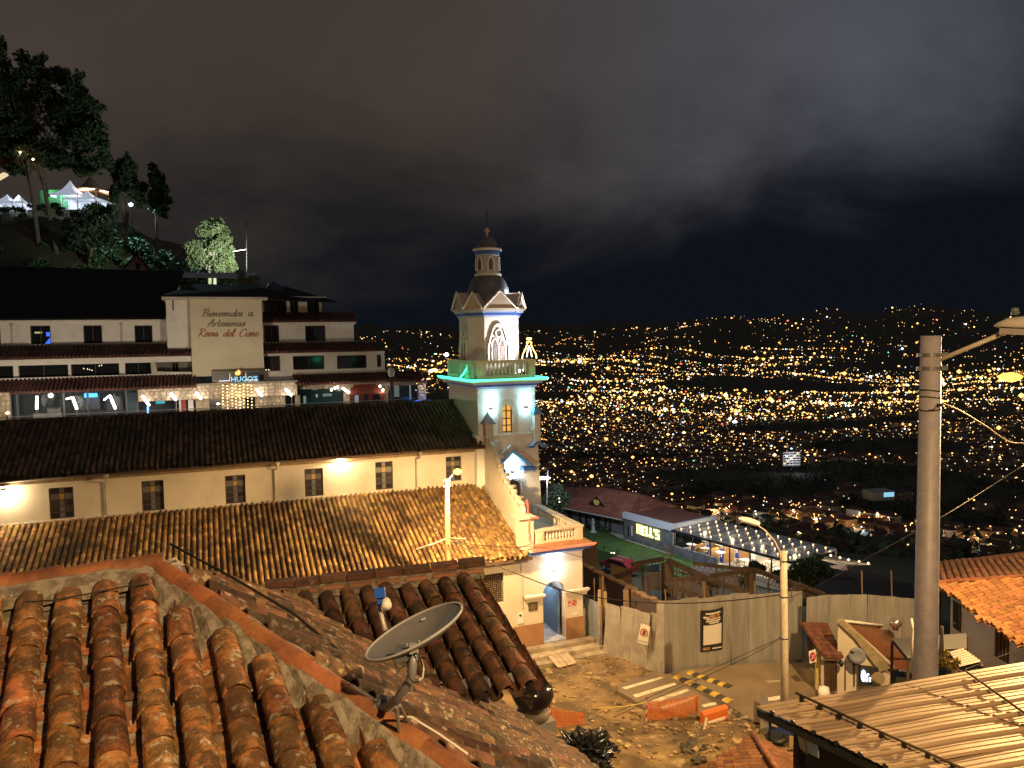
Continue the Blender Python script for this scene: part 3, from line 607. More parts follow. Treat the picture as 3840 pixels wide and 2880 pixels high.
# portico cornice, tiled ledge, terrace, balustrade
zt = -10.72
mb = MB(); mb.fbox(fc, A1 + .05, .05, -.08, 3.5, zt + .002, zt + .1); mb.fbox(fc, A1 + .05, .16, -.2, 3.5, zt + .102, zt + .16); mb.build('portico_cornice', lblue, church)
mb = MB(); mb.fbox(fc, A1 + .05, .32, -.34, 3.5, zt + .162, zt + .3); mb.build('cornice_band', bluep, church)
mb = MB(); mb.fbox(fc, A1 + .05, .5, -.48, 3.5, zt + .302, zt + .37); mb.build('cornice_edge', plaster, church)
mb = MB(); mb.ext([fc(A1 + .4, -.47, zt + .373), fc(.49, -.47, zt + .373), fc(.05, 0, -10.12), fc(A1 + .4, 0, -10.12)], (0, 0, .04)); mb.ext([fc(.49, -.47, zt + .374), fc(.49, 6, zt + .374), fc(.05, 6, -10.121), fc(.05, 0, -10.121)], (0, 0, .04)); mb.build('ledge_tiles', mat('ledge_brick', (0.34, 0.17, 0.09), 0.8, col2=(0.25, 0.12, 0.07), scale=2), church)
mb = MB(); mb.fbox(fc, A1, .04, 0.02, 6.4, zt + .31, -10.08); mb.build('terrace_floor', plaster_d, church)
def balustrade(parent, F, p, q, z0, z1, npost=2, nb=9, th=.28, mat_=plaster, rail_over=.1, endpost=.62, name='balustrade'):
    """rail on balusters between p and q (a,b): plinth, balusters, top rail, square end posts"""
    p = Vector((*p, 0)); q = Vector((*q, 0)); dv = (q - p).normalized(); sv = Vector((-dv.y, dv.x, 0)); Ln = (q - p).length
    def bxx(m_, t0, t1, hw_, za, zb_): m_.hexa([F(v.x, v.y, z) for z in (za, zb_) for v in (p + dv * t0 - sv * hw_, p + dv * t1 - sv * hw_, p + dv * t1 + sv * hw_, p + dv * t0 + sv * hw_)])
    H = z1 - z0; m_ = MB(); bxx(m_, 0, Ln, th / 2, z0, z0 + H * .2); o_ = fixn(m_.build('plinth', mat_, parent))
    m_ = MB(); bxx(m_, -.03, Ln + .03, th / 2 + rail_over * .3, z1 - H * .16, z1 - H * .08); bxx(m_, -rail_over * .6, Ln + rail_over * .6, th / 2 + rail_over * .6, z1 - H * .078, z1); fixn(m_.build('rail', mat_, parent))
    for k in range(npost):
        t0 = k * (Ln - endpost) / max(1, npost - 1); m_ = MB(); bxx(m_, t0, t0 + endpost, th / 2 + .03, z0 + .002, z1 - H * .162); bxx(m_, t0 + .12, t0 + endpost - .12, th / 2 + .055, z0 + H * .25, z1 - H * .32); fixn(m_.build('post', mat_, parent))
    free = Ln - endpost * npost; seg = free / max(1, npost - 1); hb = H * .64
    prof = [(.07, 0), (.07, .06 * hb), (.05, .12 * hb), (.085, .3 * hb), (.08, .42 * hb), (.045, .75 * hb), (.07, .88 * hb), (.07, hb)]
    for k in range(npost - 1):
        for j in range(nb):
            t0 = endpost + k * (seg + endpost) + seg * (j + .5) / nb; v = p + dv * t0; c_ = F(v.x, v.y, z0 + H * .2); m_ = MB(); m_.lathe(c_, prof, 8); m_.build('baluster', mat_, parent, True)
bal = thing('terrace_balustrade', fc(-1.4, 0, -10.12), 'cream balustrade round the flat portico roof at the church corner', 'balustrade')
balustrade(bal, fc, (-2.62, .05), (0.0, .05), -10.16, -9.42, 2, 10, .24, plaster, .1, .45)
balustrade(bal, fc, (-.14, .35), (-.14, 5.6), -10.12, -9.42, 2, 15)
mb = MB(); mb.fbox(fc, -3.42, -2.72, -.15, .5, -10.3, -8.85); mb.fbox(fc, -3.5, -2.64, -.22, .57, -8.85, -8.78); mb.fbox(fc, -3.56, -2.58, -.3, .63, -8.777, -8.7); mb.build('corner_pillar', plaster, bal)
# the curved buttress wall that closes the aisle roof
top = [(6.1, -5.2), (5.5, -5.35), (4.75, -5.69), (4.3, -6.1), (3.91, -6.5), (3.5, -7.0), (3.1, -7.32), (2.6, -7.55), (2.12, -7.72), (1.6, -7.92), (1.0, -8.12), (.55, -8.35), (.5, -8.9)]
pts = [fc(A1, 6.1, -10.2)] + [fc(A1, b, z) for b, z in top] + [fc(A1, .5, -10.2)]
mb = MB(); mb.ext(pts, fc.d * .24); fixn(mb.build('buttress_wall', plaster, church))
mb = MB()
for k in range(len(top) - 2):                             # scalloped coping
    b_, z_ = top[k]; b2, z2 = top[k + 1]; c_ = fc(A1 + .1, (b_ + b2) / 2, (z_ + z2) / 2 + .0)
    mb.tube([c_ - fc.d * .12, c_ + fc.d * (.36 if k % 2 else .2)], .1 if k % 2 else .15, 8)
mb.build('scalloped_coping', plaster_d, church, True)
mb = MB(); mb.ext([fc(A1 - .02, B1, AT + .02), fc(A1 - .02, -.3, AE + .05), fc(A1 - .02, -.3, AE + .25), fc(A1 - .02, B1, AT + .22)], fc.d * -.1); fixn(mb.build('verge_flashing', plaster_d, church))
for (a_, b_, zb_) in ((A1 + .2, 5.75, -5.3),):
    mb = MB(); mb.fbox(fc, a_ - .22, a_ + .22, b_ - .22, b_ + .22, zb_ - .5, zb_ + .62); mb.build('pinnacle_shaft', plaster_d, church)
    mb = MB(); mb.fbox(fc, a_ - .36, a_ + .36, b_ - .36, b_ + .36, zb_ + .62, zb_ + .7); mb.lathe(fc(a_, b_, zb_ + .7), [(.42, 0), (.0, .62)], 4, R(45 - 68.5 + 90)); mb.build('pinnacle_cap', mat('pinnacle_grey', (0.25, 0.26, 0.33), 0.6), church)
# LED ropes on the portico
led_r = em('led_red', (1.0, 0.065, 0.03), 4.2, True); led_g = em('led_green', (0.03, 1.0, 0.42), 5.5, True); led_b = em('led_blue', (0.03, 0.16, 1.0), 7.0, True)
def rope(path, r, m_, label, core=None):
    mb_ = MB(); mb_.tube(path, r, 6); o_ = mb_.build('light_rope', m_, None, True); tag(o_, label, 'light rope'); return o_
rope([fc(A1 + .15, -.53, -10.3), fc(.52, -.53, -10.3)], .034, led_r, 'straight red light rope along the portico cornice')
rope([fc(-2.95, -.32, -8.72), fc(-2.56, -.32, -8.72), fc(-2.56, -.32, -8.8)], .035, led_r, 'short red light rope on the cap of the corner pillar')
rope([fc(-2.98, -.19, -8.85), fc(-3.0, -.19, -9.45), fc(-2.95, -.2, -9.6), fc(-3.02, -.24, -9.8), fc(-2.8, -.35, -10.05), fc(-2.55, -.45, -10.25)], .03, led_r, 'crooked red light rope running down the corner pillar')
rope([fc(A1 + .3, .5, -8.0), fc(A1 + .34, .46, -8.3), fc(A1 + .32, .42, -8.68)], .03, led_r, 'red light rope on the foot of the curved buttress')
# sconces: up and down light
def sconce(P, outv, col, pw, label, size=.17, up=1.0, spread=72):
    t_ = thing('wall_sconce', P, label, 'wall lamp', 'up and down wall lamps on the church')
    M_ = Matrix.Rotation(math.atan2(outv.x, -outv.y), 3, 'Z'); mb_ = MB(); c_ = P + outv * .11
    for k in (-1, 1): mb_.box(c_ + Vector((0, 0, k * .0)) + M_ @ Vector((k * size / 2, 0, 0)), .015, .16, size, 0, M_)
    mb_.box(c_ + outv * .08, size, .015, size, 0, M_); mb_.box(c_ - outv * .09, size, .015, size, 0, M_); mb_.build('housing', plaster_w, t_)
    mb_ = MB(); mb_.box(c_, size * .8, .13, .03, 0, M_); mb_.build('bulb', em('sconce_' + label[:6], col, 14.0), t_)
    lamp('POINT', c_ + Vector((0, 0, size / 2 + .13)) + outv * .06, pw * .11, col, t_, .05); lamp('POINT', c_ - Vector((0, 0, size / 2 + .11)) + outv * .04, pw * .06, col, t_, .04)
    lamp('SPOT', c_ + Vector((0, 0, size / 2 + .05)) + outv * .1, pw * .5, col, t_, .06, c_ + Vector((0, 0, 3)) - outv * .2, R(110), 1.0)
    return t_
fout = -fc.n
lamp('POINT', fc(-1.75, 1.9, -12.6), 60, (.8, .88, 1.0), church, .15)  # added fill lamp inside the passage, without a fixture
sconce(fc(-1.62, -.002, -11.55), fout, (0.95, 0.97, 1.0), 420, 'white lit wall sconce above the arched church passage')
# ================================================================== the bell tower
tower = thing('bell_tower', fc(-1.65, 8.75, -10.1), 'cream bell tower with octagonal belfry, dome and lantern beside the church', 'tower')
TA0, TA1, TB0, TB1 = -3.39, .1, 6.0, 11.5
mb = MB(); wh = fc.rect(1700 + 1020 * .1808, 1380 + 870 * .1808, 1700 + 1235 * .1808, 1380 + 1345 * .1808, TB0); wc = (wh[0] + wh[1]) / 2; wr = (wh[1] - wh[0]) / 2 ; wzs = wh[3]
wall_holes(mb, fc, TA0, TA1, -5.35, -2.75, TB0, TB0 + .4, [(wh[0], wh[1], wh[2], wzs + wr)])
for sgn in (-1, 1): mb.ext([fc(wc + sgn * wr, TB0, wzs + wr)] + [fc(wc + sgn * wr * math.cos(t_), TB0, wzs + wr * math.sin(t_)) for t_ in np.linspace(0, math.pi / 2, 8)] + [fc(wc, TB0, wzs + wr)], fc.n * .4)
mb.fbox(fc, TA0, TA0 + .4, TB0 + .4, TB1, -6.5, -2.75); mb.fbox(fc, TA1 - .4, TA1, TB0 + .4, TB1, -5.35, -2.75); mb.fbox(fc, TA0 + .4, TA1 - .4, TB1 - .4, TB1, -5.35, -2.75)
mb.build('upper_stage', plaster_w, tower)
mb = MB(); pts = [fc(wc + (wr + .3) * math.cos(t_), TB0 - .002, wzs + (wr + .3) * math.sin(t_)) for t_ in np.linspace(0, math.pi, 15)]; pin = [fc(wc + wr * math.cos(t_), TB0 - .002, wzs + wr * math.sin(t_)) for t_ in np.linspace(0, math.pi, 15)]
for i in range(14): mb.ext([pts[i], pts[i + 1], pin[i + 1], pin[i]], fc.n * -.05)
for sgn in (-1, 1): mb.fbox(fc, min(wc + sgn * wr, wc + sgn * (wr + .3)), max(wc + sgn * wr, wc + sgn * (wr + .3)), TB0 - .052, TB0 - .002, wh[2], wzs)
fixn(mb.build('window_surround', plaster, tower))
mb = MB(); mb.fbox(fc, wh[0] - .05, wh[1] + .05, TB0 + .3, TB0 + .34, wh[2], wzs + wr); gw = mb.build('lit_window', em('warm_curtain', (1.0, 0.47, 0.10), 0.62), tower)
mb = MB(); mb.fbox(fc, wc - .03, wc + .03, TB0 + .2, TB0 + .26, wh[2], wzs + wr)
for k in (0.02, .3, .6, .93): z = wh[2] + (wzs - wh[2]) * k; mb.fbox(fc, wh[0], wh[1], TB0 + .19, TB0 + .27, z, z + .05)
for a_ in (wh[0], wh[1] - .04): mb.fbox(fc, a_, a_ + .04, TB0 + .195, TB0 + .265, wh[2], wzs)
mb.build('glazing_bars', dkwood, gw)
# lower stage, battered a little, with ledge
mb = MB(); q0 = [(TA0 - .1, TB0 - .06), (TA1 + .1, TB0 - .06), (TA1 + .1, TB1), (TA0 - .1, TB1)]; q1 = [(TA0 - .32, TB0 - .3), (TA1 + .32, TB0 - .3), (TA1 + .32, TB1), (TA0 - .32, TB1)]
mb.hexa([fc(a, b, -13.5) for a, b in q1] + [fc(a, b, -5.47) for a, b in q0]); low = mb.build('lower_stage', plaster_w, tower)
mb = MB(); mb.fbox(fc, TA0 - .2, TA1 + .15, TB0 - .16, TB1, -5.47, -5.35); mb.build('ledge', plaster_w, tower)
for a_ in (TA1 - .02,):                                   # pinnacles and scroll brackets at the ledge corners
    mb = MB(); mb.fbox(fc, a_ - .17, a_ + .17, TB0 - .36, TB0 - .02, -5.9, -4.3); mb.fbox(fc, a_ - .25, a_ + .25, TB0 - .42, TB0 + .04, -5.2, -5.08); mb.build('corner_pinnacle', plaster_w, tower)
    mb = MB(); mb.fbox(fc, a_ - .27, a_ + .27, TB0 - .46, TB0 + .08, -4.3, -4.2); mb.lathe(fc(a_, TB0 - .19, -4.2), [(.34, 0), (.0, .55)], 4, R(45 + 21.5)); mb.build('pinnacle_cap', mat('cap_blue', (0.12, 0.28, 0.55), 0.5), tower)
    mb = MB(); pr = [(math.cos(t_) * .38, math.sin(t_) * .32) for t_ in np.linspace(0, math.pi, 11)]; pr = [(.62, -.05), (.62, .07), *pr[1:-1], (-.62, .07), (-.62, -.05)] + [(-.3, -.05), (-.18, .12), (0, .17), (.18, .12), (.3, -.05)]
    mb.ext([fc(a_ + x, TB0 - .45, -6.15 + y) for x, y in pr], fc.n * .3); fixn(mb.build('scroll_bracket', lblue, tower))
    mb = MB(); mb.tube([fc(a_ + x, TB0 - .47, -6.12 + y) for x, y in [(-.6, 0)] + [(math.cos(t_) * .3, math.sin(t_) * .24) for t_ in np.linspace(math.pi, 0, 9)] + [(.6, 0)]], .05, 6); mb.build('scroll_band', bluep, tower, True)
# pediment and arched niche on the lower stage
bl = TB0 - .22
pa, pz = fc.onb(1740 + 775 * .2351, 1640 + 180 * .2351, bl - .25); pw_, ph = 1.15, .85
mb = MB(); mb.ext([fc(pa - pw_ - .3, bl - .42, pz - ph - .1), fc(pa, bl - .42, pz + .18), fc(pa + pw_ + .3, bl - .42, pz - ph - .1), fc(pa + pw_ + .12, bl - .42, pz - ph - .16), fc(pa, bl - .42, pz + .02), fc(pa - pw_ - .12, bl - .42, pz - ph - .16)], fc.n * .45); fixn(mb.build('pediment_hood', mat('hood_tan', (0.46, 0.34, 0.27), 0.8), tower))
mb = MB(); mb.ext([fc(pa - pw_ - .1, bl - .36, pz - ph - .18), fc(pa, bl - .36, pz - .0), fc(pa + pw_ + .1, bl - .36, pz - ph - .18), fc(pa + pw_ - .2, bl - .36, pz - ph - .2), fc(pa, bl - .36, pz - .24), fc(pa - pw_ + .2, bl - .36, pz - ph - .2)], fc.n * .36); fixn(mb.build('pediment_moulding', mat('mould_blue', (.16, .36, .72), .6), tower))
for sgn in (-1, 1): mb = MB(); mb.fbox(fc, *sorted((pa + sgn * .55, pa + sgn * (pw_ + .15))), bl - .55, bl + .05, pz - ph - .42, pz - ph - .24); mb.build('pediment_return', bluep, tower); mb = MB(); mb.fbox(fc, *sorted((pa + sgn * .6, pa + sgn * (pw_ + .05))), bl - .4, bl + .05, pz - ph - .56, pz - ph - .422); mb.build('pediment_return', lblue, tower)
na_, nz = fc.onb(1740 + 775 * .2351, 1640 + 675 * .2351, bl); nr_ = .42
mb = MB(); mb.ext([fc(na_ - nr_, bl - .09, -10), fc(na_ + nr_, bl - .09, -10)] + [fc(na_ + nr_ * math.cos(t_), bl - .09, nz - nr_ + nr_ * math.sin(t_)) for t_ in np.linspace(0, math.pi, 12)], fc.n * .05); fixn(mb.build('arched_doorway', mat('doorway_dark', (0.10, 0.085, 0.08), 0.8), tower))
mb = MB(); pts = [fc(na_ + (nr_ + .1) * math.cos(t_), bl - .16, nz - nr_ + (nr_ + .1) * math.sin(t_)) for t_ in np.linspace(0, math.pi, 12)]; mb.tube([fc(na_ + nr_ + .1, bl - .16, -10)] + pts + [fc(na_ - nr_ - .1, bl - .16, -10)], .06, 6); mb.build('doorway_moulding', plaster_w, tower, True)
sconce(fc(pa - .02, bl - .12, fc.onb(1740 + 775 * .2351, 1640 + 535 * .2351, bl)[1]), fout, (0.55, 0.85, 1.0), 330, 'cold lit sconce under the blue pediment of the tower')
for x, y, nm in ((782, 838, 'left'), (1495, 805, 'right')):
    a_, z_ = fc.onb(1700 + x * .1808, 1380 + y * .1808, TB0); sconce(fc(a_, TB0 - .002, z_), fout, (0.42, 0.92, 1.0), 230, 'cyan lit tower sconce on the %s of the amber window' % nm)
# cornice stack of the square stage
for e, z0, z1, m_, nm in ((.08, -2.75, -2.62, lblue, 'cornice_moulding'), (.2, -2.618, -2.5, bluep, 'cornice_band'), (.34, -2.498, -2.36, lblue, 'cornice_moulding'), (.5, -2.358, -2.2, plaster_w, 'cornice_shelf')):
    mb = MB(); mb.fbox(fc, TA0 - e, TA1 + e, TB0 - e, TB1 + e, z0, z1); mb.build(nm, m_, tower)
rope([fc(TA0 - .55, TB1 + .5, -2.2), fc(TA0 - .55, TB0 - .55, -2.22), fc(TA1 + .55, TB0 - .55, -2.2), fc(TA1 + .55, TB1, -2.2)], .05, led_g, 'green light rope round the cornice of the bell tower')
rope([fc(TA0 - .5, TB0 + 1.6, -2.15), fc(TA0 - .2, TB0 + 1.9, -1.95), fc(TA0 + .15, TB0 + 2.0, -1.5), fc(TA0 + .25, TB0 + 2.05, -1.1)], .04, led_g, 'loose green light rope hanging off the tower balustrade')
tb = thing('tower_balustrade', fc(-1.65, 6.2, -2.2), 'cream balustrade round the belfry above the green light rope', 'balustrade')
balustrade(tb, fc, (TA0 - .02, TB0 + .1), (TA1 + .02, TB0 + .1), -2.2, -1.15, 2, 11, .26, plaster, .08, .42)
balustrade(tb, fc, (TA0 + .1, TB0 + .4), (TA0 + .1, TB1), -2.2, -1.15, 3, 8, .26, plaster, .08, .42)
balustrade(tb, fc, (TA1 - .1, TB0 + .4), (TA1 - .1, TB1), -2.2, -1.15, 3, 8, .26, plaster, .08, .42)
# belfry: square with chamfered corners
OC = (-1.65, 8.75); hs_, ch = 1.58, .74
def octo(h, c_): return [(OC[0] + x, OC[1] + y) for x, y in ((-h + c_, -h), (h - c_, -h), (h, -h + c_), (h, h - c_), (h - c_, h), (-h + c_, h), (-h, h - c_), (-h, -h + c_))]
def oprism(mb_, h0, c0_, z0, h1, c1_, z1):
    a = octo(h0, c0_); b = octo(h1, c1_); mb_.add([fc(x, y, z0) for x, y in a] + [fc(x, y, z1) for x, y in b], [tuple(range(8))[::-1], tuple(range(8, 16))] + [(i, (i + 1) % 8, 8 + (i + 1) % 8, 8 + i) for i in range(8)])
mb = MB(); oprism(mb, hs_, ch, -2.2, hs_, ch, 1.3); mb.build('belfry', plaster_w, tower)
def gothic(F_, cx, w_, z0, zsp, rise):                    # pointed arch outline
    L_ = [(cx + w_, z0), (cx + w_, zsp)]; n_ = 8
    for k in range(1, n_ + 1): t_ = k / n_; L_.append((cx + w_ * (1 - t_) ** .75 * (1 - .0 * t_), zsp + rise * math.sin(t_ * math.pi / 2)))
    return L_ + [(2 * cx - x, z) for x, z in reversed(L_[:-1])]
shut = mat('louvre', (0.10, 0.085, 0.08), 0.7); rec = mat('belfry_recess', (0.5, 0.44, 0.40), 0.85)
def face(Q_of, nm):                                       # Q_of(t, depth, z): t across the face, depth outwards
    P_of = lambda t_, e, z: Q_of(t_ * .84, e, z)
    o_ = gothic(None, 0, .82, -1.3, -.45, 1.4); i_ = gothic(None, 0, .70, -1.3, -.45, 1.24)
    mb_ = MB()
    for k in range(len(o_) - 1): mb_.hexa([P_of(o_[k][0], -.02, o_[k][1]), P_of(o_[k + 1][0], -.02, o_[k + 1][1]), P_of(i_[k + 1][0], -.02, i_[k + 1][1]), P_of(i_[k][0], -.02, i_[k][1]), P_of(o_[k][0], .1, o_[k][1]), P_of(o_[k + 1][0], .1, o_[k + 1][1]), P_of(i_[k + 1][0], .1, i_[k + 1][1]), P_of(i_[k][0], .1, i_[k][1])])
    fixn(mb_.build('arch_moulding', plaster_w, tower))
    for cx in (-.27, .27):
        l_ = gothic(None, cx, .17, -1.3, -.35, .35); mb_ = MB(); pts_ = [P_of(x, .004, z) for x, z in l_]; mb_.ext(pts_, (P_of(0, .02, 0) - P_of(0, .004, 0))); lv = fixn(mb_.build('louvre_window', shut, tower))
        mb_ = MB()
        for k in range(11): z = -1.25 + k * .1; mb_.hexa([P_of(cx - .15, .022, z), P_of(cx + .15, .022, z), P_of(cx + .15, .022, z + .02), P_of(cx - .15, .022, z + .02), P_of(cx - .15, .06, z - .03), P_of(cx + .15, .06, z - .03), P_of(cx + .15, .06, z - .01), P_of(cx - .15, .06, z - .01)])
        fixn(mb_.build('louvre_slats', mat('louvre_slat', (0.3, 0.25, 0.22), 0.7), lv))
        mb_ = MB(); q_ = gothic(None, cx, .23, -1.3, -.35, .43)
        mb_.tube([P_of(x, .03, z) for x, z in q_], .035, 5); mb_.build('lancet_moulding', plaster_w, tower)
    ring = [P_of(.23 * math.cos(t_), .03, .38 + .23 * math.sin(t_)) for t_ in np.linspace(0, 2 * math.pi, 17)]; mb_ = MB(); mb_.tube(ring, .06, 6); mb_.build('oculus_ring', plaster_w, tower, True)
    mb_ = MB(); mb_.ext([P_of(.2 * math.cos(t_), .004, .38 + .2 * math.sin(t_)) for t_ in np.linspace(0, 2 * math.pi, 17)[:-1]], P_of(0, .02, 0) - P_of(0, .004, 0)); fixn(mb_.build('oculus', shut, tower))
    for sg in (-1, 1): mb_ = MB(); mb_.tube([P_of(sg * (.1 + .45 * math.sin(t_)), .03, .12 - .5 * (1 - math.cos(t_))) for t_ in np.linspace(.2, 1.5, 7)], .04, 5); mb_.build('tracery', plaster_w, tower, True)
face(lambda t_, e, z: fc(OC[0] + t_, OC[1] - hs_ - e, z), 'side'); face(lambda t_, e, z: fc(OC[0] - hs_ - e, OC[1] - t_, z), 'rear')
for e, z0, z1, m_, nm in ((.08, 1.3, 1.42, lblue, 'belfry_moulding'), (.16, 1.422, 1.58, bluep, 'belfry_band'), (.26, 1.582, 1.7, lblue, 'belfry_moulding'), (.36, 1.702, 1.82, plaster, 'belfry_cornice')):
    mb = MB(); oprism(mb, hs_ + e, ch + e * .41, z0, hs_ + e, ch + e * .41, z1); mb.build(nm, m_, tower)
gab = mat('gable_tan', (0.52, 0.44, 0.37), 0.85)
oc = octo(hs_ + .3, ch + .12)
for k in range(8):                                        # eight little gables round the dome
    p, q = oc[k], oc[(k + 1) % 8]; mx_, my_ = (p[0] + q[0]) / 2, (p[1] + q[1]) / 2; hh_ = .98 if k % 2 == 0 else .88; iv = ((OC[0] - mx_) * .55, (OC[1] - my_) * .55)
    A_, B_, C_ = fc(*p, 1.822), fc(*q, 1.822), fc(mx_, my_, 1.822 + hh_); dv = fc(mx_ + iv[0], my_ + iv[1], 0) - fc(mx_, my_, 0)
    mb = MB(); mb.ext([A_, B_, C_], dv); fixn(mb.build('gable', gab, tower)); mb = MB(); ov = dv.normalized() * -.1; mb.tube([A_ + ov, C_ + ov + Vector((0, 0, .03)), B_ + ov], .065, 5); mb.build('gable_moulding', plaster_w, tower)
domem = mat('dome_lead', (0.14, 0.15, 0.175), 0.42, 0.15, col2=(0.11, 0.12, 0.14), scale=2.0, bump=0.15, bscale=12)
cO = fc(OC[0], OC[1], 0)
mb = MB(); mb.lathe(cO, [(1.3, 1.9), (1.3, 2.2)] + [(.64 + .66 * math.cos(t_), 2.2 + 1.6 * math.sin(t_)) for t_ in np.linspace(.05, 1.5, 12)], 28); mb.build('dome', domem, tower, True)
mb = MB(); mb.lathe(cO, [(.78, 3.78), (.8, 3.84), (.76, 3.95), (.66, 4.0), (.66, 4.98)], 20); mb.build('lantern', plaster_w, tower, True)
for ang in (-68.5 - 90 + 0 - 45 * 0,):
    pass
for k in range(6):
    th = R(-90 + 21.5 - 10 + 60 * k + 6); ov = Vector((math.cos(th), math.sin(th), 0)); tv = Vector((-ov.y, ov.x, 0))
    P_of = lambda t_, e, z: cO + ov * (.655 + e - t_ * t_ * .5) + tv * t_ + Vector((0, 0, z))
    l_ = gothic(None, 0, .09, 4.15, 4.55, .22); mb = MB(); mb.ext([P_of(x, .01, z) for x, z in l_], ov * .03); fixn(mb.build('lantern_slit', shut, tower)); mb = MB(); q_ = gothic(None, 0, .19, 4.1, 4.55, .35); mb.tube([P_of(x, .04, z) for x, z in q_], .045, 5); mb.build('slit_moulding', plaster_w, tower)
mb = MB(); mb.lathe(cO, [(.68, 4.98), (.74, 5.0), (.7, 5.06)], 20); mb.build('lantern_moulding', lblue, tower, True)
mb = MB(); mb.lathe(cO, [(.7, 5.06), (.72, 5.08), (.8, 5.24), (.78, 5.26)], 20); mb.build('lantern_band', bluep, tower, True)
mb = MB(); mb.lathe(cO, [(.78, 5.26), (.86, 5.28), (.88, 5.4), (.6, 5.43)], 20); mb.build('lantern_cornice', plaster_w, tower, True)
mb = MB(); mb.lathe(cO, [(.62, 5.42)] + [(.62 * math.cos(t_), 5.42 + .72 * math.sin(t_)) for t_ in np.linspace(.1, 1.45, 9)] + [(.06, 6.15)], 20); mb.build('small_dome', domem, tower, True)
mb = MB(); mb.lathe(cO, [(.13, 6.1), (.07, 6.2), (.09, 6.28), (.05, 6.33), (.15, 6.45), (.15, 6.52), (.05, 6.64), (.02, 6.7)], 12); mb.build('finial', gab, tower, True)
mb = MB(); mb.tube([cO + Vector((0, 0, 6.65)), cO + Vector((0, 0, 7.75))], .022, 6); mb.tube([cO + Vector((-.12, 0, 7.4)), cO + Vector((.12, 0, 7.4))], .02, 6); mb.build('lightning_rod', black, tower)
# belfry floodlights: white one at the right on the terrace, greenish spill from the ropes
fl = thing('belfry_floodlight', fc(TA1 - .35, TB0 + .9, -2.1), 'white floodlight on the tower terrace washing the belfry wall', 'floodlight')
mb = MB(); mb.box(fc(TA1 - .35, TB0 + .9, -1.95), .3, .2, .2, R(20)); mb.build('housing', black, fl); mb = MB(); mb.box(fc(TA1 - .4, TB0 + 1.05, -1.84), .26, .05, .16, R(20)); mb.build('lens', em('flood_lens', (1, .97, .95), 12), fl)
lamp('SPOT', fc(TA1 - .15, TB0 + .05, -.95), 900, (1.0, .92, .9), fl, .06, fc(-1.5, 7.0, .5), R(130), .9)
lamp('POINT', fc(OC[0] + 1.5, OC[1] - .8, 2.98), 45, (0.95, .95, 1.0), fl, .05)  # assumed bare lamp for the bright side of the dome, no fixture built
# lit figure of light ropes on the far corner of the terrace
P = fc(TA1 + .0, TB0 + .75, -1.12); fg = thing('light_rope_figure', P, 'small golden light rope angel on the tower balustrade corner', 'light figure')
mb = MB(); fx = Vector((1, 0, 0)); gold = em('led_gold', (1.0, 0.55, 0.12), 6.0, True); whitel = em('led_white', (1.0, .85, .7), 5.0, True)
mb.tube([P + fx * x + Vector((0, 0, z)) for x, z in ((-.42, 0), (-.38, .25), (-.22, .55), (-.12, .8), (-.14, .95), (0, 1.0), (.14, .95), (.12, .8), (.22, .55), (.38, .25), (.42, 0))], .03, 5); mb.build('robe_outline', gold, fg)
mb = MB(); mb.tube([P + fx * x + Vector((0, 0, z)) for x, z in ((-.15, .1), (-.08, .5), (0, .75), (.08, .5), (.15, .1))], .03, 5); mb.build('body_outline', whitel, fg)
mb = MB(); mb.tube([P + fx * .14 * math.cos(t_) + Vector((0, 0, 1.15 + .05 * math.sin(t_))) for t_ in np.linspace(0, 6.28, 13)], .025, 5); mb.build('halo', gold, fg)
mb = MB(); mb.lathe(P, [(.3, -.05), (.25, 0), (.05, .03), (.04, .1)], 8); mb.build('stand', black, fg)
P = W(1674, 1330, 49.5); bf = thing('terrace_spotlight', P, 'small dazzling white spotlight left of the belfry on the tower terrace', 'floodlight'); mb = MB(); mb.lathe(P, [(0, -.14), (.14, -.05), (.14, .06), (0, .13)], 10); mb.build('lens', em('spot_white', (.85, .93, 1), 10), bf, True); mb = MB(); mb.tube([P, P - Vector((0, 0, .8))], .03, 5); mb.build('stand', black, bf)
# floods under the nave eave
for x, y, pw in ((1276, 1712, 105), (12, 1838, 105)):
    a_, z_ = fc.onb(x, y, B1 - .3); P = fc(a_, B1 - .3, z_); t_ = thing('eave_lamp', P, 'warm lamp under the nave eave %s' % ('between the middle windows' if x > 100 else 'at the left edge of view'), 'wall lamp')
    mb = MB(); mb.lathe(P, [(.05, .1), (.12, .06), (.14, 0)], 10); mb.build('shade', white, t_); mb = MB(); mb.lathe(P, [(.02, -.1), (.09, -.06), (.1, 0.0)], 10); mb.build('bulb', em('eave_bulb', (1, .85, .6), 10), t_, True)
    lamp('POINT', P + Vector((0, 0, -.16)) - fc.n * .0, pw * 1.5, (1.0, .78, .45), t_, .06)
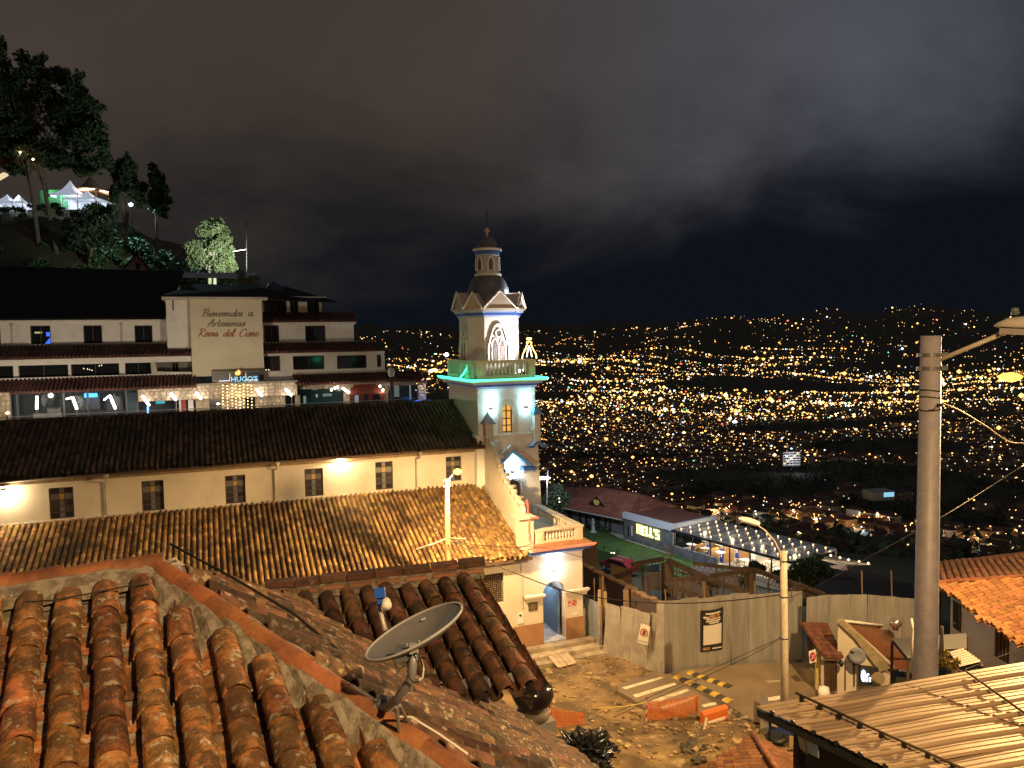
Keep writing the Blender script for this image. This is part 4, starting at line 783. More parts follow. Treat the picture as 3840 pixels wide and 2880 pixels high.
# ================================================================== the stepped handicraft building behind the church
HO = W(850, 1260, 68); fh = Fr(HO, 68.5)
hotel = thing('handicraft_building', fh(0, 3, -7), 'stepped white building with tiled canopies and painted welcome sign behind the church', 'building')
stone_rubble = mat('rubble_stone', (0.52, 0.44, 0.33), 0.85, col2=(0.36, 0.29, 0.21), scale=1.6, mixr=(0.4, 0.6), isl=0.3)
B3, B2, BG = 3.2, 1.4, -.3                                # wall planes: top floor, middle floor, terrace floor
AL = -22.5                                               # left end, out of view
def hwall(a0, a1, z0, z1, b, holes, m_, nm='wall', th=.35, frame=True):
    mb_ = MB(); wall_holes(mb_, fh, a0, a1, z0, z1, b, b + th, holes); o_ = mb_.build(nm, m_, hotel)
    for h in holes:
        if not frame: continue
        f_ = MB(); t_ = .07
        for x in (h[0], h[1] - t_): f_.fbox(fh, x, x + t_, b + .1, b + .2, h[2], h[3])
        for z in (h[2], h[3] - t_): f_.fbox(fh, h[0] + t_, h[1] - t_, b + .1, b + .2, z, z + t_)
        f_.fbox(fh, (h[0] + h[1]) / 2 - .03, (h[0] + h[1]) / 2 + .03, b + .12, b + .18, h[2] + t_, h[3] - t_)
        w_ = f_.build('window', mat('frame_dark', (0.06, 0.05, 0.045), 0.6), hotel)
        g_ = MB(); g_.fbox(fh, h[0] + .03, h[1] - .03, b + .2, b + .22, h[2] + .03, h[3] - .03); g_.build('pane', glass_d, w_)
    return o_
def canopy(a0, a1, bt, zt_, be, ze, name='canopy', s=.3, m_=None):
    mb_ = MB(); mb_.ext([fh(a0, be, ze - .12), fh(a1, be, ze - .12), fh(a1, bt, zt_ - .12), fh(a0, bt, zt_ - .12)], (0, 0, .1)); c_ = mb_.build(name, m_ or tile_red, hotel)
    mb_ = MB(); n_ = int((a1 - a0) / s); g_ = random.Random(int(a0 * 10) + 3)
    for k in range(n_ + 1):
        a = a0 + k * s
        p, q = fh(a, be - .08, ze + .03), fh(a, bt, zt_ + .03); dv = (q - p); nseg = max(2, int(dv.length / .42))
        for j in range(nseg):
            A_ = p + dv * (j / nseg); B_ = p + dv * ((j + 1.12) / nseg); k0 = len(mb_.v); r_ = (.115, .09)
            for P_, rr_ in ((A_, r_[0]), (B_, r_[1])):
                for t_ in range(5): an = math.pi * t_ / 4; mb_.v.append(tuple(P_ + fh.d * (-rr_ * math.cos(an)) + Vector((0, 0, rr_ * math.sin(an) - .02))))
            mb_.f += [(k0 + t_, k0 + t_ + 1, k0 + 5 + t_ + 1, k0 + 5 + t_) for t_ in range(4)] + [(k0, k0 + 1, k0 + 2, k0 + 3, k0 + 4)]
    mb_.mi = [0] * len(mb_.f); o_ = mb_.build('canopy_tiles', m_ or tile_red, c_); o_['kind'] = 'stuff'; return c_
def zz(x, y, b): return fh.onb(x, y, b)[1]
def aa_(x, y, b): return fh.onb(x, y, b)[0]
# top floor, left wing
z_t0, z_t1 = zz(300, 1292, B3), zz(300, 1205, B3)
a_bay = aa_(620, 1200, B3); a_sgn0, a_sgn1 = aa_(715, 1250, .4), aa_(985, 1250, .4)
hl = [fh.rect(*r_, B3) for r_ in ((-60, 1221, 2, 1290), (114, 1221, 190, 1288), (313, 1220, 383, 1287), (505, 1220, 572, 1287))]
hl = [(h[0], h[1], z_t0 + .05, h[3]) for h in hl]
hwall(AL, a_sgn0 + 1, z_t0 - .6, z_t1 + .5, B3, hl, plaster_w)
mb = MB(); mb.fbox(fh, AL, a_bay + .1, B3 - .18, B3, z_t1 - .1, z_t1 + .12)
for k in range(60): a = AL + .2 + k * .32; (mb.fbox(fh, a, a + .2, B3 - .26, B3 - .18, z_t1 + .0, z_t1 + .11) if a < a_bay else None)
mb.build('eave_cornice', plaster_w, hotel)
for x in (45, 455): a = aa_(x, 1250, B3); mb = MB(); mb.tube([fh(a, B3 - .06, z_t0), fh(a, B3 - .06, z_t1 - .1)], .05, 6); mb.fbox(fh, a - .12, a + .12, B3 - .14, B3 - .02, z_t1 - .3, z_t1 - .18); mb.build('downpipe', plaster_d, hotel)
# lit blue shape behind the first pane
mb = MB(); a = aa_(181, 1280, B3); mb.add([fh(a - .3, B3 + .17, z_t0 + .1), fh(a + .35, B3 + .17, z_t0 + .08), fh(a + .2, B3 + .17, z_t0 + .75)], [(0, 1, 2)]); mb.fbox(fh, a - .15, a + .3, B3 + .17, B3 + .18, z_t0 + .75, z_t0 + 1.1); mb.build('blue_screen', em('screen_blue', (0.05, 0.16, 1.0), 0.8), hotel)
mb = MB(); mb.fbox(fh, a - 1.0, a - .45, B3 + .16, B3 + .17, z_t0 + 1.0, z_t0 + 1.14); mb.build('painted_reflection', em('reflection_yel', (0.6, .6, .2), .5), hotel)  # glowing strip painted as a yellow reflection in the glass
# roof of the left wing
dkroof = mat('roof_black', (0.016, 0.015, 0.016), 0.9, spec=0.1)
mb = MB(); zr = zz(300, 1018, B3 + 9); mb.ext([fh(AL, B3 - .45, z_t1 + .12), fh(a_bay, B3 - .45, z_t1 + .12), fh(a_bay + 1.5, B3 + 9, zr), fh(AL, B3 + 9, zr + .3)], (0, 0, .15)); mb.build('left_roof', dkroof, hotel)
# stair bay beside the sign
zb0, zb1 = zz(680, 1290, 1.6), zz(650, 1104, 1.6); ab = aa_(622, 1150, 1.6)
mb = MB(); mb.fbox(fh, ab, a_sgn0 + .3, 1.6, B3 + 2, zb0 - .5, zb1); mb.build('stair_bay', plaster_w, hotel)
mb = MB(); mb.fbox(fh, aa_(645, 1130, 1.6), aa_(651, 1130, 1.6), 1.56, 1.6, zz(648, 1165, 1.6), zb1); mb.build('dark_strip', mat('dark_strip', (0.16, 0.13, 0.11), 0.9), hotel)  # narrow dark strip down the bay from its top
# sign panel
r = fh.rect(716, 1124, 986, 1396, .4); mb = MB(); mb.fbox(fh, r[0], r[1], .4, B3 + 2, r[2] - .3, r[3]); mb.build('sign_wall', plaster_s, hotel)
mb = MB(); mb.fbox(fh, r[0] - 2.2, r[1] + .5, -.1, B3 + 2.4, r[3] + .003, r[3] + .22); mb.build('roof_edge', plaster_d, hotel)
mb = MB(); mb.ext([fh(r[0] - 2.2, .0, r[3] + .22), fh(r[1] + 7.2, 3.6, r[3] - .1), fh(r[1] + 3, 9, r[3] + 1.7), fh(r[0] + .5, 9, r[3] + 1.9)], (0, 0, .12)); mb.build('sign_roof', dkroof, hotel)
Mt = lambda x, y, b: basis(fh(*[fh.onb(x, y, b)[0], b, fh.onb(x, y, b)[1]]), fh.d, Vector((0, 0, 1)), fh.d.cross(Vector((0, 0, 1))))
# brush script drawn stroke by stroke
GL = {'B': ([[(.12, .95), (.3, 1), (.22, .5), (.12, 0)], [(.05, .85), (.3, 1.05), (.62, .98), (.6, .68), (.28, .55), (.6, .45), (.62, .15), (.35, -.02), (.08, .05)]], .72),
 'i': ([[(.02, .3), (.14, .5), (.1, .1), (.2, .0), (.3, .12)], [(.2, .68), (.22, .72)]], .28), 'e': ([[(.05, .25), (.28, .32), (.3, .48), (.18, .52), (.06, .3), (.1, .03), (.25, .02), (.38, .18)]], .36),
 'n': ([[(.05, .5), (.08, .0)], [(.08, .2), (.22, .48), (.32, .46), (.3, .08), (.42, .04), (.48, .14)]], .46), 'v': ([[(.04, .46), (.12, .5), (.14, .05), (.22, .02), (.36, .5), (.46, .48)]], .44),
 'd': ([[(.36, .4), (.2, .5), (.05, .3), (.08, .03), (.22, .05), (.38, .4), (.5, 1.0)], [(.44, .8), (.36, .1), (.44, .0), (.54, .12)]], .52), 'o': ([[(.22, .5), (.06, .36), (.06, .08), (.2, .0), (.34, .16), (.32, .42), (.2, .5), (.42, .44)]], .42),
 's': ([[(.02, .16), (.2, .54), (.22, .32), (.26, .12), (.12, -.01), (.02, .06)], [(.24, .06), (.36, .16)]], .33), 'a': ([[(.32, .42), (.2, .5), (.05, .3), (.08, .03), (.2, .05), (.34, .46)], [(.34, .46), (.3, .08), (.4, .0), (.48, .12)]], .46),
 'A': ([[(-.08, .0), (.06, -.02), (.25, .5), (.52, 1.04), (.5, .5), (.54, .0), (.64, .06)], [(.06, .38), (.62, .42)]], .66), 'r': ([[(.06, .48), (.1, .0)], [(.1, .2), (.24, .5), (.36, .44)]], .34),
 't': ([[(.2, .9), (.1, .12), (.2, .0), (.34, .14)], [(.0, .56), (.34, .6)]], .32), 'R': ([[(.12, .95), (.3, 1), (.22, .5), (.1, -.02)], [(.05, .85), (.32, 1.06), (.64, .98), (.62, .66), (.26, .52), (.48, .12), (.68, -.04), (.8, .06)]], .74),
 'l': ([[(.04, .2), (.24, .7), (.26, 1.0), (.16, .9), (.1, .1), (.2, .0), (.32, .14)]], .3), 'C': ([[(.62, .74), (.66, .92), (.5, 1.04), (.22, .82), (.08, .4), (.16, .06), (.38, -.02), (.64, .16)]], .66), ' ': ([], .42)}
def script(body, x0, y0, x1, h_px, m_, b, parent):
    p0 = fh.onb(x0, y0, b); p1 = fh.onb(x1, y0, b); H = abs(fh.onb(x0, y0 - h_px, b)[1] - p0[1]); tot = sum(GL[c][1] for c in body); kx = (p1[0] - p0[0]) / tot
    mb_ = MB(); cx = 0
    for c in body:
        for st in GL[c][0]:
            P_ = [Vector((cx + x, y, 0)) for x, y in st]; pts_ = []
            for i in range(len(P_) - 1):                  # Catmull-Rom through the stroke points
                a_, b2, c2, d2 = P_[max(i - 1, 0)], P_[i], P_[i + 1], P_[min(i + 2, len(P_) - 1)]
                for t_ in np.linspace(0, 1, 5)[:-1]: pts_.append(0.5 * ((2 * b2) + (c2 - a_) * t_ + (2 * a_ - 5 * b2 + 4 * c2 - d2) * t_ * t_ + (3 * b2 - a_ - 3 * c2 + d2) * t_ ** 3))
            pts_.append(P_[-1]); wpts = [fh(p0[0] + (q_.x + q_.y * .22) * kx, b, p0[1] + q_.y * H) for q_ in pts_]
            L_ = []; Rr = []
            for i, q_ in enumerate(wpts):
                t_ = wpts[min(i + 1, len(wpts) - 1)] - wpts[max(i - 1, 0)]; wdt = H * (.035 + .05 * abs(t_.normalized().z)); n_ = t_.cross(fh.n).normalized() * wdt; L_.append(q_ + n_); Rr.append(q_ - n_)
            for i in range(len(wpts) - 1): mb_.quad(L_[i], L_[i + 1], Rr[i + 1], Rr[i])
        cx += GL[c][1]
    return mb_.build('painted_lettering', m_, parent)
ink = mat('ink_dark', (0.20, 0.16, 0.115), 0.8); inkr = mat('ink_red', (0.32, 0.115, 0.08), 0.8)
for q_ in (('Bienvenidos', 756, 1187, 908, 27, ink), ('a', 929, 1185, 950, 29, ink), ('Artesanias', 777, 1224, 918, 27, ink), ('Reina', 742, 1262, 818, 28, inkr), ('del', 836, 1262, 878, 28, inkr), ('Cisne', 895, 1262, 968, 28, inkr)): script(*q_, .39, hotel)
# first canopy (left), middle floor
zc0 = zz(300, 1294, B3); zc1 = zz(300, 1338, B2 - .9); canopy(AL, a_sgn0 - .02, B3, zc0, B2 - .9, zc1)
mb = MB(); mb.fbox(fh, AL, a_sgn0 - .02, B3 - .08, B3 + .1, zc0 - .02, zc0 + .14); mb.build('canopy_kerb', plaster_d, hotel)
zf1 = zz(300, 1340, B2); zf0 = zz(300, 1416, B2)
hm_ = [fh.rect(*q_, B2) for q_ in ((-60, 1358, 50, 1420), (69, 1357, 256, 1414), (266, 1352, 447, 1412), (469, 1350, 567, 1404))]
hwall(AL, aa_(578, 1380, B2), zf0 - .6, zf1 - .05, B2, [(h[0], h[1], zf0, h[3]) for h in hm_], plaster_w)
mb = MB(); mb.fbox(fh, AL, a_sgn0 - .02, B2 - .6, B2 - .01, zc1 - .62, zc1 - .14); mb.build('canopy_beam', plaster_w, hotel)
hwall(aa_(578, 1380, B2) + .02, a_sgn0 - .02, zf0 - .6, zf1 - .5, B2 + .9, [fh.rect(645, 1359, 670, 1397, B2 + .9)], mat('grey_wall', (0.20, 0.18, 0.16), 0.85))
mb = MB(); a = aa_(570, 1380, B2 - .4); mb.hexa([fh(a + x, b, z) for x, b, z in ((0, B2 - .6, zf0 - .1), (.5, B2 - .6, zf0 - .1), (.5, B2, zf0 - .1), (0, B2, zf0 - .1), (-.1, B2 - .6, zf1 - .5), (.25, B2 - .6, zf1 - .5), (.25, B2, zf1 - .5), (-.1, B2, zf1 - .5))]); mb.build('slanted_pier', plaster_d, hotel)
mb = MB(); mb.tube([fh(aa_(590, 1395, B2 - .5), B2 - .6, zz(590, 1397, B2 - .5)), fh(a_sgn0 + .9, B2 - .6, zz(720, 1400, B2 - .5))], .09, 6); mb.build('white_pipe', plaster_w, hotel)
# glowing beads stand in for bulb reflections in the second bay
mb = MB()
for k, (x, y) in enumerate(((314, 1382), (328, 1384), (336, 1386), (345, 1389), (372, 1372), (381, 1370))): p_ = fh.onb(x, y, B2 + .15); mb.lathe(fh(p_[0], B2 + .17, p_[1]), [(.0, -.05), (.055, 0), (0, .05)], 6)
mb.build('reflected_bulbs', em('bulb_reflection', (1, .75, .5), 1.6), hotel)
# second canopy and terrace floor
zd0 = zz(300, 1418, B2 - .02) ; zd1 = zz(300, 1463, BG - .9); a_c2 = aa_(737, 1450, BG - .9)
canopy(AL, a_c2 - .05, B2 - .6, zd0 + .05, BG - .9, zd1)
mb = MB(); mb.fbox(fh, AL, a_c2 + .3, B2 - .62, B2 - .45, zd0 + .0, zd0 + .18); mb.build('canopy_kerb', plaster_w, hotel)
zg1 = zd1 - .15; zg0 = zz(300, 1590, BG)
# glazed restaurant front, left part: dark interior with lit back wall, posts and panes
mb = MB(); mb.fbox(fh, AL, a_c2 + .5, BG + 4.2, BG + 4.4, zg0, zg1); mb.build('interior_wall', mat('interior_blue', (0.07, 0.09, 0.11), 0.8), hotel)
mb = MB(); mb.fbox(fh, AL, a_c2 + .5, BG - .5, BG + 4.3, zg0 - .1, zg0); mb.build('terrace_slab', concrete, hotel)
mb = MB(); mb.fbox(fh, AL, a_c2 + .3, BG - .6, BG + 4.3, zg1 - .02, zg1 + .1); mb.build('terrace_ceiling', dark, hotel)
for x in (40, 65, 240, 330, 475, 517): a = aa_(x, 1520, BG); mb = MB(); mb.fbox(fh, a - .07, a + .07, BG, BG + .14, zg0, zg1); mb.build('mullion', mat('mullion', (0.07, 0.075, 0.08), 0.5), hotel)
gl_t = mat('thin_glass', (0.06, 0.08, 0.09), 0.03, alpha=0.12, spec=0.5)
for x0, x1 in ((65, 240), (240, 330), (330, 475), (475, 517)): a0_, a1_ = aa_(x0, 1520, BG) + .09, aa_(x1, 1520, BG) - .09; mb = MB(); mb.fbox(fh, a0_, a1_, BG + .05, BG + .07, zg0 + .05, zg1 - .05); mb.build('glass_pane', gl_t, hotel)
for x0, x1, y0, y1, m_, nm in ((277, 375, 1482, 1535, (0.2, .22, .25), 'kitchen_hatch'), (473, 517, 1472, 1548, (0.12, .2, .26), 'blue_door'), (400, 460, 1485, 1540, (0.13, .16, .2), 'serving_hatch')):
    h = fh.rect(x0, y0, x1, y1, BG + 3.6); mb = MB(); mb.fbox(fh, h[0], h[1], BG + 3.6, BG + 3.7, h[2], h[3]); mb.build(nm, mat('panel_' + nm, m_, 0.7), hotel)
h = fh.rect(315, 1475, 365, 1490, BG + 3.0); mb = MB(); mb.fbox(fh, h[0], h[1], BG + 3, BG + 3.1, h[2], h[3]); mb.build('blue_screen', em('screen_cyan', (0.1, .5, 1.0), 1.6, True), hotel)
h = fh.rect(584, 1502, 618, 1514, BG + 2.0); mb = MB(); mb.fbox(fh, h[0], h[1], BG + 2, BG + 2.1, h[2], h[3]); mb.build('teal_screen', em('screen_teal', (0.1, .5, .6), .5, True), hotel)
for k in range(7):                                        # bottles on the bar
    a = aa_(180 + k * 7.5, 1535, BG + 1.5); z = zz(200, 1548, BG + 1.5); mb = MB(); mb.lathe(fh(a, BG + 1.5, z), [(.045, 0), (.045, .25), (.018, .34), (.018, .45)], 7); o = mb.build('bottle', mat('bottle', (0.55, .58, .55), .2), None, True); tag(o, 'pale bottle in the row on the bar at the left of the terrace', 'bottle', 'bottles on the terrace bar')
h = fh.rect(125, 1549, 232, 1562, BG + 1.3); bar = MB(); bar.fbox(fh, h[0], h[1], BG + 1.2, BG + 1.8, h[2] - .9, h[2] + .28); o = bar.build('bar_counter', mat('bar_top', (0.3, .32, .33), .5)); tag(o, 'grey bar counter with bottles behind the terrace glass', 'counter')
# stone end block at the far left
h = fh.rect(-60, 1472, 37, 1590, BG - 1.0)
def rubble(a0, a1, z0, z1, b, parent, name='stone_facing', s=.34, seed=1, m_=None):
    """irregular stones set proud of recessed mortar"""
    o_ = MB(); o_.fbox(fh, a0, a1, b + .06, b + .4, z0, z1); base_ = o_.build(name, mat('rubble_mortar', (0.30, 0.25, 0.19), .95), parent); g_ = random.Random(seed); mb_ = MB(); z = z0; row = 0
    while z < z1 - .05:
        hh_ = min(g_.uniform(.6, 1.2) * s, z1 - z); a = a0 - g_.uniform(0, s)
        while a < a1:
            ww = g_.uniform(.7, 1.7) * s; x0, x1 = max(a, a0), min(a + ww, a1)
            if x1 - x0 > .06:
                c_ = .025; n_ = 7; cx, cz = (x0 + x1) / 2, z + hh_ / 2; pts_ = []
                for k in range(n_):
                    t_ = 2 * math.pi * (k + g_.uniform(-.25, .25)) / n_; px_ = max(-1, min(1, 1.22 * math.cos(t_))); pz_ = max(-1, min(1, 1.22 * math.sin(t_)))
                    pts_.append((cx + px_ * ((x1 - x0) / 2 - c_), cz + pz_ * (hh_ / 2 - c_ * .6)))
                e = g_.uniform(.0, .05); k0 = len(mb_.v); mb_.v += [tuple(fh(x, b + .06, zz_)) for x, zz_ in pts_] + [tuple(fh(cx + (x - cx) * .88, b + .03 - e, cz + (zz_ - cz) * .88)) for x, zz_ in pts_]
                mb_.f += [tuple(k0 + n_ + k for k in range(n_))] + [(k0 + k, k0 + (k + 1) % n_, k0 + n_ + (k + 1) % n_, k0 + n_ + k) for k in range(n_)]
            a += ww
        z += hh_; row += 1
    mb_.mi = [0] * len(mb_.f); st = fixn(mb_.build('stones', m_ or stone_rubble, base_)); st['kind'] = 'stuff'; return base_
rubble(h[0], h[1], h[2], h[3], BG - 1.0, hotel, s=.5)
# entrance block: stone fascia, pillars, glass
af0, af1 = aa_(517, 1480, BG - .8), aa_(1116, 1470, BG - .8)
zfa, zfb = zz(880, 1440, BG - .8), zz(880, 1492, BG - .8)
rubble(af0, a_c2, zfb, zd1 - .13, BG - .75, hotel, seed=4); rubble(a_c2 + .01, af1, zfb, zfa, BG - .8, hotel, seed=5)
mb = MB(); mb.fbox(fh, a_c2, af1 + .1, BG - .7, BG + 4.3, zfa + .002, zfa + .12); mb.build('entrance_roof', concrete, hotel)
for x0, x1, y0, y1, sd_ in ((734, 786, 1493, 1546, 6), (829, 921, 1490, 1546, 7), (958, 1070, 1482, 1535, 8), (1107, 1126, 1440, 1526, 9)):
    h = fh.rect(x0, y0, x1, y1, BG - .3); rubble(h[0], h[1], h[2] - .3, zfb - .003, BG - .3, hotel, 'stone_pillar', .3, sd_)
mb = MB(); mb.fbox(fh, a_c2, af1, BG + 1.2, BG + 1.3, zg0, zfb); mb.build('entrance_glass', mat('entrance_dark', (0.035, .035, .04), .2), hotel)
for x0, x1, m_ in ((672, 680, white), (682, 698, mat('red_panel', (0.35, .05, .04), .6)), (706, 726, white)):
    h = fh.rect(x0, 1497, x1, 1552, BG + .4); mb = MB(); mb.fbox(fh, h[0], h[1], BG + .4, BG + .45, h[2], h[3]); mb.build('door_panel', m_, hotel)
h = fh.rect(551, 1525, 557, 1550, BG + 1.0); mb = MB(); mb.fbox(fh, h[0], h[1], BG + 1, BG + 1.05, h[2], h[3]); mb.build('blue_tube', em('tube_blue', (.2, .45, 1), 2.0), hotel)
# curtain of fairy lights
net = thing('fairy_light_curtain', fh(aa_(885, 1545, BG - .95), BG - .95, zz(885, 1550, BG - .95)), 'curtain of small warm fairy lights over the stone entrance', 'fairy lights'); fb = em('fairy', (1.0, .72, .30), 5.0)
for j, x in enumerate((835, 852, 870, 884, 899, 913, 928, 943)):
    p0 = fh.onb(x, 1441, BG - .95); p1 = fh.onb(x + 2, 1548, BG - .95); mb = MB(); mb.tube([fh(p0[0], BG - .95, p0[1]), fh(p1[0], BG - .95, p1[1])], .008, 4); st = mb.build('strand', cable, net); mb = MB()
    for k in range(9): t_ = (k + .3 + .25 * math.sin(j * 2.1)) / 9; c_ = fh(p0[0] + (p1[0] - p0[0]) * t_, BG - .97, p0[1] + (p1[1] - p0[1]) * t_); mb.lathe(c_, [(0, -.05), (.05, 0), (0, .05)], 6)
    mb.build('bulbs', fb, st)
lamp('POINT', fh(aa_(885, 1490, BG - 1.5), BG - 1.6, zz(885, 1490, BG - 1.5)), 25, (1, .75, .4), net, .3)
# illuminated restaurant board
h = fh.rect(796, 1395, 973, 1438, -.6); bd = thing('restaurant_sign', fh((h[0] + h[1]) / 2, -.6, h[2]), 'dark printed sign board reading HUGO\'S with a flame above the entrance', 'sign')
mb = MB(); mb.fbox(fh, h[0], h[1], -.6, -.5, h[2], h[3]); mb.build('board', mat('board_dark', (0.02, .026, .03), .4, col2=(.09, .05, .03), scale=1.2, mixr=(.5, .7)), bd)
mb = MB(); mb.tube([fh(h[0], -.56, h[2]), fh(h[0], -.56, h[3]), fh(h[1], -.56, h[3]), fh(h[1], -.56, h[2]), fh(h[0], -.56, h[2])], .03, 5); mb.build('board_frame', mat('board_frame', (.4, .42, .45), .4, .6), bd)
cx_ = (h[0] + h[1]) / 2 + .15; hx = h[1] - h[0]; hz_ = h[3] - h[2]
text('lettering', "HUGO'S", hz_ * .62, basis(fh(cx_ - hx * .155, -.61, h[2] + hz_ * .16), fh.d, Vector((0, 0, 1)), -fh.n), em('hugo_blue', (.35, .75, 1.0), .75), bd, .01, 0, .01)
for sg in (-1, 1): mb = MB(); a0_ = cx_ + sg * hx * .18; a1_ = cx_ + sg * hx * .4; mb.fbox(fh, min(a0_, a1_), max(a0_, a1_), -.612, -.602, h[2] + hz_ * .22, h[2] + hz_ * .31); mb.build('strapline', em('strap_white', (.7, .85, 1), .7), bd); mb = MB(); mb.tube([fh(a0_, -.62, h[2] + hz_ * .2), fh(a0_ - sg * .05, -.62, h[3] - hz_ * .1)], .02, 5); mb.build('torch_bar', em('torch_gold', (1, .7, .3), 1.0), bd)
for sg in (-1, 1): mb = MB(); a0_ = cx_ + sg * hx * .2; a1_ = cx_ + sg * hx * .46; mb.fbox(fh, min(a0_, a1_), max(a0_, a1_), -.608, -.602, h[2] + hz_ * .06, h[2] + hz_ * .16); mb.build('ember_band', em('ember', (1, .35, .08), .35), bd)
mb = MB(); fx_ = [(-.16, .0), (-.22, .2), (-.1, .42), (-.05, .3), (.05, .62), (.08, .4), (.18, .5), (.22, .2), (.14, .0)]; mb.ext([fh(cx_ + x * 1.1, -.62, h[2] + hz_ * .72 + y * .9) for x, y in fx_], fh.n * .03); fixn(mb.build('flame', em('flame', (1, .5, .12), 1.2), bd))
# oblique fluorescent torches along the terrace edge
tl = em('torch_tube', (1.0, .86, .74), 9.0)
for i, (x0, y0, x1, y1) in enumerate(((139, 1486, 138, 1534), (272, 1490, 288, 1534), (412, 1483, 433, 1533), (534, 1484, 560, 1521), (640, 1474, 660, 1500), (734, 1472, 755, 1496), (961, 1460, 984, 1485), (1070, 1458, 1094, 1484), (1284, 1455, 1310, 1473))):
    B_ = BG - 1.3; p0 = fh.onb(x0, y0, B_); p1 = fh.onb(x1, y1, B_); A_, Z_ = fh(p0[0], B_, p0[1]), fh(p1[0], B_, p1[1])
    nm = ('leftmost', 'second from the left', 'third from the left', 'fourth from the left', 'fifth from the left', 'sixth from the left', 'seventh from the left', 'eighth from the left', 'rightmost')[i]
    t_ = thing('terrace_torch', Z_, 'glaring slanted tube lamp on the restaurant terrace, ' + nm, 'lamp', 'slanted tube lamps along the terrace'); mb = MB(); mb.tube([A_, Z_], .095, 7); mb.build('tube', tl, t_, True)
    mb = MB(); mb.tube([Z_, Vector((Z_.x, Z_.y, zg0 - .2))], .025, 5); mb.build('stand', mat('stand_grey', (.25, .25, .26), .5), t_); 
    if i in (1, 2): mb = MB(); mb.tube([A_, A_ + fh.d * -.45 - Vector((0, 0, .35 if i == 2 else .12))], .06, 6); mb.build('side_tube', tl, t_)
    lamp('POINT', (A_ + Z_) / 2 - fh.n * .15, 30, (1, .84, .68), t_, .25)
# terrace railing
rl = thing('terrace_railing', fh(-5, BG - 1.4, zg0), 'long metal railing with glass along the restaurant terrace edge', 'railing')
a0_, a1_ = AL, aa_(1560, 1530, BG - 1.4)
mb = MB(); mb.tube([fh(a0_, BG - 1.4, zg0 + .95), fh(a1_, BG - 1.4, zg0 + .95)], .035, 6); mb.build('rail', mat('rail_grey', (.2, .2, .2), .4, .4), rl)
k = a0_
while k < a1_: mb = MB(); mb.tube([fh(k, BG - 1.4, zg0 - .3), fh(k, BG - 1.4, zg0 + .95)], .025, 5); mb.build('post', black, rl); mb = MB(); mb.fbox(fh, k + .06, min(k + 1.74, a1_), BG - 1.41, BG - 1.39, zg0 + .1, zg0 + .85); mb.build('glass_pane', gl_t, rl); k += 1.8
# right wing
a_r = r[1] + .02
zt0, zt1 = zz(1100, 1174, B3 + 1.5), zz(1100, 1118, B3 + 1.5); Bt = B3 + 1.5
ht_ = [fh.rect(*q_, Bt) for q_ in ((990, 1127, 1075, 1172), (1087, 1127, 1119, 1172), (1152, 1130, 1197, 1172))]; hwall(a_r, aa_(1206, 1150, Bt), zt0 - .5, zt1 - .02, Bt, [(h[0], h[1], zt0 + .02, h[3]) for h in ht_], plaster_w)
mb = MB(); mb.fbox(fh, a_r, aa_(1222, 1125, Bt), Bt - .5, Bt + 4, zt1, zt1 + .14); mb.build('top_roof_edge', plaster_w, hotel)
canopy(a_r, aa_(1338, 1203, B3), Bt, zt0 + .05, B3 - .7, zz(1100, 1204, B3 - .7), s=.3)
zq1, zq0 = zz(1100, 1207, B3), zz(1100, 1286, B3)
hq = [fh.rect(*q_, B3) for q_ in ((990, 1220, 1047, 1284), (1145, 1221, 1221, 1284))]; hwall(a_r, aa_(1327, 1250, B3), zq0 - .3, zq1, B3, [(h[0], h[1], zq0 + .04, h[3]) for h in hq], plaster_w)
mb = MB(); mb.fbox(fh, a_r, aa_(1335, 1208, B3 - .5), B3 - .55, B3 - .01, zq1 - .28, zq1 - .03); mb.build('canopy_beam', plaster_w, hotel)
canopy(a_r, aa_(1418, 1300, B2), B3, zq0 + .02, B2 - .7, zz(1200, 1317, B2 - .7)); mb = MB(); mb.fbox(fh, a_r, aa_(1410, 1284, B3), B3 - .08, B3 + .1, zq0 - .03, zq0 + .1); mb.build('canopy_kerb', plaster_d, hotel)
zm1, zm0 = zz(1250, 1318, B2), zz(1250, 1394, B2)
hm2 = [fh.rect(*q_, B2) for q_ in ((990, 1335, 1051, 1392), (1099, 1334, 1217, 1386), (1264, 1332, 1375, 1382), (1414, 1330, 1430, 1376))]; hwall(a_r, aa_(1443, 1360, B2), zm0 - 1.2, zm1 - .05, B2, [(h[0], h[1], h[2], h[3]) for h in hm2], plaster_w)
mb = MB()
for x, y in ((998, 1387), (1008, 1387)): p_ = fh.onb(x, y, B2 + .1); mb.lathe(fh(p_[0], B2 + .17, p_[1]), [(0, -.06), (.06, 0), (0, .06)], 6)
mb.build('reflected_bulbs', em('bulb_reflection', (1, .75, .5), 1.6), hotel)  # glowing beads drawn as bulb reflections at the pane
ac0 = aa_(1100, 1400, B2 - .1); canopy(ac0, aa_(1590, 1400, BG - .2), B2 - .05, zz(1350, 1398, B2), BG - .9, zz(1330, 1432, BG - .9))
mb = MB(); mb.fbox(fh, ac0, aa_(1450, 1398, B2), B2 - .2, B2 - .02, zz(1350, 1398, B2) + .02, zz(1350, 1398, B2) + .2); mb.build('canopy_kerb', plaster_d, hotel)
zk1 = zz(1330, 1436, BG); zk0 = zz(1330, 1530, BG)
rubble(af1 + .25, aa_(1560, 1430, BG), zk1 - .42, zk1 - .05, BG - .2, hotel, s=.3, seed=12)
for x0, x1 in ((1288, 1316), (1429, 1456)): rubble(aa_(x0, 1480, BG), aa_(x1, 1480, BG), zk0, zk1 - .425, BG - .15, hotel, 'stone_pillar', .3, x0)
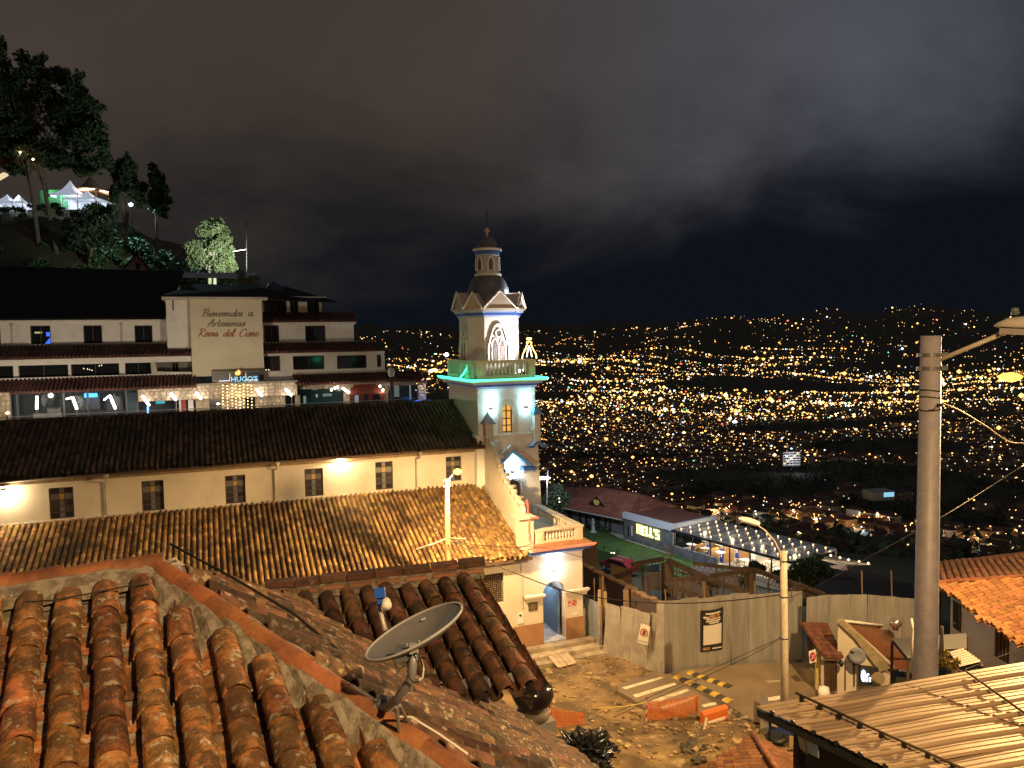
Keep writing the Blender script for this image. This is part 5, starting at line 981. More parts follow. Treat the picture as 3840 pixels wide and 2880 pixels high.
mb = MB(); mb.fbox(fh, af1, aa_(1560, 1500, BG), BG + .6, BG + .7, zk0, zk1 - .4); mb.build('glass_front', mat('teal_glass', (0.02, .045, .05), .12), hotel)
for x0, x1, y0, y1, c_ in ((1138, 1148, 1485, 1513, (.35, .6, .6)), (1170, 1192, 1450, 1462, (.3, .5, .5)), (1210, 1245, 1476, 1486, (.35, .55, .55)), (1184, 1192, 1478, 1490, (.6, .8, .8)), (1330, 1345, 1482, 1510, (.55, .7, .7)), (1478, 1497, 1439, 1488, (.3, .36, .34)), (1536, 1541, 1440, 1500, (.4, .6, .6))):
    h = fh.rect(x0, y0, x1, y1, BG + .55); mb = MB(); mb.fbox(fh, h[0], h[1], BG + .55, BG + .58, h[2], h[3]); mb.build('painted_reflection', em('refl_%d' % x0, c_, .22), hotel)  # small glowing boxes painted as reflections on the glass front
awn = mat('awning_red', (0.20, .045, .03), .8)
h = fh.rect(1316, 1444, 1430, 1478, BG - 1.0); aw = thing('awning', fh((h[0] + h[1]) / 2, BG - 1, h[2]), 'dark red cloth awning with hanging drapes on the terrace', 'awning'); mb = MB(); mb.ext([fh(h[0] - .3, BG - 1.3, h[2]), fh(h[1] + .3, BG - 1.3, h[2]), fh(h[1] - .4, BG - .2, h[3]), fh(h[0] + .4, BG - .2, h[3])], (0, 0, .05)); mb.build('cloth', awn, aw)
for t_ in (0, .33, .62, 1): a = h[0] + (h[1] - h[0]) * t_; mb = MB(); mb.ext([fh(a - .25, BG - 1.28, h[2]), fh(a + .25, BG - 1.28, h[2]), fh(a + .1, BG - 1.28, h[2] - .8), fh(a + .08, BG - 1.28, h[2] - 1.5), fh(a - .06, BG - 1.28, h[2] - 1.5), fh(a - .1, BG - 1.28, h[2] - .8)], fh.n * .04); fixn(mb.build('drape', awn, aw))
for i, (x, y) in enumerate(((1243, 1463), (1256, 1457), (1266, 1453), (1425, 1450), (1436, 1463))):
    p_ = fh.onb(x, y, BG - 1.2); P = fh(p_[0], BG - 1.2, p_[1]); mb = MB(); mb.lathe(P, [(0, -.12), (.12, 0), (.08, .1), (.02, .16)], 8); o = mb.build('globe_lamp', em('globe', (1, .85, .65), 6), None, True); tag(o, 'small glowing globe lamp ' + ('left of the bright torch on the terrace' if i < 3 else 'at the right corner of the red awning'), 'lamp', 'globe lamps on the terrace'); 
    if i in (1, 4): lamp('POINT', P - fh.n * .2, 18, (1, .85, .7), o, .1)
# bright stone pillar and blue rope at the end of the terrace
h = fh.rect(1569, 1430, 1599, 1500, BG - .6); rubble(h[0], h[1], h[2] - .5, h[3], BG - .6, hotel, 'stone_pillar', .3, 33)
lamp('SPOT', fh((h[0] + h[1]) / 2, BG - 1.1, h[3] + .35), 90, (1, .92, .8), hotel, .06, fh((h[0] + h[1]) / 2, BG - .5, h[2]), R(70), .5)
p0 = fh.onb(1547, 1505, BG - 1.4); p1 = fh.onb(1655, 1500, BG - 1.4); rope([fh(p0[0], BG - 1.4, p0[1]), fh(p1[0], BG - 1.4, p1[1])], .055, led_b, 'blue light rope on the end of the restaurant terrace')
# pole with a floodlight turned to the facade
P = fh(aa_(1470, 1500, BG - 3), BG - 3, zz(1470, 1515, BG - 3) - 2); zt_ = zz(1470, 1400, BG - 3); pl = thing('floodlight_pole', P, 'dark post with a grey floodlight head in front of the white building', 'lamp post')
mb = MB(); mb.tube([P, Vector((P.x, P.y, zt_ - .3))], .14, 8); mb.build('pole', mat('pole_dark', (.05, .045, .04), .7), pl, True); Hd = Vector((P.x, P.y, zt_ + .1))
mb = MB(); mb.lathe(Hd, [(.1, -.45), (.26, -.3), (.32, 0), (.28, .3), (.1, .42)], 10); mb.build('head', mat('head_grey', (.45, .45, .42), .4), pl, True); mb = MB(); mb.tube([Hd - Vector((0, 0, .5)), Hd + Vector((-.1, 0, -1.2)), Hd + Vector((-.4, 0, -1.9))], .02, 4); mb.build('wire', white, pl)
for a_, pw_ in ((-15, 1000), (-1, 900)):
    q = thing('added_alley_lamp', fh(a_, -8.5, -9.5), 'added unseen lamp post between church and white building, lighting its facade, %s one' % ('left' if a_ < -9 else 'right'), 'lamp post'); mb = MB(); mb.tube([fh(a_, -8.5, -9.5), fh(a_, -8.5, -4.6)], .1, 6); mb.build('pole', polec, q); mb = MB(); mb.lathe(fh(a_, -8.5, -4.6), [(0, -.1), (.15, 0), (0, .12)], 8); mb.build('lamp_head', em('added_alley_bulb', (1, .8, .55), 8), q); lamp('POINT', fh(a_, -8.3, -4.35), pw_, (1.0, .80, .56), q, .2)  # both posts added out of sight to light the white facade from below
# water tank and roof clutter
P = fh(aa_(1030, 1095, 7), 7, zz(1030, 1098, 7)); tk = thing('water_tank', P, 'dark blue round water tank on the roof behind the sign', 'water tank'); mb = MB(); mb.lathe(P, [(.75, -.6), (.78, 0), (.75, .6), (.6, .85), (.2, .95)], 14); mb.build('tank', mat('tank_blue', (.03, .05, .10), .5), tk, True); mb = MB(); mb.lathe(P + Vector((0, 0, .94)), [(.22, 0), (.22, .1), (.02, .12)], 10); mb.build('lid', black, tk)
# small gabled attic and corrugated roof edge in front of the hill
P = W(515, 1040, 84); f2 = Fr(P, 68.5); at = thing('gabled_attic', P, 'small brown gabled attic on the dark roof ridge below the hill', 'attic'); zb_ = W(515, 1030, 84).z; zp = W(515, 948, 84).z
mb = MB(); mb.ext([f2(-1.75, 0, zb_ - 1), f2(1.75, 0, zb_ - 1), f2(1.75, 0, zb_), f2(0, 0, zp - .25), f2(-1.75, 0, zb_)], f2.n * 3); fixn(mb.build('gable_wall', mat('attic_brown', (.20, .13, .10), .85), at))
mb = MB(); [mb.ext([f2(s_ * 2.0, -.3, zb_ - .2), f2(0, -.3, zp), f2(0, -.3, zp - .25), f2(s_ * 2.0, -.3, zb_ - .42)], f2.n * 3.5) for s_ in (-1, 1)]; fixn(mb.build('roof', dkroof, at)); mb = MB(); mb.lathe(f2(0, -.02, zb_ + .9), [(.38, -.02), (.38, .02)], 14, 0, Matrix.Rotation(R(90), 3, 'X')); mb.build('round_window', dark, at)
mb = MB(); p0, p1 = W(590, 1036, 80), W(925, 1050, 84); zt_ = W(760, 1018, 92).z; f3 = Fr(p0, 80); Ln = (p1 - p0).length
for k in range(60): a = Ln * k / 60; mb.tube([f3(a, 0, p0.z + (p1.z - p0.z) * k / 60), f3(a, 8, p0.z + 1.0)], .1, 5)
o = mb.build('corrugated_roof', mat('fibre_cement', (.34, .36, .36), .8)); tag(o, 'grey corrugated roof edge catching light below the pale tree', 'roof')
# ------------------------------------------------------------------ hillside: tents, lodge, floodlight, trees
def tent(P, w_, h_, label, m_):
    t_ = thing('marquee_tent', P, label, 'tent', 'white marquee tents on the hill'); pk = P + Vector((0, 0, h_)); wl_ = h_ * .42
    rim = [P + Vector((sx * w_ / 2, sy * w_ / 2, wl_)) for sx, sy in ((-1, -1), (1, -1), (1, 1), (-1, 1))]; mb_ = MB()
    for k in range(4):
        a_, b_ = rim[k], rim[(k + 1) % 4]; prev = (a_, b_)
        for t2 in (.35, .65, .88, 1.0):                   # swept-up peak
            lift = t2 ** 2.2; c_ = lambda q_: Vector((q_.x + (pk.x - q_.x) * t2, q_.y + (pk.y - q_.y) * t2, q_.z + (pk.z - q_.z) * lift)); nx = (c_(a_), c_(b_)); mb_.quad(prev[0], prev[1], nx[1], nx[0]); prev = nx
        mb_.quad(a_, b_, b_ - Vector((0, 0, .35)), a_ - Vector((0, 0, .35)))
    mb_.build('canopy', m_, t_); mb_ = MB()
    for q_ in rim: mb_.tube([q_, Vector((q_.x, q_.y, P.z - .5))], .06, 5)
    mb_.build('legs', white, t_); mb_ = MB(); mb_.quad(rim[3] - Vector((0, 0, .3)), rim[2] - Vector((0, 0, .3)), P + Vector((w_ / 2, w_ / 2, 0)), P + Vector((-w_ / 2, w_ / 2, 0))); mb_.build('back_wall', m_, t_)
    return t_
cloth = mat('glowing_tent_cloth', (.75, .77, .8), .8, emit=(.55, .62, .8), estr=.32)  # emission in the cloth stands in for light shining through
D_ = 123
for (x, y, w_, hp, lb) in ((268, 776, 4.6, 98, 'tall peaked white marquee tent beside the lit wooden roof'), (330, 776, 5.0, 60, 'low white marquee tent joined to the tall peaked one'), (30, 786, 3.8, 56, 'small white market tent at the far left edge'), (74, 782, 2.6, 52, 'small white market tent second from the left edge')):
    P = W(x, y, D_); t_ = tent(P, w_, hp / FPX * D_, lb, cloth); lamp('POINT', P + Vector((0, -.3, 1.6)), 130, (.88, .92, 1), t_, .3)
g_p = W(205, 776, D_ + 1); mb = MB(); mb.box(g_p + Vector((0, 0, 1.2)), 3.2, 2, 2.6); o = mb.build('green_booth', mat('booth_green', (.12, .42, .2), .7)); tag(o, 'green lit booth left of the tall white tent', 'booth'); lamp('POINT', g_p + Vector((0, -2, 2)), 45, (.5, 1, .6), o, .2)
# wooden pavilion with bulbs
P = W(410, 790, D_ + 2); pv = thing('thatched_pavilion', P, 'wooden pavilion with pointed roof and rows of warm bulbs', 'pavilion'); zt_ = lambda y: W(400, y, D_ + 2).z; xx_ = lambda x: W(x, 750, D_ + 2).x
mb = MB(); mb.lathe(Vector((xx_(342), P.y, 0)), [(2.2, zt_(712)), (1.2, zt_(695)), (.45, zt_(672)), (.12, zt_(662))], 10); mb.build('pointed_roof', mat('thatch', (.20, .15, .11), .9), pv)
mb = MB(); mb.ext([Vector((xx_(310), P.y - 1, zt_(722))), Vector((xx_(372), P.y - 1, zt_(717))), Vector((xx_(372), P.y - 1, zt_(711))), Vector((xx_(310), P.y - 1, zt_(714)))], (0, 3, 0)); mb.ext([Vector((xx_(374), P.y - 1, zt_(722))), Vector((xx_(462), P.y - 1, zt_(749))), Vector((xx_(462), P.y - 1, zt_(744))), Vector((xx_(395), P.y - 1, zt_(714)))], (0, 3, 0)); fixn(mb.build('eaves', wood, pv))
for x in (302, 374, 420, 455): mb = MB(); mb.tube([Vector((xx_(x), P.y - 1, zt_(724))), Vector((xx_(x), P.y - 1, zt_(800)))], .07, 5); mb.build('post', wood, pv)
bm = em('bulb_pink', (1, .74, .55), 6)
for k in range(9): mb = MB(); c_ = Vector((xx_(313 + k * 7), P.y - 1.15, zt_(716 - k * .5))); mb.lathe(c_, [(0, -.13), (.11, 0), (0, .13)], 6); mb.build('bulb', bm, pv)
for k in range(6): mb = MB(); c_ = Vector((xx_(392 + k * 7), P.y - 1.15, zt_(720 + k * 1.5))); mb.lathe(c_, [(0, -.13), (.11, 0), (0, .13)], 6); mb.build('bulb', bm, pv)
for x in (342, 412): lamp('POINT', Vector((xx_(x), P.y - 1.6, zt_(724))), 60, (1, .75, .5), pv, .3)
# lodge in the trees
P = W(75, 630, 113.5); lo = thing('tree_lodge', P, 'brick lodge with two warm lamps half hidden in the tall trees', 'house'); mb = MB(); mb.box(P + Vector((0, 0, 1.6)), 4.6, 3, 3.4, R(8)); mb.build('wall', mat('brick_dark', (.12, .06, .04), .85), lo); mb = MB(); mb.box(P + Vector((0, -.2, 3.4)), 5.4, 3.8, .25, R(8)); mb.build('roof', dkwood, lo)
for k, (x, y) in enumerate(((76, 571), (124, 597))): c_ = W(x, y, 110.0); mb = MB(); mb.lathe(c_, [(0, -.16), (.16, 0), (0, .16)], 7); mb.build('lamp_globe', em('lodge_bulb', (1, .7, .4), 9), lo); lamp('POINT', c_ + Vector((0, -.3, 0)), 26, (1, .6, .32), lo, .2)
P = W(-5, 668, 118); mb = MB(); mb.box(P, 2.6, 1, .35, 0, Matrix.Rotation(R(-28), 3, 'Y')); o = mb.build('lit_awning', em('lit_awning', (.9, .75, .45), .6)); tag(o, 'pale lit awning edge under the lodge at the left edge', 'awning')
# hill floodlight
P = W(490, 767, 122); fl2 = thing('hill_floodlight', P, 'blue white floodlight glaring among the trees on the hill', 'floodlight'); mb = MB(); mb.lathe(P, [(0, -.32), (.3, -.1), (.33, .1), (0, .32)], 10); mb.build('lens', em('flood_blue', (.55, .85, 1.0), 14), fl2, True); mb = MB(); mb.tube([P + Vector((0, .2, 0)), Vector((P.x, P.y + .2, float(gz(P.x, P.y))))], .08, 6); mb.build('pole', black, fl2); mb = MB(); mb.box(P + Vector((0, .25, .0)), .7, .3, .6); mb.build('housing', black, fl2)
lamp('SPOT', P + Vector((.2, -.4, -.1)), 9000, (.55, .88, 1.0), fl2, .2, W(560, 960, 112), R(120), .8)
P2 = W(700, 1030, 95); tl_ = thing('tree_uplight', P2, 'greenish uplight at the foot of the pale tree', 'floodlight'); mb = MB(); mb.box(P2, .4, .3, .3); mb.build('housing', black, tl_); lamp('SPOT', W(905, 985, 97), 9000, (.86, 1.0, .72), tl_, .2, W(800, 910, 106), R(100), .7)
# trees
def silh(name, xs, D, lab, n, lf, m_, seed, trunkx, zb_=None, size=.55, drop=0.3, bm_=bark, group='dark eucalyptus trees on the hill'):
    cl = []
    g_ = np.random.default_rng(seed + 90)
    for (x, y, rx, ry) in xs:
        for k in range(9): a, q_ = g_.uniform(0, 6.28), g_.uniform(.2, 1.0); s_ = g_.uniform(.22, .46); c_ = W(x + rx * .85 * q_ * math.cos(a), y + ry * .85 * q_ * math.sin(a), D + g_.uniform(-1.5, 1.5)); cl.append(((c_.x, c_.y, c_.z), (rx / FPX * D * s_ * 1.25, rx / FPX * D * s_, ry / FPX * D * s_)))
    tr = []; lm_ = []; top_ = min(xs, key=lambda q_: q_[1])
    base = None
    for tx, ty in trunkx:
        b0 = W(tx, ty, D); gzv = float(gz(b0.x, b0.y)) - .3; base = base or Vector((b0.x, b0.y, gzv)); t2 = W(top_[0], top_[1], D); tr.append(([Vector((b0.x, b0.y, gzv)), b0 + (t2 - b0) * .35 + Vector((.3, 0, 0)), b0 + (t2 - b0) * .7, t2], .32, .05))
        for j, q_ in enumerate(xs): c_ = W(q_[0], q_[1], D); st = b0 + (t2 - b0) * (.1 + .6 * (j / len(xs))); lm_.append(([st, (st + c_) / 2 + Vector((0, 0, -.5)), c_], .13, .03))
    return make_tree(name, base, tr, lm_, cl, n, lf, m_, bm_, lab, 'tree', group, seed, drop)
silh('eucalyptus_tree', [(0, 330, 70, 120), (5, 170, 30, 70), (80, 260, 60, 70), (90, 400, 100, 130), (170, 300, 70, 80), (200, 420, 110, 120), (270, 400, 90, 100), (330, 490, 80, 90), (250, 540, 110, 80), (110, 540, 130, 80), (20, 500, 70, 100), (385, 580, 34, 60), (140, 230, 40, 50), (290, 330, 50, 60), (350, 400, 40, 50), (300, 600, 80, 50), (190, 600, 70, 60), (60, 620, 50, 40), (375, 500, 40, 50), (230, 310, 60, 60), (330, 640, 50, 34)], 112, 'huge dark eucalyptus filling the upper left corner', 26000, .34, leaf_d, 4, ((140, 800), (205, 800)))
silh('eucalyptus_tree', [(445, 640, 40, 50), (485, 640, 35, 60), (500, 700, 45, 55), (440, 720, 40, 50), (475, 600, 20, 30), (520, 740, 30, 40)], 118, 'dark eucalyptus right of the lit pavilion', 4200, .34, leaf_d, 5, ((468, 900),))
silh('eucalyptus_tree', [(580, 660, 30, 45), (595, 710, 42, 60), (590, 770, 48, 50), (610, 790, 30, 30), (570, 630, 14, 20)], 118, 'slim dark eucalyptus furthest right on the hill', 3600, .32, leaf_d, 6, ((588, 940),))
silh('eucalyptus_tree', [(300, 830, 60, 60), (360, 800, 60, 50), (390, 860, 60, 70), (420, 800, 30, 50), (270, 900, 60, 50)], 112, 'dark bushy tree in front of the tents on the hill', 3600, .34, leaf_d, 7, ((330, 950),))
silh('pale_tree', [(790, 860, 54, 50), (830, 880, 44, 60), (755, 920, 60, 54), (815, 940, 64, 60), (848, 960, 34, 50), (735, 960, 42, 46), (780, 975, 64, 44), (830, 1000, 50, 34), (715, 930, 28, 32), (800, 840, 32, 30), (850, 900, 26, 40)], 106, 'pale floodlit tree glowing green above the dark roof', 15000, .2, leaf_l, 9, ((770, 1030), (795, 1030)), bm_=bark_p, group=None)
cl = []; g = np.random.default_rng(15)
for i in range(330):                                      # shrubs covering the bank
    x = g.uniform(-90, -42); y = g.uniform(96, 126); z = float(gz(x, y)); s_ = g.uniform(.6, 1.5) * (1 if x > -66 or y < 103 else .45)
    cl.append(((x, y, z + s_ * .4), (s_, s_, s_ * .8)))
o = crown_mesh(cl, 42000, .28, 16).build('hill_scrub', leaf_g, loc=(-60, 110, 10)); tag(o, 'scrub covering the bank below the hill floodlight', 'shrubs', kind='stuff')
P = W(925, 935, 100); ml = thing('radio_mast', P, 'thin dark radio mast beside the pale tree', 'mast'); mb = MB(); mb.tube([W(925, 1040, 100), W(924, 832, 100)], .06, 5); mb.build('mast', black, ml); mb = MB(); mb.tube([W(873, 943, 100), W(922, 935, 100)], .05, 5); mb.build('street_lamp_arm', galv, ml)
P = W(905, 1030, 76); cl = [((P.x, P.y, P.z), (.5, .4, .6)), ((P.x + 1.2, P.y, P.z - .4), (.7, .5, .4)), ((P.x + .4, P.y, P.z - .5), (.8, .5, .4))]; make_tree('roof_bush', P - Vector((0, 0, 1)), [([P - Vector((0, 0, 1.2)), P], .05, .02)], None, cl, 500, .12, leaf_l, bark, 'small bush sprouting on the roof right of the pale tree', 'bush', None, 3)
# ================================================================== the near house: hipped clay roof right below the viewer
R1 = W(573, 2150, 6.25)                                  # end of the ridge
rA = R(62); dR = Vector((math.sin(rA), math.cos(rA), 0)); fh_ = Vector((math.cos(rA), -math.sin(rA), 0)); sl = R(20)
fall = (fh_ * math.cos(sl) + Vector((0, 0, -math.sin(sl)))).normalized(); nM = dR.cross(fall).normalized(); nM = nM if nM.z > 0 else -nM
def onM(x, y): return WN(x, y, R1, nM)
Hb = onM(1576, 2840); hv = (Hb - R1); hvn = hv.normalized()
PE = W(1050, 2262, 9.6)                                  # a point of the end face, where the next roof starts
nE = hv.cross(PE - R1).normalized(); nE = nE if nE.z > 0 else -nE
def onE(x, y): return WN(x, y, R1, nE)
fE = (Vector((0, 0, -1)) - nE * Vector((0, 0, -1)).dot(nE)).normalized(); uE = nE.cross(fE).normalized()
near = thing('near_house', W(700, 2900, 5.5), 'hipped old clay tile roof right below the viewer', 'house')
cN, pN = tile_set(tile_near, .36, .088, .1, 9, jit=.004)
def deck(pts, th, m_, nm, parent):
    mb_ = MB(); mb_.ext(pts, Vector((0, 0, -th))); return fixn(mb_.build(nm, m_, parent))
Lr = R1 - dR * 4.2
def ext_pt(P_, v, k): return P_ + v * k
mainroof = deck([Lr, R1, R1 + hvn * 5.2, R1 + hvn * 5.2 + fall * 1.2 - dR * 1.0, Lr + fall * 4.6], .12, mortar, 'main_slope', near)
side = nM.cross(hvn)
if side.dot(-dR) < 0: side = -side
mask_m = lambda p: (p - R1).dot(side) > .19 and ray_ok(p)
def ray_ok(p):
    u, v = px(p); return -260 < u < 2300 and v < 3350
sN, eN = .247, .275
tile_plane(R1 - dR * (.10 + sN * 16) + fall * .20 - nM * .02, dR, fall, 40, 16, sN, eN, mask_m, cN, pN, mainroof, tilt=.045, jit=.011, lift=.10, seed=8)
# ridge and hip caps: big half barrels bedded in mortar
def caps(P_, v, n_, L_, r_, m_, parent, up, skip=0, nm='ridge_tile', seed=1):
    g_ = random.Random(seed); me = [smooth_sides(barrel(L_ + .05, r_ * .93, r_ * 1.06, 10, .022, jit=.004, seed=60 + k).mesh(nm, mats=[m_])) for k in range(3)]
    v = v.normalized(); x = v.cross(up).normalized(); z = x.cross(v); z = z if z.z > 0 else -z
    for k in range(skip, n_): place(nm, me[g_.randrange(3)], basis(P_ + v * (k * L_) + z * g_.uniform(-.006, .006), (v.cross(z)).normalized(), (v + z * .03).normalized(), z), parent)
rc = R1 + Vector((0, 0, .06))
caps(rc - dR * 4.2, dR, 12, .352, .098, ridge_t, mainroof, Vector((0, 0, 1)), 0, seed=2)
caps(rc + hvn * -.05, hvn, 13, .36, .092, ridge_t, mainroof, Vector((0, 0, 1)), 0, seed=3)
def bed(P_, Q, r_, parent, seed, dz=0.0, m_=None):        # rough mortar bedding under the caps
    g_ = random.Random(seed); mb_ = MB(); n_ = 26; v = (Q - P_); x = v.cross(Vector((0, 0, 1))).normalized(); rows = []
    for i in range(n_ + 1):
        c_ = P_ + v * (i / n_)
        for k, (ox, oz) in enumerate(((-1.75, -.09), (-1.2, .0), (-.7, .06), (.7, .06), (1.2, .0), (1.75, -.09))): mb_.v.append(tuple(c_ + x * (ox * r_ + g_.uniform(-.02, .02)) + Vector((0, 0, oz + dz + g_.uniform(-.015, .015)))))
    mb_.f = [(i * 6 + k, i * 6 + k + 1, i * 6 + 7 + k, i * 6 + 6 + k) for i in range(n_) for k in range(5)]; mb_.mi = [0] * len(mb_.f); return mb_.build('mortar_bed', m_ or mortar, parent)
bed(rc - dR * 4.2, rc, .15, mainroof, 3, -.02); bed(rc, rc + hvn * 4.7, .12, mainroof, 4, -.01)
# thin wire clipped over the tiles
mb = MB(); mb.tube([onM(90, 2330) + nM * .17, onM(200, 2335) + nM * .2, onM(330, 2310) + nM * .2, onM(470, 2285) + nM * .21, onM(560, 2270) + nM * .2], .006, 5); mb.build('wire', cable, mainroof)
# end slope, seen at a grazing angle
Pb = onE(2150, 2890); Pc = onE(1880, 2640); eaveE = max((Pb - R1).dot(fE), (Pc - R1).dot(fE)); eE_ = min((Pb - R1).dot(fE), (Pc - R1).dot(fE))
lenE = (Pb - R1).dot(fE)
cE, pE_ = tile_set(tile_e, .43, .088, .112, 6, jit=.005)
endroof = deck([R1, R1 + hvn * 5.2, R1 + hvn * 5.2 + fE * lenE * .75, onE(2140, 2880), onE(1880, 2640), onE(1590, 2620), PE], .1, mortar, 'end_slope', near)
hs2 = nE.cross(hvn); hs2 = hs2 if hs2.dot(fE) > 0 else -hs2
bv = (PE - R1).normalized(); bs = nE.cross(bv); bs = bs if bs.dot(hvn) > 0 else -bs
def mask_e(p):
    q_ = p - R1; u, v = px(p)
    if q_.dot(hs2) < .2 or q_.dot(bs) < .05 or not (200 < u < 2350 and v < 3100): return False
    if u > 1040 and u < 1600 and v < 2262 + (u - 1050) * .70: return False        # the next roof covers it there
    return v > 2604 + max(0, u - 1872) * .95 if u > 1700 else True
uu = uE if uE.dot(hvn) > 0 else -uE
tile_plane(R1 - uu * 4.4 - nE * .02, uu, fE, 36, 20, .285, .33, mask_e, cE, pE_, endroof, tilt=.04, jit=.012, maxn=300, mass='roof_tiles', mass_mat=tile_e, lift=.10, seed=9, prefer=lambda it: it[0].length)
bed(R1 + bv * .1, PE + bv * .3, .14, endroof, 8, .03)
caps(R1 + bv * .9 + Vector((0, 0, .05)), bv, 5, .36, .1, ridge_d, endroof, Vector((0, 0, 1)), 0, seed=6)
# loose slabs and mortar lumps along the back hip
g = random.Random(4)
for k, (x, y, s_) in enumerate(((650, 2130, .1), (790, 2235, .11), (870, 2240, .07), (700, 2175, .07), (930, 2270, .06), (620, 2125, .06))):
    P = onE(x, y) + nE * .06; mb = MB(); mb.hexa([P + Matrix.Rotation(g.uniform(0, 3), 3, 'Z') @ Vector((sx * s_ * g.uniform(.7, 1.2), sy * s_ * .7 * g.uniform(.7, 1.2), sz * .02)) for sz in (-1, 1) for sx, sy in ((-1, -1), (1, -1), (1, 1), (-1, 1))]); mb.build('mortar_lump', mat('lump', (.52, .47, .40), .9), endroof)
# walls of the house under the roof
mb = MB(); mb.ext([Vector((v.x, v.y, -15.9)) for v in (R1 + hvn * 1.2 + fE * .6, onE(2050, 2860) - fE * .5, onE(1850, 2740) - fE * .4, PE + fE * .3)], (0, 0, 9.5)); fixn(mb.build('wall', plaster_d, near))
# ================================================================== the next roof: dark mossy tiles falling to the plaza
Q0, Q1 = W(1000, 2238, 10.6), W(1800, 2150, 11.0)
fB = (W(2030, 2545, 9.15) - W(1790, 2165, 10.95)); fB.normalize(); uB = (Q1 - Q0).normalized(); lenB = (W(2030, 2545, 9.15) - W(1790, 2165, 10.95)).length
nB = uB.cross(fB).normalized(); nB = nB if nB.z > 0 else -nB
second = thing('annex_house', W(1600, 2700, 10), 'lower annex with dark mossy clay tiles between the near roof and the plaza', 'house')
sroof = deck([Q0, Q1 - uB * .2, Q1 - uB * .2 + fB * lenB, Q0 + uB * .2 + fB * lenB], .1, mortar, 'roof', second)
cB, pB = tile_set(tile_moss, .43, .088, .112, 8, jit=.005)
def mask_b(p):
    u, v = px(p); return not (u < 1600 and v > 2275 + (u - 1050) * .70)
sB = .275; nc = 11
tile_plane(Q1 - uB * (sB * nc + .02) + fB * .16 - nB * .02, uB, fB, nc, 7, sB, (lenB - .18) / 6.4, lambda p: mask_b(p) and (p - Q1).dot(fB) < lenB - .02, cB, pB, sroof, tilt=.05, jit=.013, lift=.10, seed=12)
# brick ridge: flat slabs on a rough bed
bed(Q0 - uB * .1, Q1 + uB * .05, .11, sroof, 14, .06)
bmesh_ = []
x = 0; g = random.Random(6); Lq = (Q1 - Q0).length; k = 0
while x < Lq:
    w_ = min(g.uniform(.32, .42), Lq - x + .1); mb = MB(); c_ = Q0 + uB * (x + w_ / 2) + Vector((0, 0, .17 + g.uniform(-.01, .01))); M_ = basis((0, 0, 0), uB, Vector((0, 0, 1)).cross(uB), uB.cross(Vector((0, 0, 1)).cross(uB))).to_3x3()
    mb.box(c_, w_ - .012, .2, .085, 0, Matrix.Rotation(g.uniform(-.03, .03), 3, uB) @ M_); mb.build('ridge_brick', ridge_d, sroof); x += w_
    mb = MB(); mb.box(c_ - Vector((0, 0, .095)) - Vector((0, 0, 1)).cross(uB) * .06 * (1 if Vector((0, 0, 1)).cross(uB).y > 0 else -1), w_ * .8, .2, .05, 0, M_); mb.build('bed_brick', mat('brick_pale', (.34, .17, .10), .85, rnd=.3), sroof)
# eave sheet flashing and wall below
mb = MB(); e0 = Q0 + uB * 1.45 + fB * (lenB + .02); e1 = Q1 + fB * (lenB + .04) - uB * .22
n_ = 22; rows = []
for i in range(n_ + 1):
    c_ = e0 + (e1 - e0) * (i / n_); w_ = .055 * math.sin(i * 2 * math.pi / 4.4); mb.v += [tuple(c_ - fB * .05 + nB * (.02 + w_)), tuple(c_ + fB * .06 + nB * (-.02 + w_)), tuple(c_ + fB * .065 + Vector((0, 0, -.06)))]
mb.f = [(i * 3 + k, i * 3 + 3 + k, i * 3 + 4 + k, i * 3 + 1 + k) for i in range(n_) for k in range(2)]; mb.mi = [0] * len(mb.f); mb.build('eave_flashing', mat('flashing', (.40, .42, .47), .45, .5), sroof)
wb = [e0 - fB * .9, e1 - fB * .9 - uB * .15]
mb = MB(); mb.ext([wb[0] - Vector((0, 0, .08)), wb[1] - Vector((0, 0, .08)), Vector((wb[1].x, wb[1].y, -15.9)), Vector((wb[0].x, wb[0].y, -15.9))], Vector((-fB.x, -fB.y, 0)).normalized() * 1.2); fixn(mb.build('wall', mat('annex_wall', (.50, .50, .55), .85), second))
# planks and board leaning in the gap under the eave
pb = MB(); P = W(1745, 2690, 9.4); pb.hexa([P + Vector(v) for v in ((-.5, .15, .12), (.1, -.25, -.02), (1.05, .1, -.62), (.85, .4, -.5), (-.5, .15, .15), (.1, -.25, .01), (1.05, .1, -.59), (.85, .4, -.47))]); o = pb.build('loose_board', wood_p); tag(o, 'pale loose board lying in the gap under the annex eave', 'board')
# ventilator on its shaft at the annex corner
V0 = W(1998, 2605, 12.6); vt = thing('roof_ventilator', Vector((V0.x, V0.y, -15.7)), 'black round ventilator head on a grey concrete shaft beside the annex roof', 'ventilator')
mb = MB(); mb.lathe(V0, [(.17, -.3), (.2, -.24), (.3, -.14), (.36, 0), (.33, .13), (.22, .22), (.1, .25)], 22); mb.build('head', mat('vent_black', (.03, .022, .02), .16, .2, coat=.6), vt, True)
mb = MB(); mb.lathe(V0, [(.26, -.4), (.28, -.36), (.28, -.27), (.24, -.25)], 18); mb.build('collar', mat('vent_collar', (.16, .13, .10), .6), vt, True)
mb = MB(); mb.box(Vector((V0.x + .1, V0.y, (V0.z - .4 - 15.7) / 2)), .42, .42, (15.7 + V0.z - .4), R(25)); mb.build('shaft', concrete, vt)
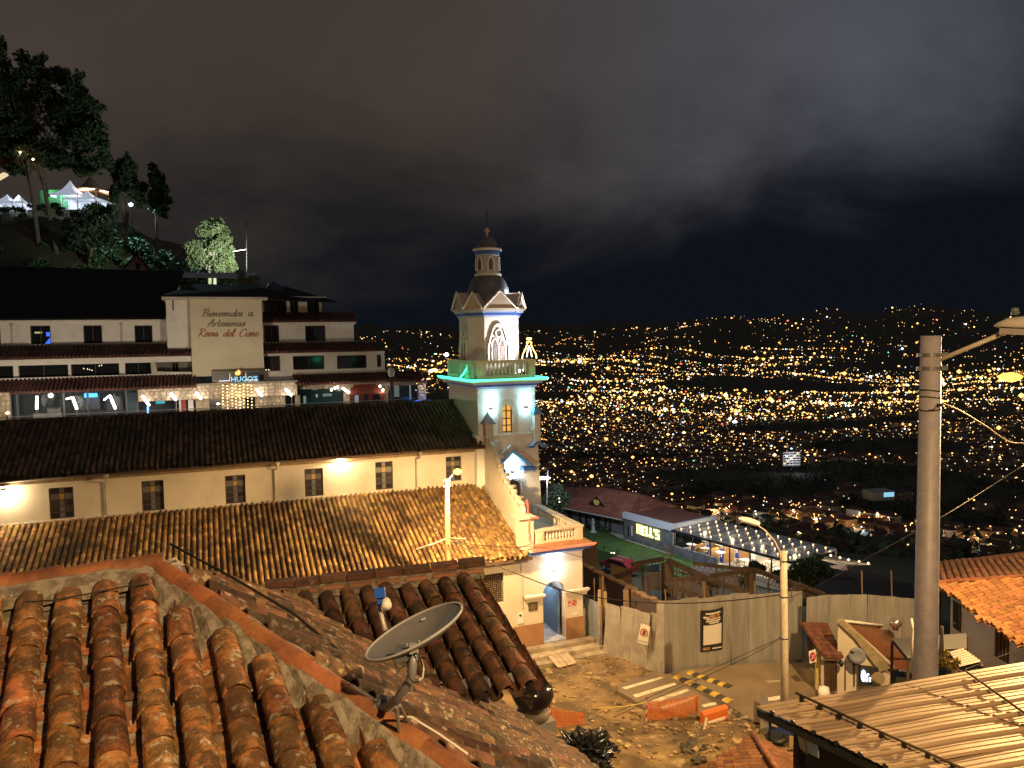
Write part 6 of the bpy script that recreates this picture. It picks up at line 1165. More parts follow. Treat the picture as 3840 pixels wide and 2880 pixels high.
# ================================================================== satellite dish on the hip
dish = thing('satellite_dish', onM(1425, 2700) + nM * .1, 'grey satellite dish on a bent mast fixed to the near roof hip', 'satellite dish')
Cd = W(1552, 2366, 4.95); La = Vector((math.cos(R(25)) * .98, -.1, math.sin(R(25)))).normalized(); view = Cd.normalized()
Mv = Vector((0, 1, .06)); Mv = (Mv - La * Mv.dot(La)).normalized(); nD = La.cross(Mv); nD = nD if nD.z > 0 else -nD
ang_rot = R(-4)
mb = MB(); rings = [(0, -.085), (.35, -.075), (.65, -.05), (.9, -.014), (.985, 0), (1.0, .006), (1.0, -.01), (.97, -.02), (.65, -.065), (.0, -.1)]; seg = 40; RA, RB = .355, .27
for r_, z_ in rings:
    for k in range(seg): a = 2 * math.pi * k / seg; mb.v.append(tuple(Cd + La * (RA * r_ * math.cos(a)) + Mv * (RB * r_ * math.sin(a)) + nD * z_))
mb.f = [(i * seg + k, i * seg + (k + 1) % seg, (i + 1) * seg + (k + 1) % seg, (i + 1) * seg + k) for i in range(len(rings) - 1) for k in range(seg)]; mb.mi = [0] * len(mb.f)
mb.build('reflector', mat('dish_grey', (.17, .17, .195), .5, col2=(.14, .14, .165), scale=6, bump=.1, bscale=40), dish, True)
rim = MB(); rim.tube([Cd + La * (RA * math.cos(a)) + Mv * (RB * math.sin(a)) for a in np.linspace(0, 2 * math.pi, 41)], .009, 6); rim.build('rim', mat('dish_rim', (.38, .38, .42), .45), dish, True)
mb = MB(); c_ = Cd + Mv * RB * .72 + La * .02 + nD * -.02; mb.box(c_, .03, .02, .004, 0, basis((0, 0, 0), La, Mv, nD).to_3x3()); mb.build('sticker', white, dish)
Ln = W(1430, 2235, 5.35)
mb = MB(); mb.tube([W(1445, 2365, 5.2), W(1425, 2290, 5.32), W(1420, 2262, 5.36)], .018, 7); mb.build('feed_arm', mat('arm_pale', (.42, .40, .38), .5, .4), dish, True)
mb = MB(); M_ = basis((0, 0, 0), Vector((1, 0, .1)).normalized(), Vector((-.1, .3, .95)).normalized(), Vector((.0, -.95, .3)).normalized()).to_3x3(); mb.box(Ln, .055, .11, .06, 0, M_); mb.box(Ln + Vector((-.005, -.02, .03)), .07, .07, .05, 0, M_); mb.build('receiver_body', mat('lnb_blue', (.02, .10, .55), .35), dish)
mb = MB(); mb.lathe(Ln + Vector((.04, -.045, -.035)), [(.028, -.03), (.034, 0), (.037, .035), (.03, .05), (.0, .055)], 14, 0, (Vector((.25, -.9, -.3))).to_track_quat('Z', 'Y').to_matrix()); mb.build('receiver_cap', white, dish, True)
Bk = W(1552, 2432, 4.72)
mb = MB(); mb.box(Bk, .055, .03, .06, R(10)); mb.build('clamp_plate', mat('clamp', (.55, .53, .5), .4, .5), dish)
mb = MB(); mb.box(Bk + Vector((-.06, .06, -.05)), .13, .1, .07, R(10)); mb.build('mount_bracket', mat('mount_dark', (.10, .11, .13), .5), dish)
for x, y in ((1527, 2422), (1572, 2411)): mb = MB(); mb.tube([W(x, y, 4.72), W(x, y - 10, 4.72)], .007, 6); mb.build('bolt', galv, dish)
mastm = mat('mast_grey', (.26, .28, .32), .5, .3)
foot = onM(1425, 2712) + nM * .12
mb = MB(); mb.tube([Bk + Vector((0, .03, -.02)), W(1547, 2500, 4.72), W(1545, 2530, 4.73), W(1532, 2560, 4.75), W(1490, 2620, 4.8), foot], .027, 10); mb.build('mast', mastm, dish, True)
mb = MB(); mb.box(foot, .12, .05, .16, R(25), Matrix.Rotation(R(35), 3, 'Y')); mb.build('foot_plate', mastm, dish)
for (x0, y0), (x1, y1) in (((1488, 2652), (1497, 2795)), ((1500, 2645), (1535, 2745))):
    e_ = onM(x1, y1) + nM * .05; mb = MB(); mb.tube([W(x0, y0, 4.78), e_], .012, 6); mb.box(e_, .03, .03, .04); mb.build('stay', mat('stay_grey', (.36, .35, .35), .45, .5), dish)
cl_ = [W(1558 + 28 * math.cos(t_) * (1 + .1 * math.sin(3 * t_)), 2505 + 55 * math.sin(t_), 4.70 + .02 * math.sin(2 * t_)) for t_ in np.linspace(0, 12.5, 40)]; mb = MB(); mb.tube(cl_, .005, 5); mb.build('cable_coil', cable, dish)
mb = MB(); mb.tube([W(1558, 2456, 4.7), W(1580, 2475, 4.7), W(1589, 2510, 4.7), W(1585, 2540, 4.7), W(1572, 2552, 4.7)], .006, 6); mb.build('white_cable', white, dish)
mb = MB(); pts = [foot + Vector((.02, -.02, .0)), onM(1480, 2730) + nM * .1, onM(1535, 2745) + nM * .13, onM(1640, 2810) + nM * .13, onM(1745, 2885) + nM * .13]; mb.tube(pts, .008, 6); mb.build('lead_in_cable', white, dish)
mb = MB(); mb.tube([W(1480, 2480, 4.8), W(1485, 2500, 4.8), W(1500, 2508, 4.8), W(1515, 2498, 4.8)], .004, 5); mb.build('short_cable', cable, dish)
# black cable sagging across the two roofs
mb = MB(); pts = [W(640, 2040, 8.0), W(880, 2170, 7.2), W(1100, 2300, 6.9), W(1320, 2480, 6.5), W(1560, 2650, 6.3), W(1800, 2790, 6.2), W(1990, 2890, 6.2)]
mb.tube(pts, .012, 6); o = mb.build('black_cable', cable, None, True); tag(o, 'thick black cable running down between the near roof and annex roof', 'cable')
# ================================================================== plaza: torn up street, concrete road, church steps
from mathutils import noise as MN
dirt_m = mat('dirt', (0.25, 0.165, 0.075), 0.95, col2=(0.10, 0.066, 0.034), scale=0.55, mixr=(0.40, 0.60), bump=1.0, bscale=5, patch=(0.40, 0.29, 0.15), pscale=1.7, pr=(0.55, 0.72), detail=8)
def dz(x, y):
    z = .10 * MN.fractal(Vector((x * .35, y * .35, 1.7)), 1.0, 2.0, 5) + .035 * MN.noise(Vector((x * 2.3, y * 2.3, 5)))
    for cx, cy_, r_, h in mounds: q = ((x - cx) ** 2 + (y - cy_) ** 2) / (r_ * r_); z += h * math.exp(-q)
    return z
_m = [(2650, 2840, 1.5, .55), (2790, 2730, .8, .2), (2720, 2800, 1.0, .2), (2140, 2470, .8, .18), (2240, 2470, .9, -.1), (2330, 2850, 1.6, .15), (2810, 2830, 1.4, .5)]
mounds = [(*WZ(x, y, ZG)[:2], r_, h) for x, y, r_, h in _m]
nx, ny = 150, 170; x0, x1, y0, y1 = -5.0, 13.5, 22.0, 40.5; mb = MB()
for j in range(ny + 1):
    for i in range(nx + 1): x = x0 + (x1 - x0) * i / nx; y = y0 + (y1 - y0) * j / ny; mb.v.append((x, y, ZG - .05 + dz(x, y)))
mb.f = [(j * (nx + 1) + i, j * (nx + 1) + i + 1, (j + 1) * (nx + 1) + i + 1, (j + 1) * (nx + 1) + i) for j in range(ny) for i in range(nx)]; mb.mi = [0] * len(mb.f)
o = mb.build('dirt_plaza', dirt_m, None, True, loc=(4, 31, ZG)); tag(o, 'torn up brown earth of the plaza', kind='structure')
g = random.Random(11); mb = MB()
for k in range(700):                                     # stones and clods
    u, v = g.uniform(1960, 2900), g.uniform(2440, 2880); P = WZ(u, v, ZG); s_ = g.choice((.03, .04, .05, .05, .07, .1)); P.z = ZG - .05 + dz(P.x, P.y) + s_ * .3; M_ = Matrix.Rotation(g.uniform(0, 6), 3, 'Z')
    mb.hexa([P + M_ @ Vector((sx * s_ * g.uniform(.5, 1.1), sy * s_ * g.uniform(.5, 1.1), sz * s_ * g.uniform(.4, .8))) for sz in (-1, 1) for sx, sy in ((-1, -1), (1, -1), (1, 1), (-1, 1))])
o = mb.build('rubble_stones', mat('clod', (.27, .19, .10), .95, isl=.6), None, loc=(4, 31, ZG)); tag(o, 'loose stones and clods over the plaza earth', 'rubble', kind='stuff')
# road slab
ZR = ZG + .1
road_m = mat('road_concrete', (.22, .165, .105), .9, col2=(.165, .122, .078), scale=.5, mixr=(.35, .7), bump=.3, bscale=9, patch=(.12, .09, .058), pscale=.35, pr=(.58, .72), detail=7)
edge = [(2318, 2592), (2322, 2562), (2350, 2556), (2385, 2536), (2410, 2540), (2430, 2522), (2500, 2528), (2600, 2505), (2742, 2494), (2880, 2487), (3010, 2484), (3200, 2500), (3300, 2600), (3120, 2640), (2960, 2700), (2915, 2750), (2860, 2714), (2790, 2700), (2730, 2690), (2690, 2688), (2600, 2690), (2500, 2668), (2420, 2655), (2370, 2620)]
mb = MB(); mb.ext([WZ(x, y, ZR) for x, y in edge], (0, 0, -.3)); road = fixn(mb.build('road', road_m)); tag(road, 'pale concrete road slab with broken edge', kind='structure')
wp = mat('crossing_paint', (.66, .58, .42), .85, col2=(.36, .29, .19), scale=2.2, mixr=(.45, .7))
for k, q in enumerate((((2332, 2578), (2480, 2537), (2492, 2542), (2346, 2585)), ((2372, 2606), (2527, 2560), (2538, 2567), (2386, 2616)), ((2430, 2630), (2575, 2583), (2588, 2590), (2450, 2638)), ((2470, 2652), (2600, 2612), (2612, 2619), (2492, 2660)), ((2632, 2643), (2682, 2632), (2690, 2641), (2640, 2652)), ((2728, 2662), (2745, 2655), (2748, 2668), (2734, 2676)), ((2762, 2692), (2800, 2684), (2806, 2692), (2770, 2699)))):
    mb = MB(); mb.quad(*[WZ(x, y, ZR + .004) for x, y in q]); mb.build('crossing_stripe', wp, road)
mb = MB()
for q in (((3030, 2500), (3036, 2500), (3110, 2560), (3096, 2562)), ((2870, 2553), (2940, 2548), (2950, 2556), (2880, 2560))): mb.quad(*[WZ(x, y, ZR + .004) for x, y in q])
mb.build('worn_line', mat('worn_line', (.36, .29, .19), .9), road)
yel = mat('bump_yellow', (.62, .42, .08), .7, col2=(.45, .3, .07), scale=5); blk = mat('bump_black', (.055, .05, .045), .75)
for nm, (xa, ya), (xb, yb), n_ in (('near', (2534, 2536), (2742, 2632), 9), ('far', (2584, 2521), (2738, 2577), 8)):
    A_, B_ = WZ(xa, ya, ZR), WZ(xb, yb, ZR); t_ = thing('speed_bump', A_, 'yellow and black speed bump, the %s one of the two on the road' % ('nearer' if nm == 'near' else 'farther'), 'speed bump', 'speed bumps'); v = (B_ - A_) / n_; sd_ = v.cross(Vector((0, 0, 1))).normalized()
    for k in range(n_):
        mb = MB(); p_, q_ = A_ + v * (k + .03), A_ + v * (k + .97); pr = [(-.22, 0), (-.17, .035), (-.08, .06), (.08, .06), (.17, .035), (.22, 0)]
        mb.add([p_ + sd_ * a + Vector((0, 0, b + .003)) for a, b in pr] + [q_ + sd_ * a + Vector((0, 0, b + .003)) for a, b in pr], [(i, i + 1, i + 7, i + 6) for i in range(5)] + [tuple(range(6))[::-1], tuple(range(6, 12))]); fixn(mb.build('bump_segment', yel if k % 2 == 0 else blk, t_))
# steps
st = thing('church_steps', fc(-1.5, -1, -15.75), 'three worn stone steps below the arched church passage', 'steps')
for k, (b0, b1, z1) in enumerate(((-.5, -.035, -15.24), (-1.0, -.5, -15.43), (-1.5, -1.0, -15.6))):
    a = -3.7 + .1 * k; i = 0; g = random.Random(k)
    while a < 1.25: w_ = min(g.uniform(.7, 1.2), 1.27 - a); mb = MB(); mb.fbox(fc, a, a + w_ - .012, b0 + g.uniform(0, .02), b1 - .002, -15.95, z1 - g.uniform(0, .012)); mb.build('step_stone', mat('step_stone', (.40, .33, .23), .85, col2=(.3, .24, .16), scale=2.5, rnd=.2, bump=.3, bscale=12), st); a += w_
bd_ = thing('plank_ramp', WZ(2090, 2480, -15.6), 'pale plank board laid as a ramp over the church steps', 'planks')
q = [WZ(2046, 2454, -15.45), WZ(2118, 2433, -15.42), WZ(2166, 2487, -15.66), WZ(2093, 2506, -15.68)]
for k in range(4): t0, t1 = k / 4 + .01, (k + 1) / 4 - .01; mb = MB(); e_ = [q[0].lerp(q[1], t0), q[0].lerp(q[1], t1), q[3].lerp(q[2], t1 * (.97 if k % 2 else 1)), q[3].lerp(q[2], t0)]; mb.ext([v + Vector((0, 0, .03)) for v in e_], (0, 0, -.035)); fixn(mb.build('plank', wood_p, bd_))
# little stone plinth at the corner of the church
mb = MB(); mb.fbox(fc, .12, .55, .3, .8, -15.6, -14.75); mb.fbox(fc, .1, .62, .25, .9, -14.748, -14.6); mb.fbox(fc, .14, .5, .3, .8, -14.598, -13.9); o = mb.build('stone_plinth', stone); tag(o, 'small stepped stone plinth at the church corner by the fence', 'plinth')
# ================================================================== corrugated fence round the building site
fence = thing('sheet_fence', WZ(2490, 2525, ZG), 'tall corrugated zinc fence round the building site', 'fence')
def csheet(P, u_, h, w_, pitch, amp, m_, nm, parent, lean=Vector((0, 0, 0)), bend=.0, seed=0, horiz=False, rows=6):
    """one corrugated sheet: P lower corner, u_ unit along the foot, wavy grid with dents"""
    g_ = random.Random(seed); up = Vector((0, 0, 1)); out_ = u_.cross(up); n_ = int(w_ / pitch * 6); mb_ = MB(); ph = [g_.uniform(0, 6) for _ in range(4)]
    for j in range(rows + 1):
        for i in range(n_ + 1):
            s_ = i / n_; t_ = j / rows; wv = amp * math.sin(2 * math.pi * (s_ * w_ / pitch if not horiz else t_ * h / pitch)); d_ = bend * (math.sin(3.1 * s_ + ph[0]) * math.sin(2.7 * t_ + ph[1]) + .5 * math.sin(7 * s_ + ph[2] + 4 * t_))
            mb_.v.append(tuple(P + u_ * (s_ * w_) + up * (t_ * h) + lean * t_ + out_ * (wv + d_)))
    mb_.f = [(j * (n_ + 1) + i, j * (n_ + 1) + i + 1, (j + 1) * (n_ + 1) + i + 1, (j + 1) * (n_ + 1) + i) for j in range(rows) for i in range(n_)]; mb_.mi = [0] * len(mb_.f)
    return mb_.build(nm, m_, parent, True)
G0, G1 = WZ(2262, 2452, ZG), WZ(2470, 2520, ZG); u_ = (G1 - G0).normalized(); Lg = (G1 - G0).length
for k, (t0, w_, ln) in enumerate(((0, .27, .06), (.26, .27, .02), (.52, .27, .0), (.78, .24, -.05))): csheet(G0 + u_ * (t0 * Lg) + Vector((0, 0, -.1)), u_, 2.75 + .03 * k, w_ * Lg, .1, .016, galv, 'gate_sheet', fence, lean=u_ * .22 + u_.cross(Vector((0, 0, 1))) * -.12 * (k % 2), bend=.05, seed=k, rows=12)
csheet(WZ(2463, 2519, ZG) + Vector((0, 0, -.1)), u_, 3.45, .42, .105, .02, galv, 'corner_sheet', fence, bend=.02, seed=9, rows=10)
C0, C1, C2 = WZ(2492, 2524, ZG), WZ(2742, 2492, ZG), WZ(3006, 2482, ZG); k = 0
for A_, B_ in ((C0, C1), (C1, C2)):
    u2 = (B_ - A_).normalized(); n_ = round((B_ - A_).length / .8)
    for j in range(n_): csheet(A_ + u2 * ((B_ - A_).length * j / n_) + Vector((0, 0, -.15)) - u2.cross(Vector((0, 0, 1))) * .006 * (j % 2), u2, 3.58 + .05 * math.sin(k * 2.1), (B_ - A_).length / n_ + .02, .088, .012, galv_b, 'fence_sheet', fence, bend=.028, seed=20 + k, rows=6); k += 1
F0, F1, F2, F3 = [WZ(x, y, -12.25) for x, y in ((3024, 2240), (3110, 2230), (3250, 2229), (3446, 2247))]
for A_, B_ in ((F0, F1), (F1, F2), (F2, F3)):
    A_ = Vector((A_.x, A_.y, ZG)); B_ = Vector((B_.x, B_.y, ZG)); u2 = (B_ - A_).normalized(); n_ = max(1, round((B_ - A_).length / .8))
    for j in range(n_): csheet(A_ + u2 * ((B_ - A_).length * j / n_), u2, 3.5, (B_ - A_).length / n_ + .02, .088, .012, galv_b, 'fence_sheet', fence, bend=.03, seed=40 + k, rows=6, lean=u2 * (.0 if k % 3 else .05)); k += 1
csheet(fc(.35, .5, -15.6), (WZ(2250, 2440, ZG) - fc(.35, .5, -15.6)).normalized().xy.to_3d(), 2.3, 1.5, .076, .009, mat('galv_blue', (.42, .48, .58), .4, .6), 'side_sheet', fence, horiz=True, rows=90, seed=77)
for x, y, h, w_, m_ in ((2250, 2442, 3.15, .13, wood_p), (2272, 2438, 3.0, .13, wood_p), (2231, 2420, 3.5, .03, wood), (2263, 2425, 3.7, .035, wood)):
    P = WZ(x, y, ZG); mb = MB(); mb.box(P + Vector((0, 0, h / 2)), w_, w_ * .6, h, R(20)); mb.build('post', m_, fence)
for x, y0, y1 in ((3237, 2140, 2400), (3348, 2140, 2400), (2940, 2190, 2300), (2835, 2180, 2300), (2645, 2185, 2300), (2500, 2210, 2300)): a_, b_ = W(x - 6, y0, 36.9), W(x, y1, 36.9); mb = MB(); mb.tube([a_, b_], .035, 5); mb.build('stake', wood, fence)
# no-entry board on the gate
nb = thing('no_entry_sign', W(2410, 2400, 35.75), 'white NO ENTRE board with red crossed circle on the gate sheet', 'sign')
qc = [W(2389, 2409, 35.75), W(2430, 2419, 35.55), W(2439, 2350, 35.55), W(2404, 2337, 35.75)]; X_ = (qc[1] - qc[0]).normalized(); Y_ = (qc[3] - qc[0]); hY = Y_.length; Y_ = Y_.normalized(); Z_ = X_.cross(Y_).normalized(); Y_ = Z_.cross(X_); wX = (qc[1] - qc[0]).length
mb = MB(); mb.ext(qc, Z_ * .02); fixn(mb.build('board', mat('sign_white', (.66, .62, .55), .6), nb)); c_ = (qc[0] + qc[1] + qc[2] + qc[3]) / 4 + Y_ * hY * .1 + Z_ * .03; rd = mat('sign_red', (.5, .05, .03), .6)
mb = MB(); mb.tube([c_ + X_ * .165 * math.cos(t_) + Y_ * .165 * math.sin(t_) for t_ in np.linspace(0, 6.29, 25)], .022, 6); mb.build('red_ring', rd, nb); mb = MB(); mb.ext([c_ + X_ * x + Y_ * y for x, y in ((-.05, -.1), (.05, -.1), (.06, .04), (.045, .1), (-.03, .11), (-.06, .02))], Z_ * .006); fixn(mb.build('hand_figure', black, nb)); mb = MB(); mb.tube([c_ + X_ * -.11 + Y_ * -.11 + Z_ * .01, c_ + X_ * .11 + Y_ * .11 + Z_ * .01], .016, 6); mb.build('red_slash', rd, nb)
text('lettering', 'NO ENTRE', .115, basis(qc[0] + X_ * .03 + Y_ * .07 + Z_ * .024, X_, Y_, Z_), black, nb, .003, sx=wX * .9 / .56)
# black restaurant banner with arrow
bn = thing('restaurant_banner', W(2680, 2440, 35.55), 'black HELL\'S banner with white arrow and blank panel on the zinc fence', 'banner')
u2 = (C1 - C0).normalized(); no_ = u2.cross(Vector((0, 0, 1))); no_ = no_ if no_.y < 0 else -no_; b0 = WN(2627, 2446, C0 + no_ * .06, no_); wB, hB = 1.16, 2.02; up = Vector((0, 0, 1))
mb = MB(); nn = 10
for j in range(nn + 1):
    for i in range(nn + 1): s_, t_ = i / nn, j / nn; mb.v.append(tuple(b0 + u2 * (s_ * wB + .03 * t_) + up * (t_ * hB - .08 * math.sin(s_ * 3.1) * t_ + .07 * s_ * t_) + no_ * (.02 * math.sin(4 * s_ + 3 * t_))))
mb.f = [(j * (nn + 1) + i, j * (nn + 1) + i + 1, (j + 1) * (nn + 1) + i + 1, (j + 1) * (nn + 1) + i) for j in range(nn) for i in range(nn)]; mb.mi = [0] * 100; mb.build('cloth', mat('banner_black', (.022, .021, .021), .6), bn, True)
def bq(x0, y0, x1, y1, m_, nm, e=.035): mb_ = MB(); P_ = lambda x, y: b0 + u2 * (x * wB + .03 * y) + up * (y * hB - .08 * math.sin(x * 3.1) * y + .07 * x * y) + no_ * (e + .02 * math.sin(4 * x + 3 * y)); n2 = 6; [mb_.quad(P_(x0 + (x1 - x0) * i / n2, y0), P_(x0 + (x1 - x0) * (i + 1) / n2, y0), P_(x0 + (x1 - x0) * (i + 1) / n2, y1), P_(x0 + (x1 - x0) * i / n2, y1)) for i in range(n2)]; return mb_.build(nm, m_, bn)
pw = mat('banner_white', (.66, .61, .53), .6); bq(.1, .17, .92, .64, pw, 'blank_panel'); bq(.2, .90, .86, .935, pw, 'print_line'); bq(.24, .765, .86, .80, pw, 'print_line'); bq(.22, .715, .86, .75, pw, 'print_line'); bq(.36, .67, .8, .7, pw, 'print_line'); bq(.5, .055, .94, .085, pw, 'print_line')
B_ = lambda x, y: b0 + u2 * (x * wB) + up * (y * hB - .08 * math.sin(x * 3.1) * y + .07 * x * y) + no_ * .05
mb = MB(); mb.ext([B_(x, y) for x, y in ((.08, .835), (.2, .875), (.2, .85), (.36, .85), (.36, .815), (.2, .815), (.2, .79))], no_ * .004); fixn(mb.build('arrow', pw, bn))
bo = mat('banner_tan', (.50, .30, .16), .6)
text('lettering', "HELL'S", .25, basis(B_(.38, .815) + no_ * .005, (u2 + up * .05).normalized(), up, no_), bo, bn, .003, 0, .012, sx=.72); text('lettering', "HELL'S", .16, basis(B_(.09, .05) + no_ * .005, u2, up, no_), bo, bn, .003, 0, .008, sx=.75)
# ================================================================== unfinished building behind the fence
site = thing('unfinished_building', WZ(2500, 2106, -13), 'unfinished building frame of rough timber beams and pillars behind the zinc fence', 'building site')
A_, B_ = WZ(2188, 2122, -13.5), WZ(2480, 2268, -13.5); mb = MB(); mb.ext([A_, B_, B_ + Vector((0, 0, -3)), A_ + Vector((0, 0, -3))], Vector((.2, .1, 0))); fixn(mb.build('retaining_wall', mat('mud_wall', (.19, .135, .12), .9, col2=(.13, .09, .08), scale=.7), site))
v = (B_ - A_)
for t_ in (.3, .62): c_ = A_ + v * t_; mb = MB(); mb.box(c_ + Vector((-.12, -.12, -1.5)), .3, .3, 3, R(60)); mb.build('wall_pier', mat('pier', (.26, .18, .12), .9), site)
mb = MB(); g = random.Random(8)
for k in range(26): c_ = A_ + v * (k / 26 + .02); mb.box(c_ + Vector((g.uniform(-.1, .1), 0, .06 + g.uniform(0, .06))), .32, .2, .12, R(150 + g.uniform(-20, 20)))
o = mb.build('broken_wall_top', mat('broken_brick', (.26, .16, .09), .95, isl=.4), site); o['kind'] = 'stuff'
bmz = mat('site_timber', (.085, .055, .034), .85, col2=(.05, .033, .02), scale=2.5)
for (xa, ya), (xb, yb), r_ in (((2371, 2123), (2487, 2101), .12), ((2506, 2108), (2631, 2166), .13), ((2631, 2166), (2816, 2240), .13), ((2600, 2117), (2774, 2139), .1), ((2774, 2139), (2825, 2142), .1), ((2825, 2142), (2926, 2178), .12), ((2926, 2178), (3024, 2211), .12), ((3024, 2211), (3090, 2234), .1), ((2664, 2166), (2825, 2142), .11), ((2506, 2181), (2637, 2169), .1), ((2500, 2190), (2628, 2250), .13), ((2940, 2225), (3024, 2209), .08)):
    P, Q = WZ(xa, ya, -13), WZ(xb, yb, -13); w_ = (Q - P); sd_ = w_.cross(Vector((0, 0, 1))).normalized(); mb = MB(); mb.hexa([P - sd_ * r_, Q - sd_ * r_, Q + sd_ * r_, P + sd_ * r_] + [p_ + Vector((0, 0, r_ * 1.6)) for p_ in (P - sd_ * r_, Q - sd_ * r_, Q + sd_ * r_, P + sd_ * r_)]); mb.build('beam', bmz, site)
    mb = MB(); n_ = 8
    for k in range(n_): c0_, c1_ = P + w_ * (k / n_) + Vector((0, 0, -.02)), P + w_ * ((k + .5) / n_) + Vector((0, 0, -.4)); mb.tube([c0_, c1_, P + w_ * ((k + 1) / n_) + Vector((0, 0, -.02))], .018, 4)
    mb.tube([P + Vector((0, 0, -.4)), Q + Vector((0, 0, -.4))], .018, 4); mb.build('rebar_truss', mat('rusty_bar', (.12, .07, .045), .8), site)
for x, y, w_ in ((2503, 2108, .5), (2650, 2170, .42), (2816, 2142, .36)): P = WZ(x, y, -13); mb = MB(); mb.box(P + Vector((0, 0, -2.4)), w_, w_, 4.7, R(30)); mb.build('pillar', mat('pillar_dark', (.13, .09, .065), .9), site)
g = random.Random(9)
for k in range(34): x = g.uniform(2400, 3080); P = WZ(x, 2110 + g.uniform(10, 110) + max(0, x - 2700) * .12, -13); mb = MB(); mb.tube([P, P + Vector((g.uniform(-.1, .1), g.uniform(-.1, .1), -2.6))], .03, 5); mb.build('prop', bmz, site)
for k in range(6): P = WZ(2486 + k * 7, 2100, -13); mb = MB(); mb.tube([P, P + Vector((.02, 0, .85))], .012, 4); mb.build('rebar', mat('rusty_bar', (.12, .07, .045), .8), site)
brs = mat('site_zinc_brown', (.26, .18, .11), .6, .2); 
for (x0_, y0_, x1_, y1_, h) in ((2190, 2140, 2242, 2150, 1.9), (2290, 2196, 2372, 2224, 1.4)):
    P, Q = W(x0_, y0_, 47), W(x1_, y1_, 46); csheet(P, (Q - P).normalized(), h, (Q - P).length, .09, .012, brs, 'site_sheet', site, rows=3, bend=.01)
sh = [(2505, 2260, 2640, 2250, 50, 1.7, (.42, .38, .42)), (2420, 2215, 2500, 2210, 52, 1.3, (.40, .30, .27))]
for (x0_, y0_, x1_, y1_, D, h, c_) in sh: P, Q = W(x0_, y0_, D), W(x1_, y1_, D + 2); csheet(P, (Q - P).normalized(), h, (Q - P).length, .12, .015, mat('site_sheet_%d' % x0_, c_, .6), 'pale_sheet', site, rows=3)
mb = MB(); mb.ext([W(2540, 2140, 60), W(2650, 2166, 56), W(2780, 2160, 58), W(2640, 2118, 64)], (0, 0, -.15)); fixn(mb.build('pale_slab', mat('slab_pink', (.42, .33, .30), .85), site))
mb = MB(); mb.ext([W(2663, 2175, 52), W(2765, 2145, 54), W(2772, 2195, 52), W(2745, 2205, 51)], (0, 0, -.15)); fixn(mb.build('pale_slab', mat('slab_pink', (.42, .33, .30), .85), site))
mb = MB(); mb.box(W(2452, 2138, 70), 1.1, .1, 1.1, R(20)); o = mb.build('blue_tarpaulin', mat('tarp_blue', (.08, .25, .5), .6)); tag(o, 'blue tarpaulin panel behind the timber frame', 'tarpaulin')
# ================================================================== plaza furniture: nets, barriers, bags
net_m = mat('orange_net', (.62, .17, .045), .7, alpha=.62)
def net(qp, D0, D1, lab, posts):
    P = [W(*qp[0], D0), W(*qp[1], D1), W(*qp[2], D1), W(*qp[3], D0)]; t_ = thing('safety_net', Vector((P[0].x, P[0].y, ZG)), lab, 'safety net', 'orange safety nets'); mb_ = MB(); n_ = 12
    for j in range(7):
        for i in range(n_ + 1): a = P[0].lerp(P[1], i / n_); b = P[3].lerp(P[2], i / n_); q_ = a.lerp(b, j / 6); mb_.v.append((q_.x, q_.y + .04 * math.sin(i * 1.3 + j), q_.z - .05 * math.sin(math.pi * i / n_)))
    mb_.f = [(j * (n_ + 1) + i, j * (n_ + 1) + i + 1, (j + 1) * (n_ + 1) + i + 1, (j + 1) * (n_ + 1) + i) for j in range(6) for i in range(n_)]; mb_.mi = [0] * len(mb_.f); mb_.build('mesh_sheet', net_m, t_, True); mb_ = MB()
    for k in range(1, 14): mb_.tube([P[0].lerp(P[3], k / 14) + Vector((0, -.02, -.0)), P[1].lerp(P[2], k / 14) + Vector((0, -.02, 0))], .008, 3)
    for k in range(1, 22): mb_.tube([P[0].lerp(P[1], k / 22) + Vector((0, -.02, 0)), P[3].lerp(P[2], k / 22) + Vector((0, -.02, 0))], .008, 3)
    mb_.build('mesh_strands', mat('net_strand', (.70, .22, .06), .7), t_)
    for x, y0, y1, D, c_ in posts:
        a, b = W(x, y0, D), W(x, y1, D); q_ = thing('net_post', b, c_[1], 'post', 'posts of the safety nets'); mb_ = MB(); mb_.tube([b, a], .028, 6); mb_.build('rod', c_[0], q_); mb_ = MB(); mb_.lathe(b, [(.17, -.02), (.15, .05), (.05, .16)], 8); mb_.build('base', mat('base_dirty', (.36, .29, .18), .9), q_)
        if 'striped' in c_[1]:
            for j in range(3): mb_ = MB(); mb_.tube([b.lerp(a, .2 + j * .27), b.lerp(a, .32 + j * .27)], .031, 6); mb_.build('white_band', white, q_)
    return t_
D_a = 15.75 / ((2760 - 1266) / FPX)
rod_r = (mat('rod_red', (.35, .06, .04), .6)); rod_w = wood_p
net([(2036, 2745), (2190, 2735), (2192, 2672), (2036, 2648)], 30.3, 30.8, 'orange safety net beside the ventilator shaft', ((2062, 2640, 2762, 30.3, (rod_r, 'red and white striped rod at the left net')), (2194, 2652, 2735, 30.8, (rod_w, 'pale wooden post right of the left net')), (2231, 2655, 2728, 30.9, (rod_w, 'leaning pale post between the two nets'))))
net([(2425, 2716), (2618, 2675), (2624, 2604), (2423, 2630)], 30.95, 31.0, 'orange safety net in front of the zebra crossing', ((2424, 2612, 2728, 30.9, (rod_r, 'red and white striped rod at the crossing net')), (2617, 2610, 2718, 30.9, (mat('rod_orange', (.6, .2, .05), .6), 'orange rod at the right end of the crossing net'))))
mb = MB(); pts = [W(2233, 2656, 30.9), W(2330, 2650, 31.0), W(2424, 2635, 31.2)]; mb.tube(pts, .02, 4); o = mb.build('hazard_tape', mat('tape_yellow', (.6, .46, .1), .6)); tag(o, 'yellow hazard tape strung between the two orange nets', 'tape')
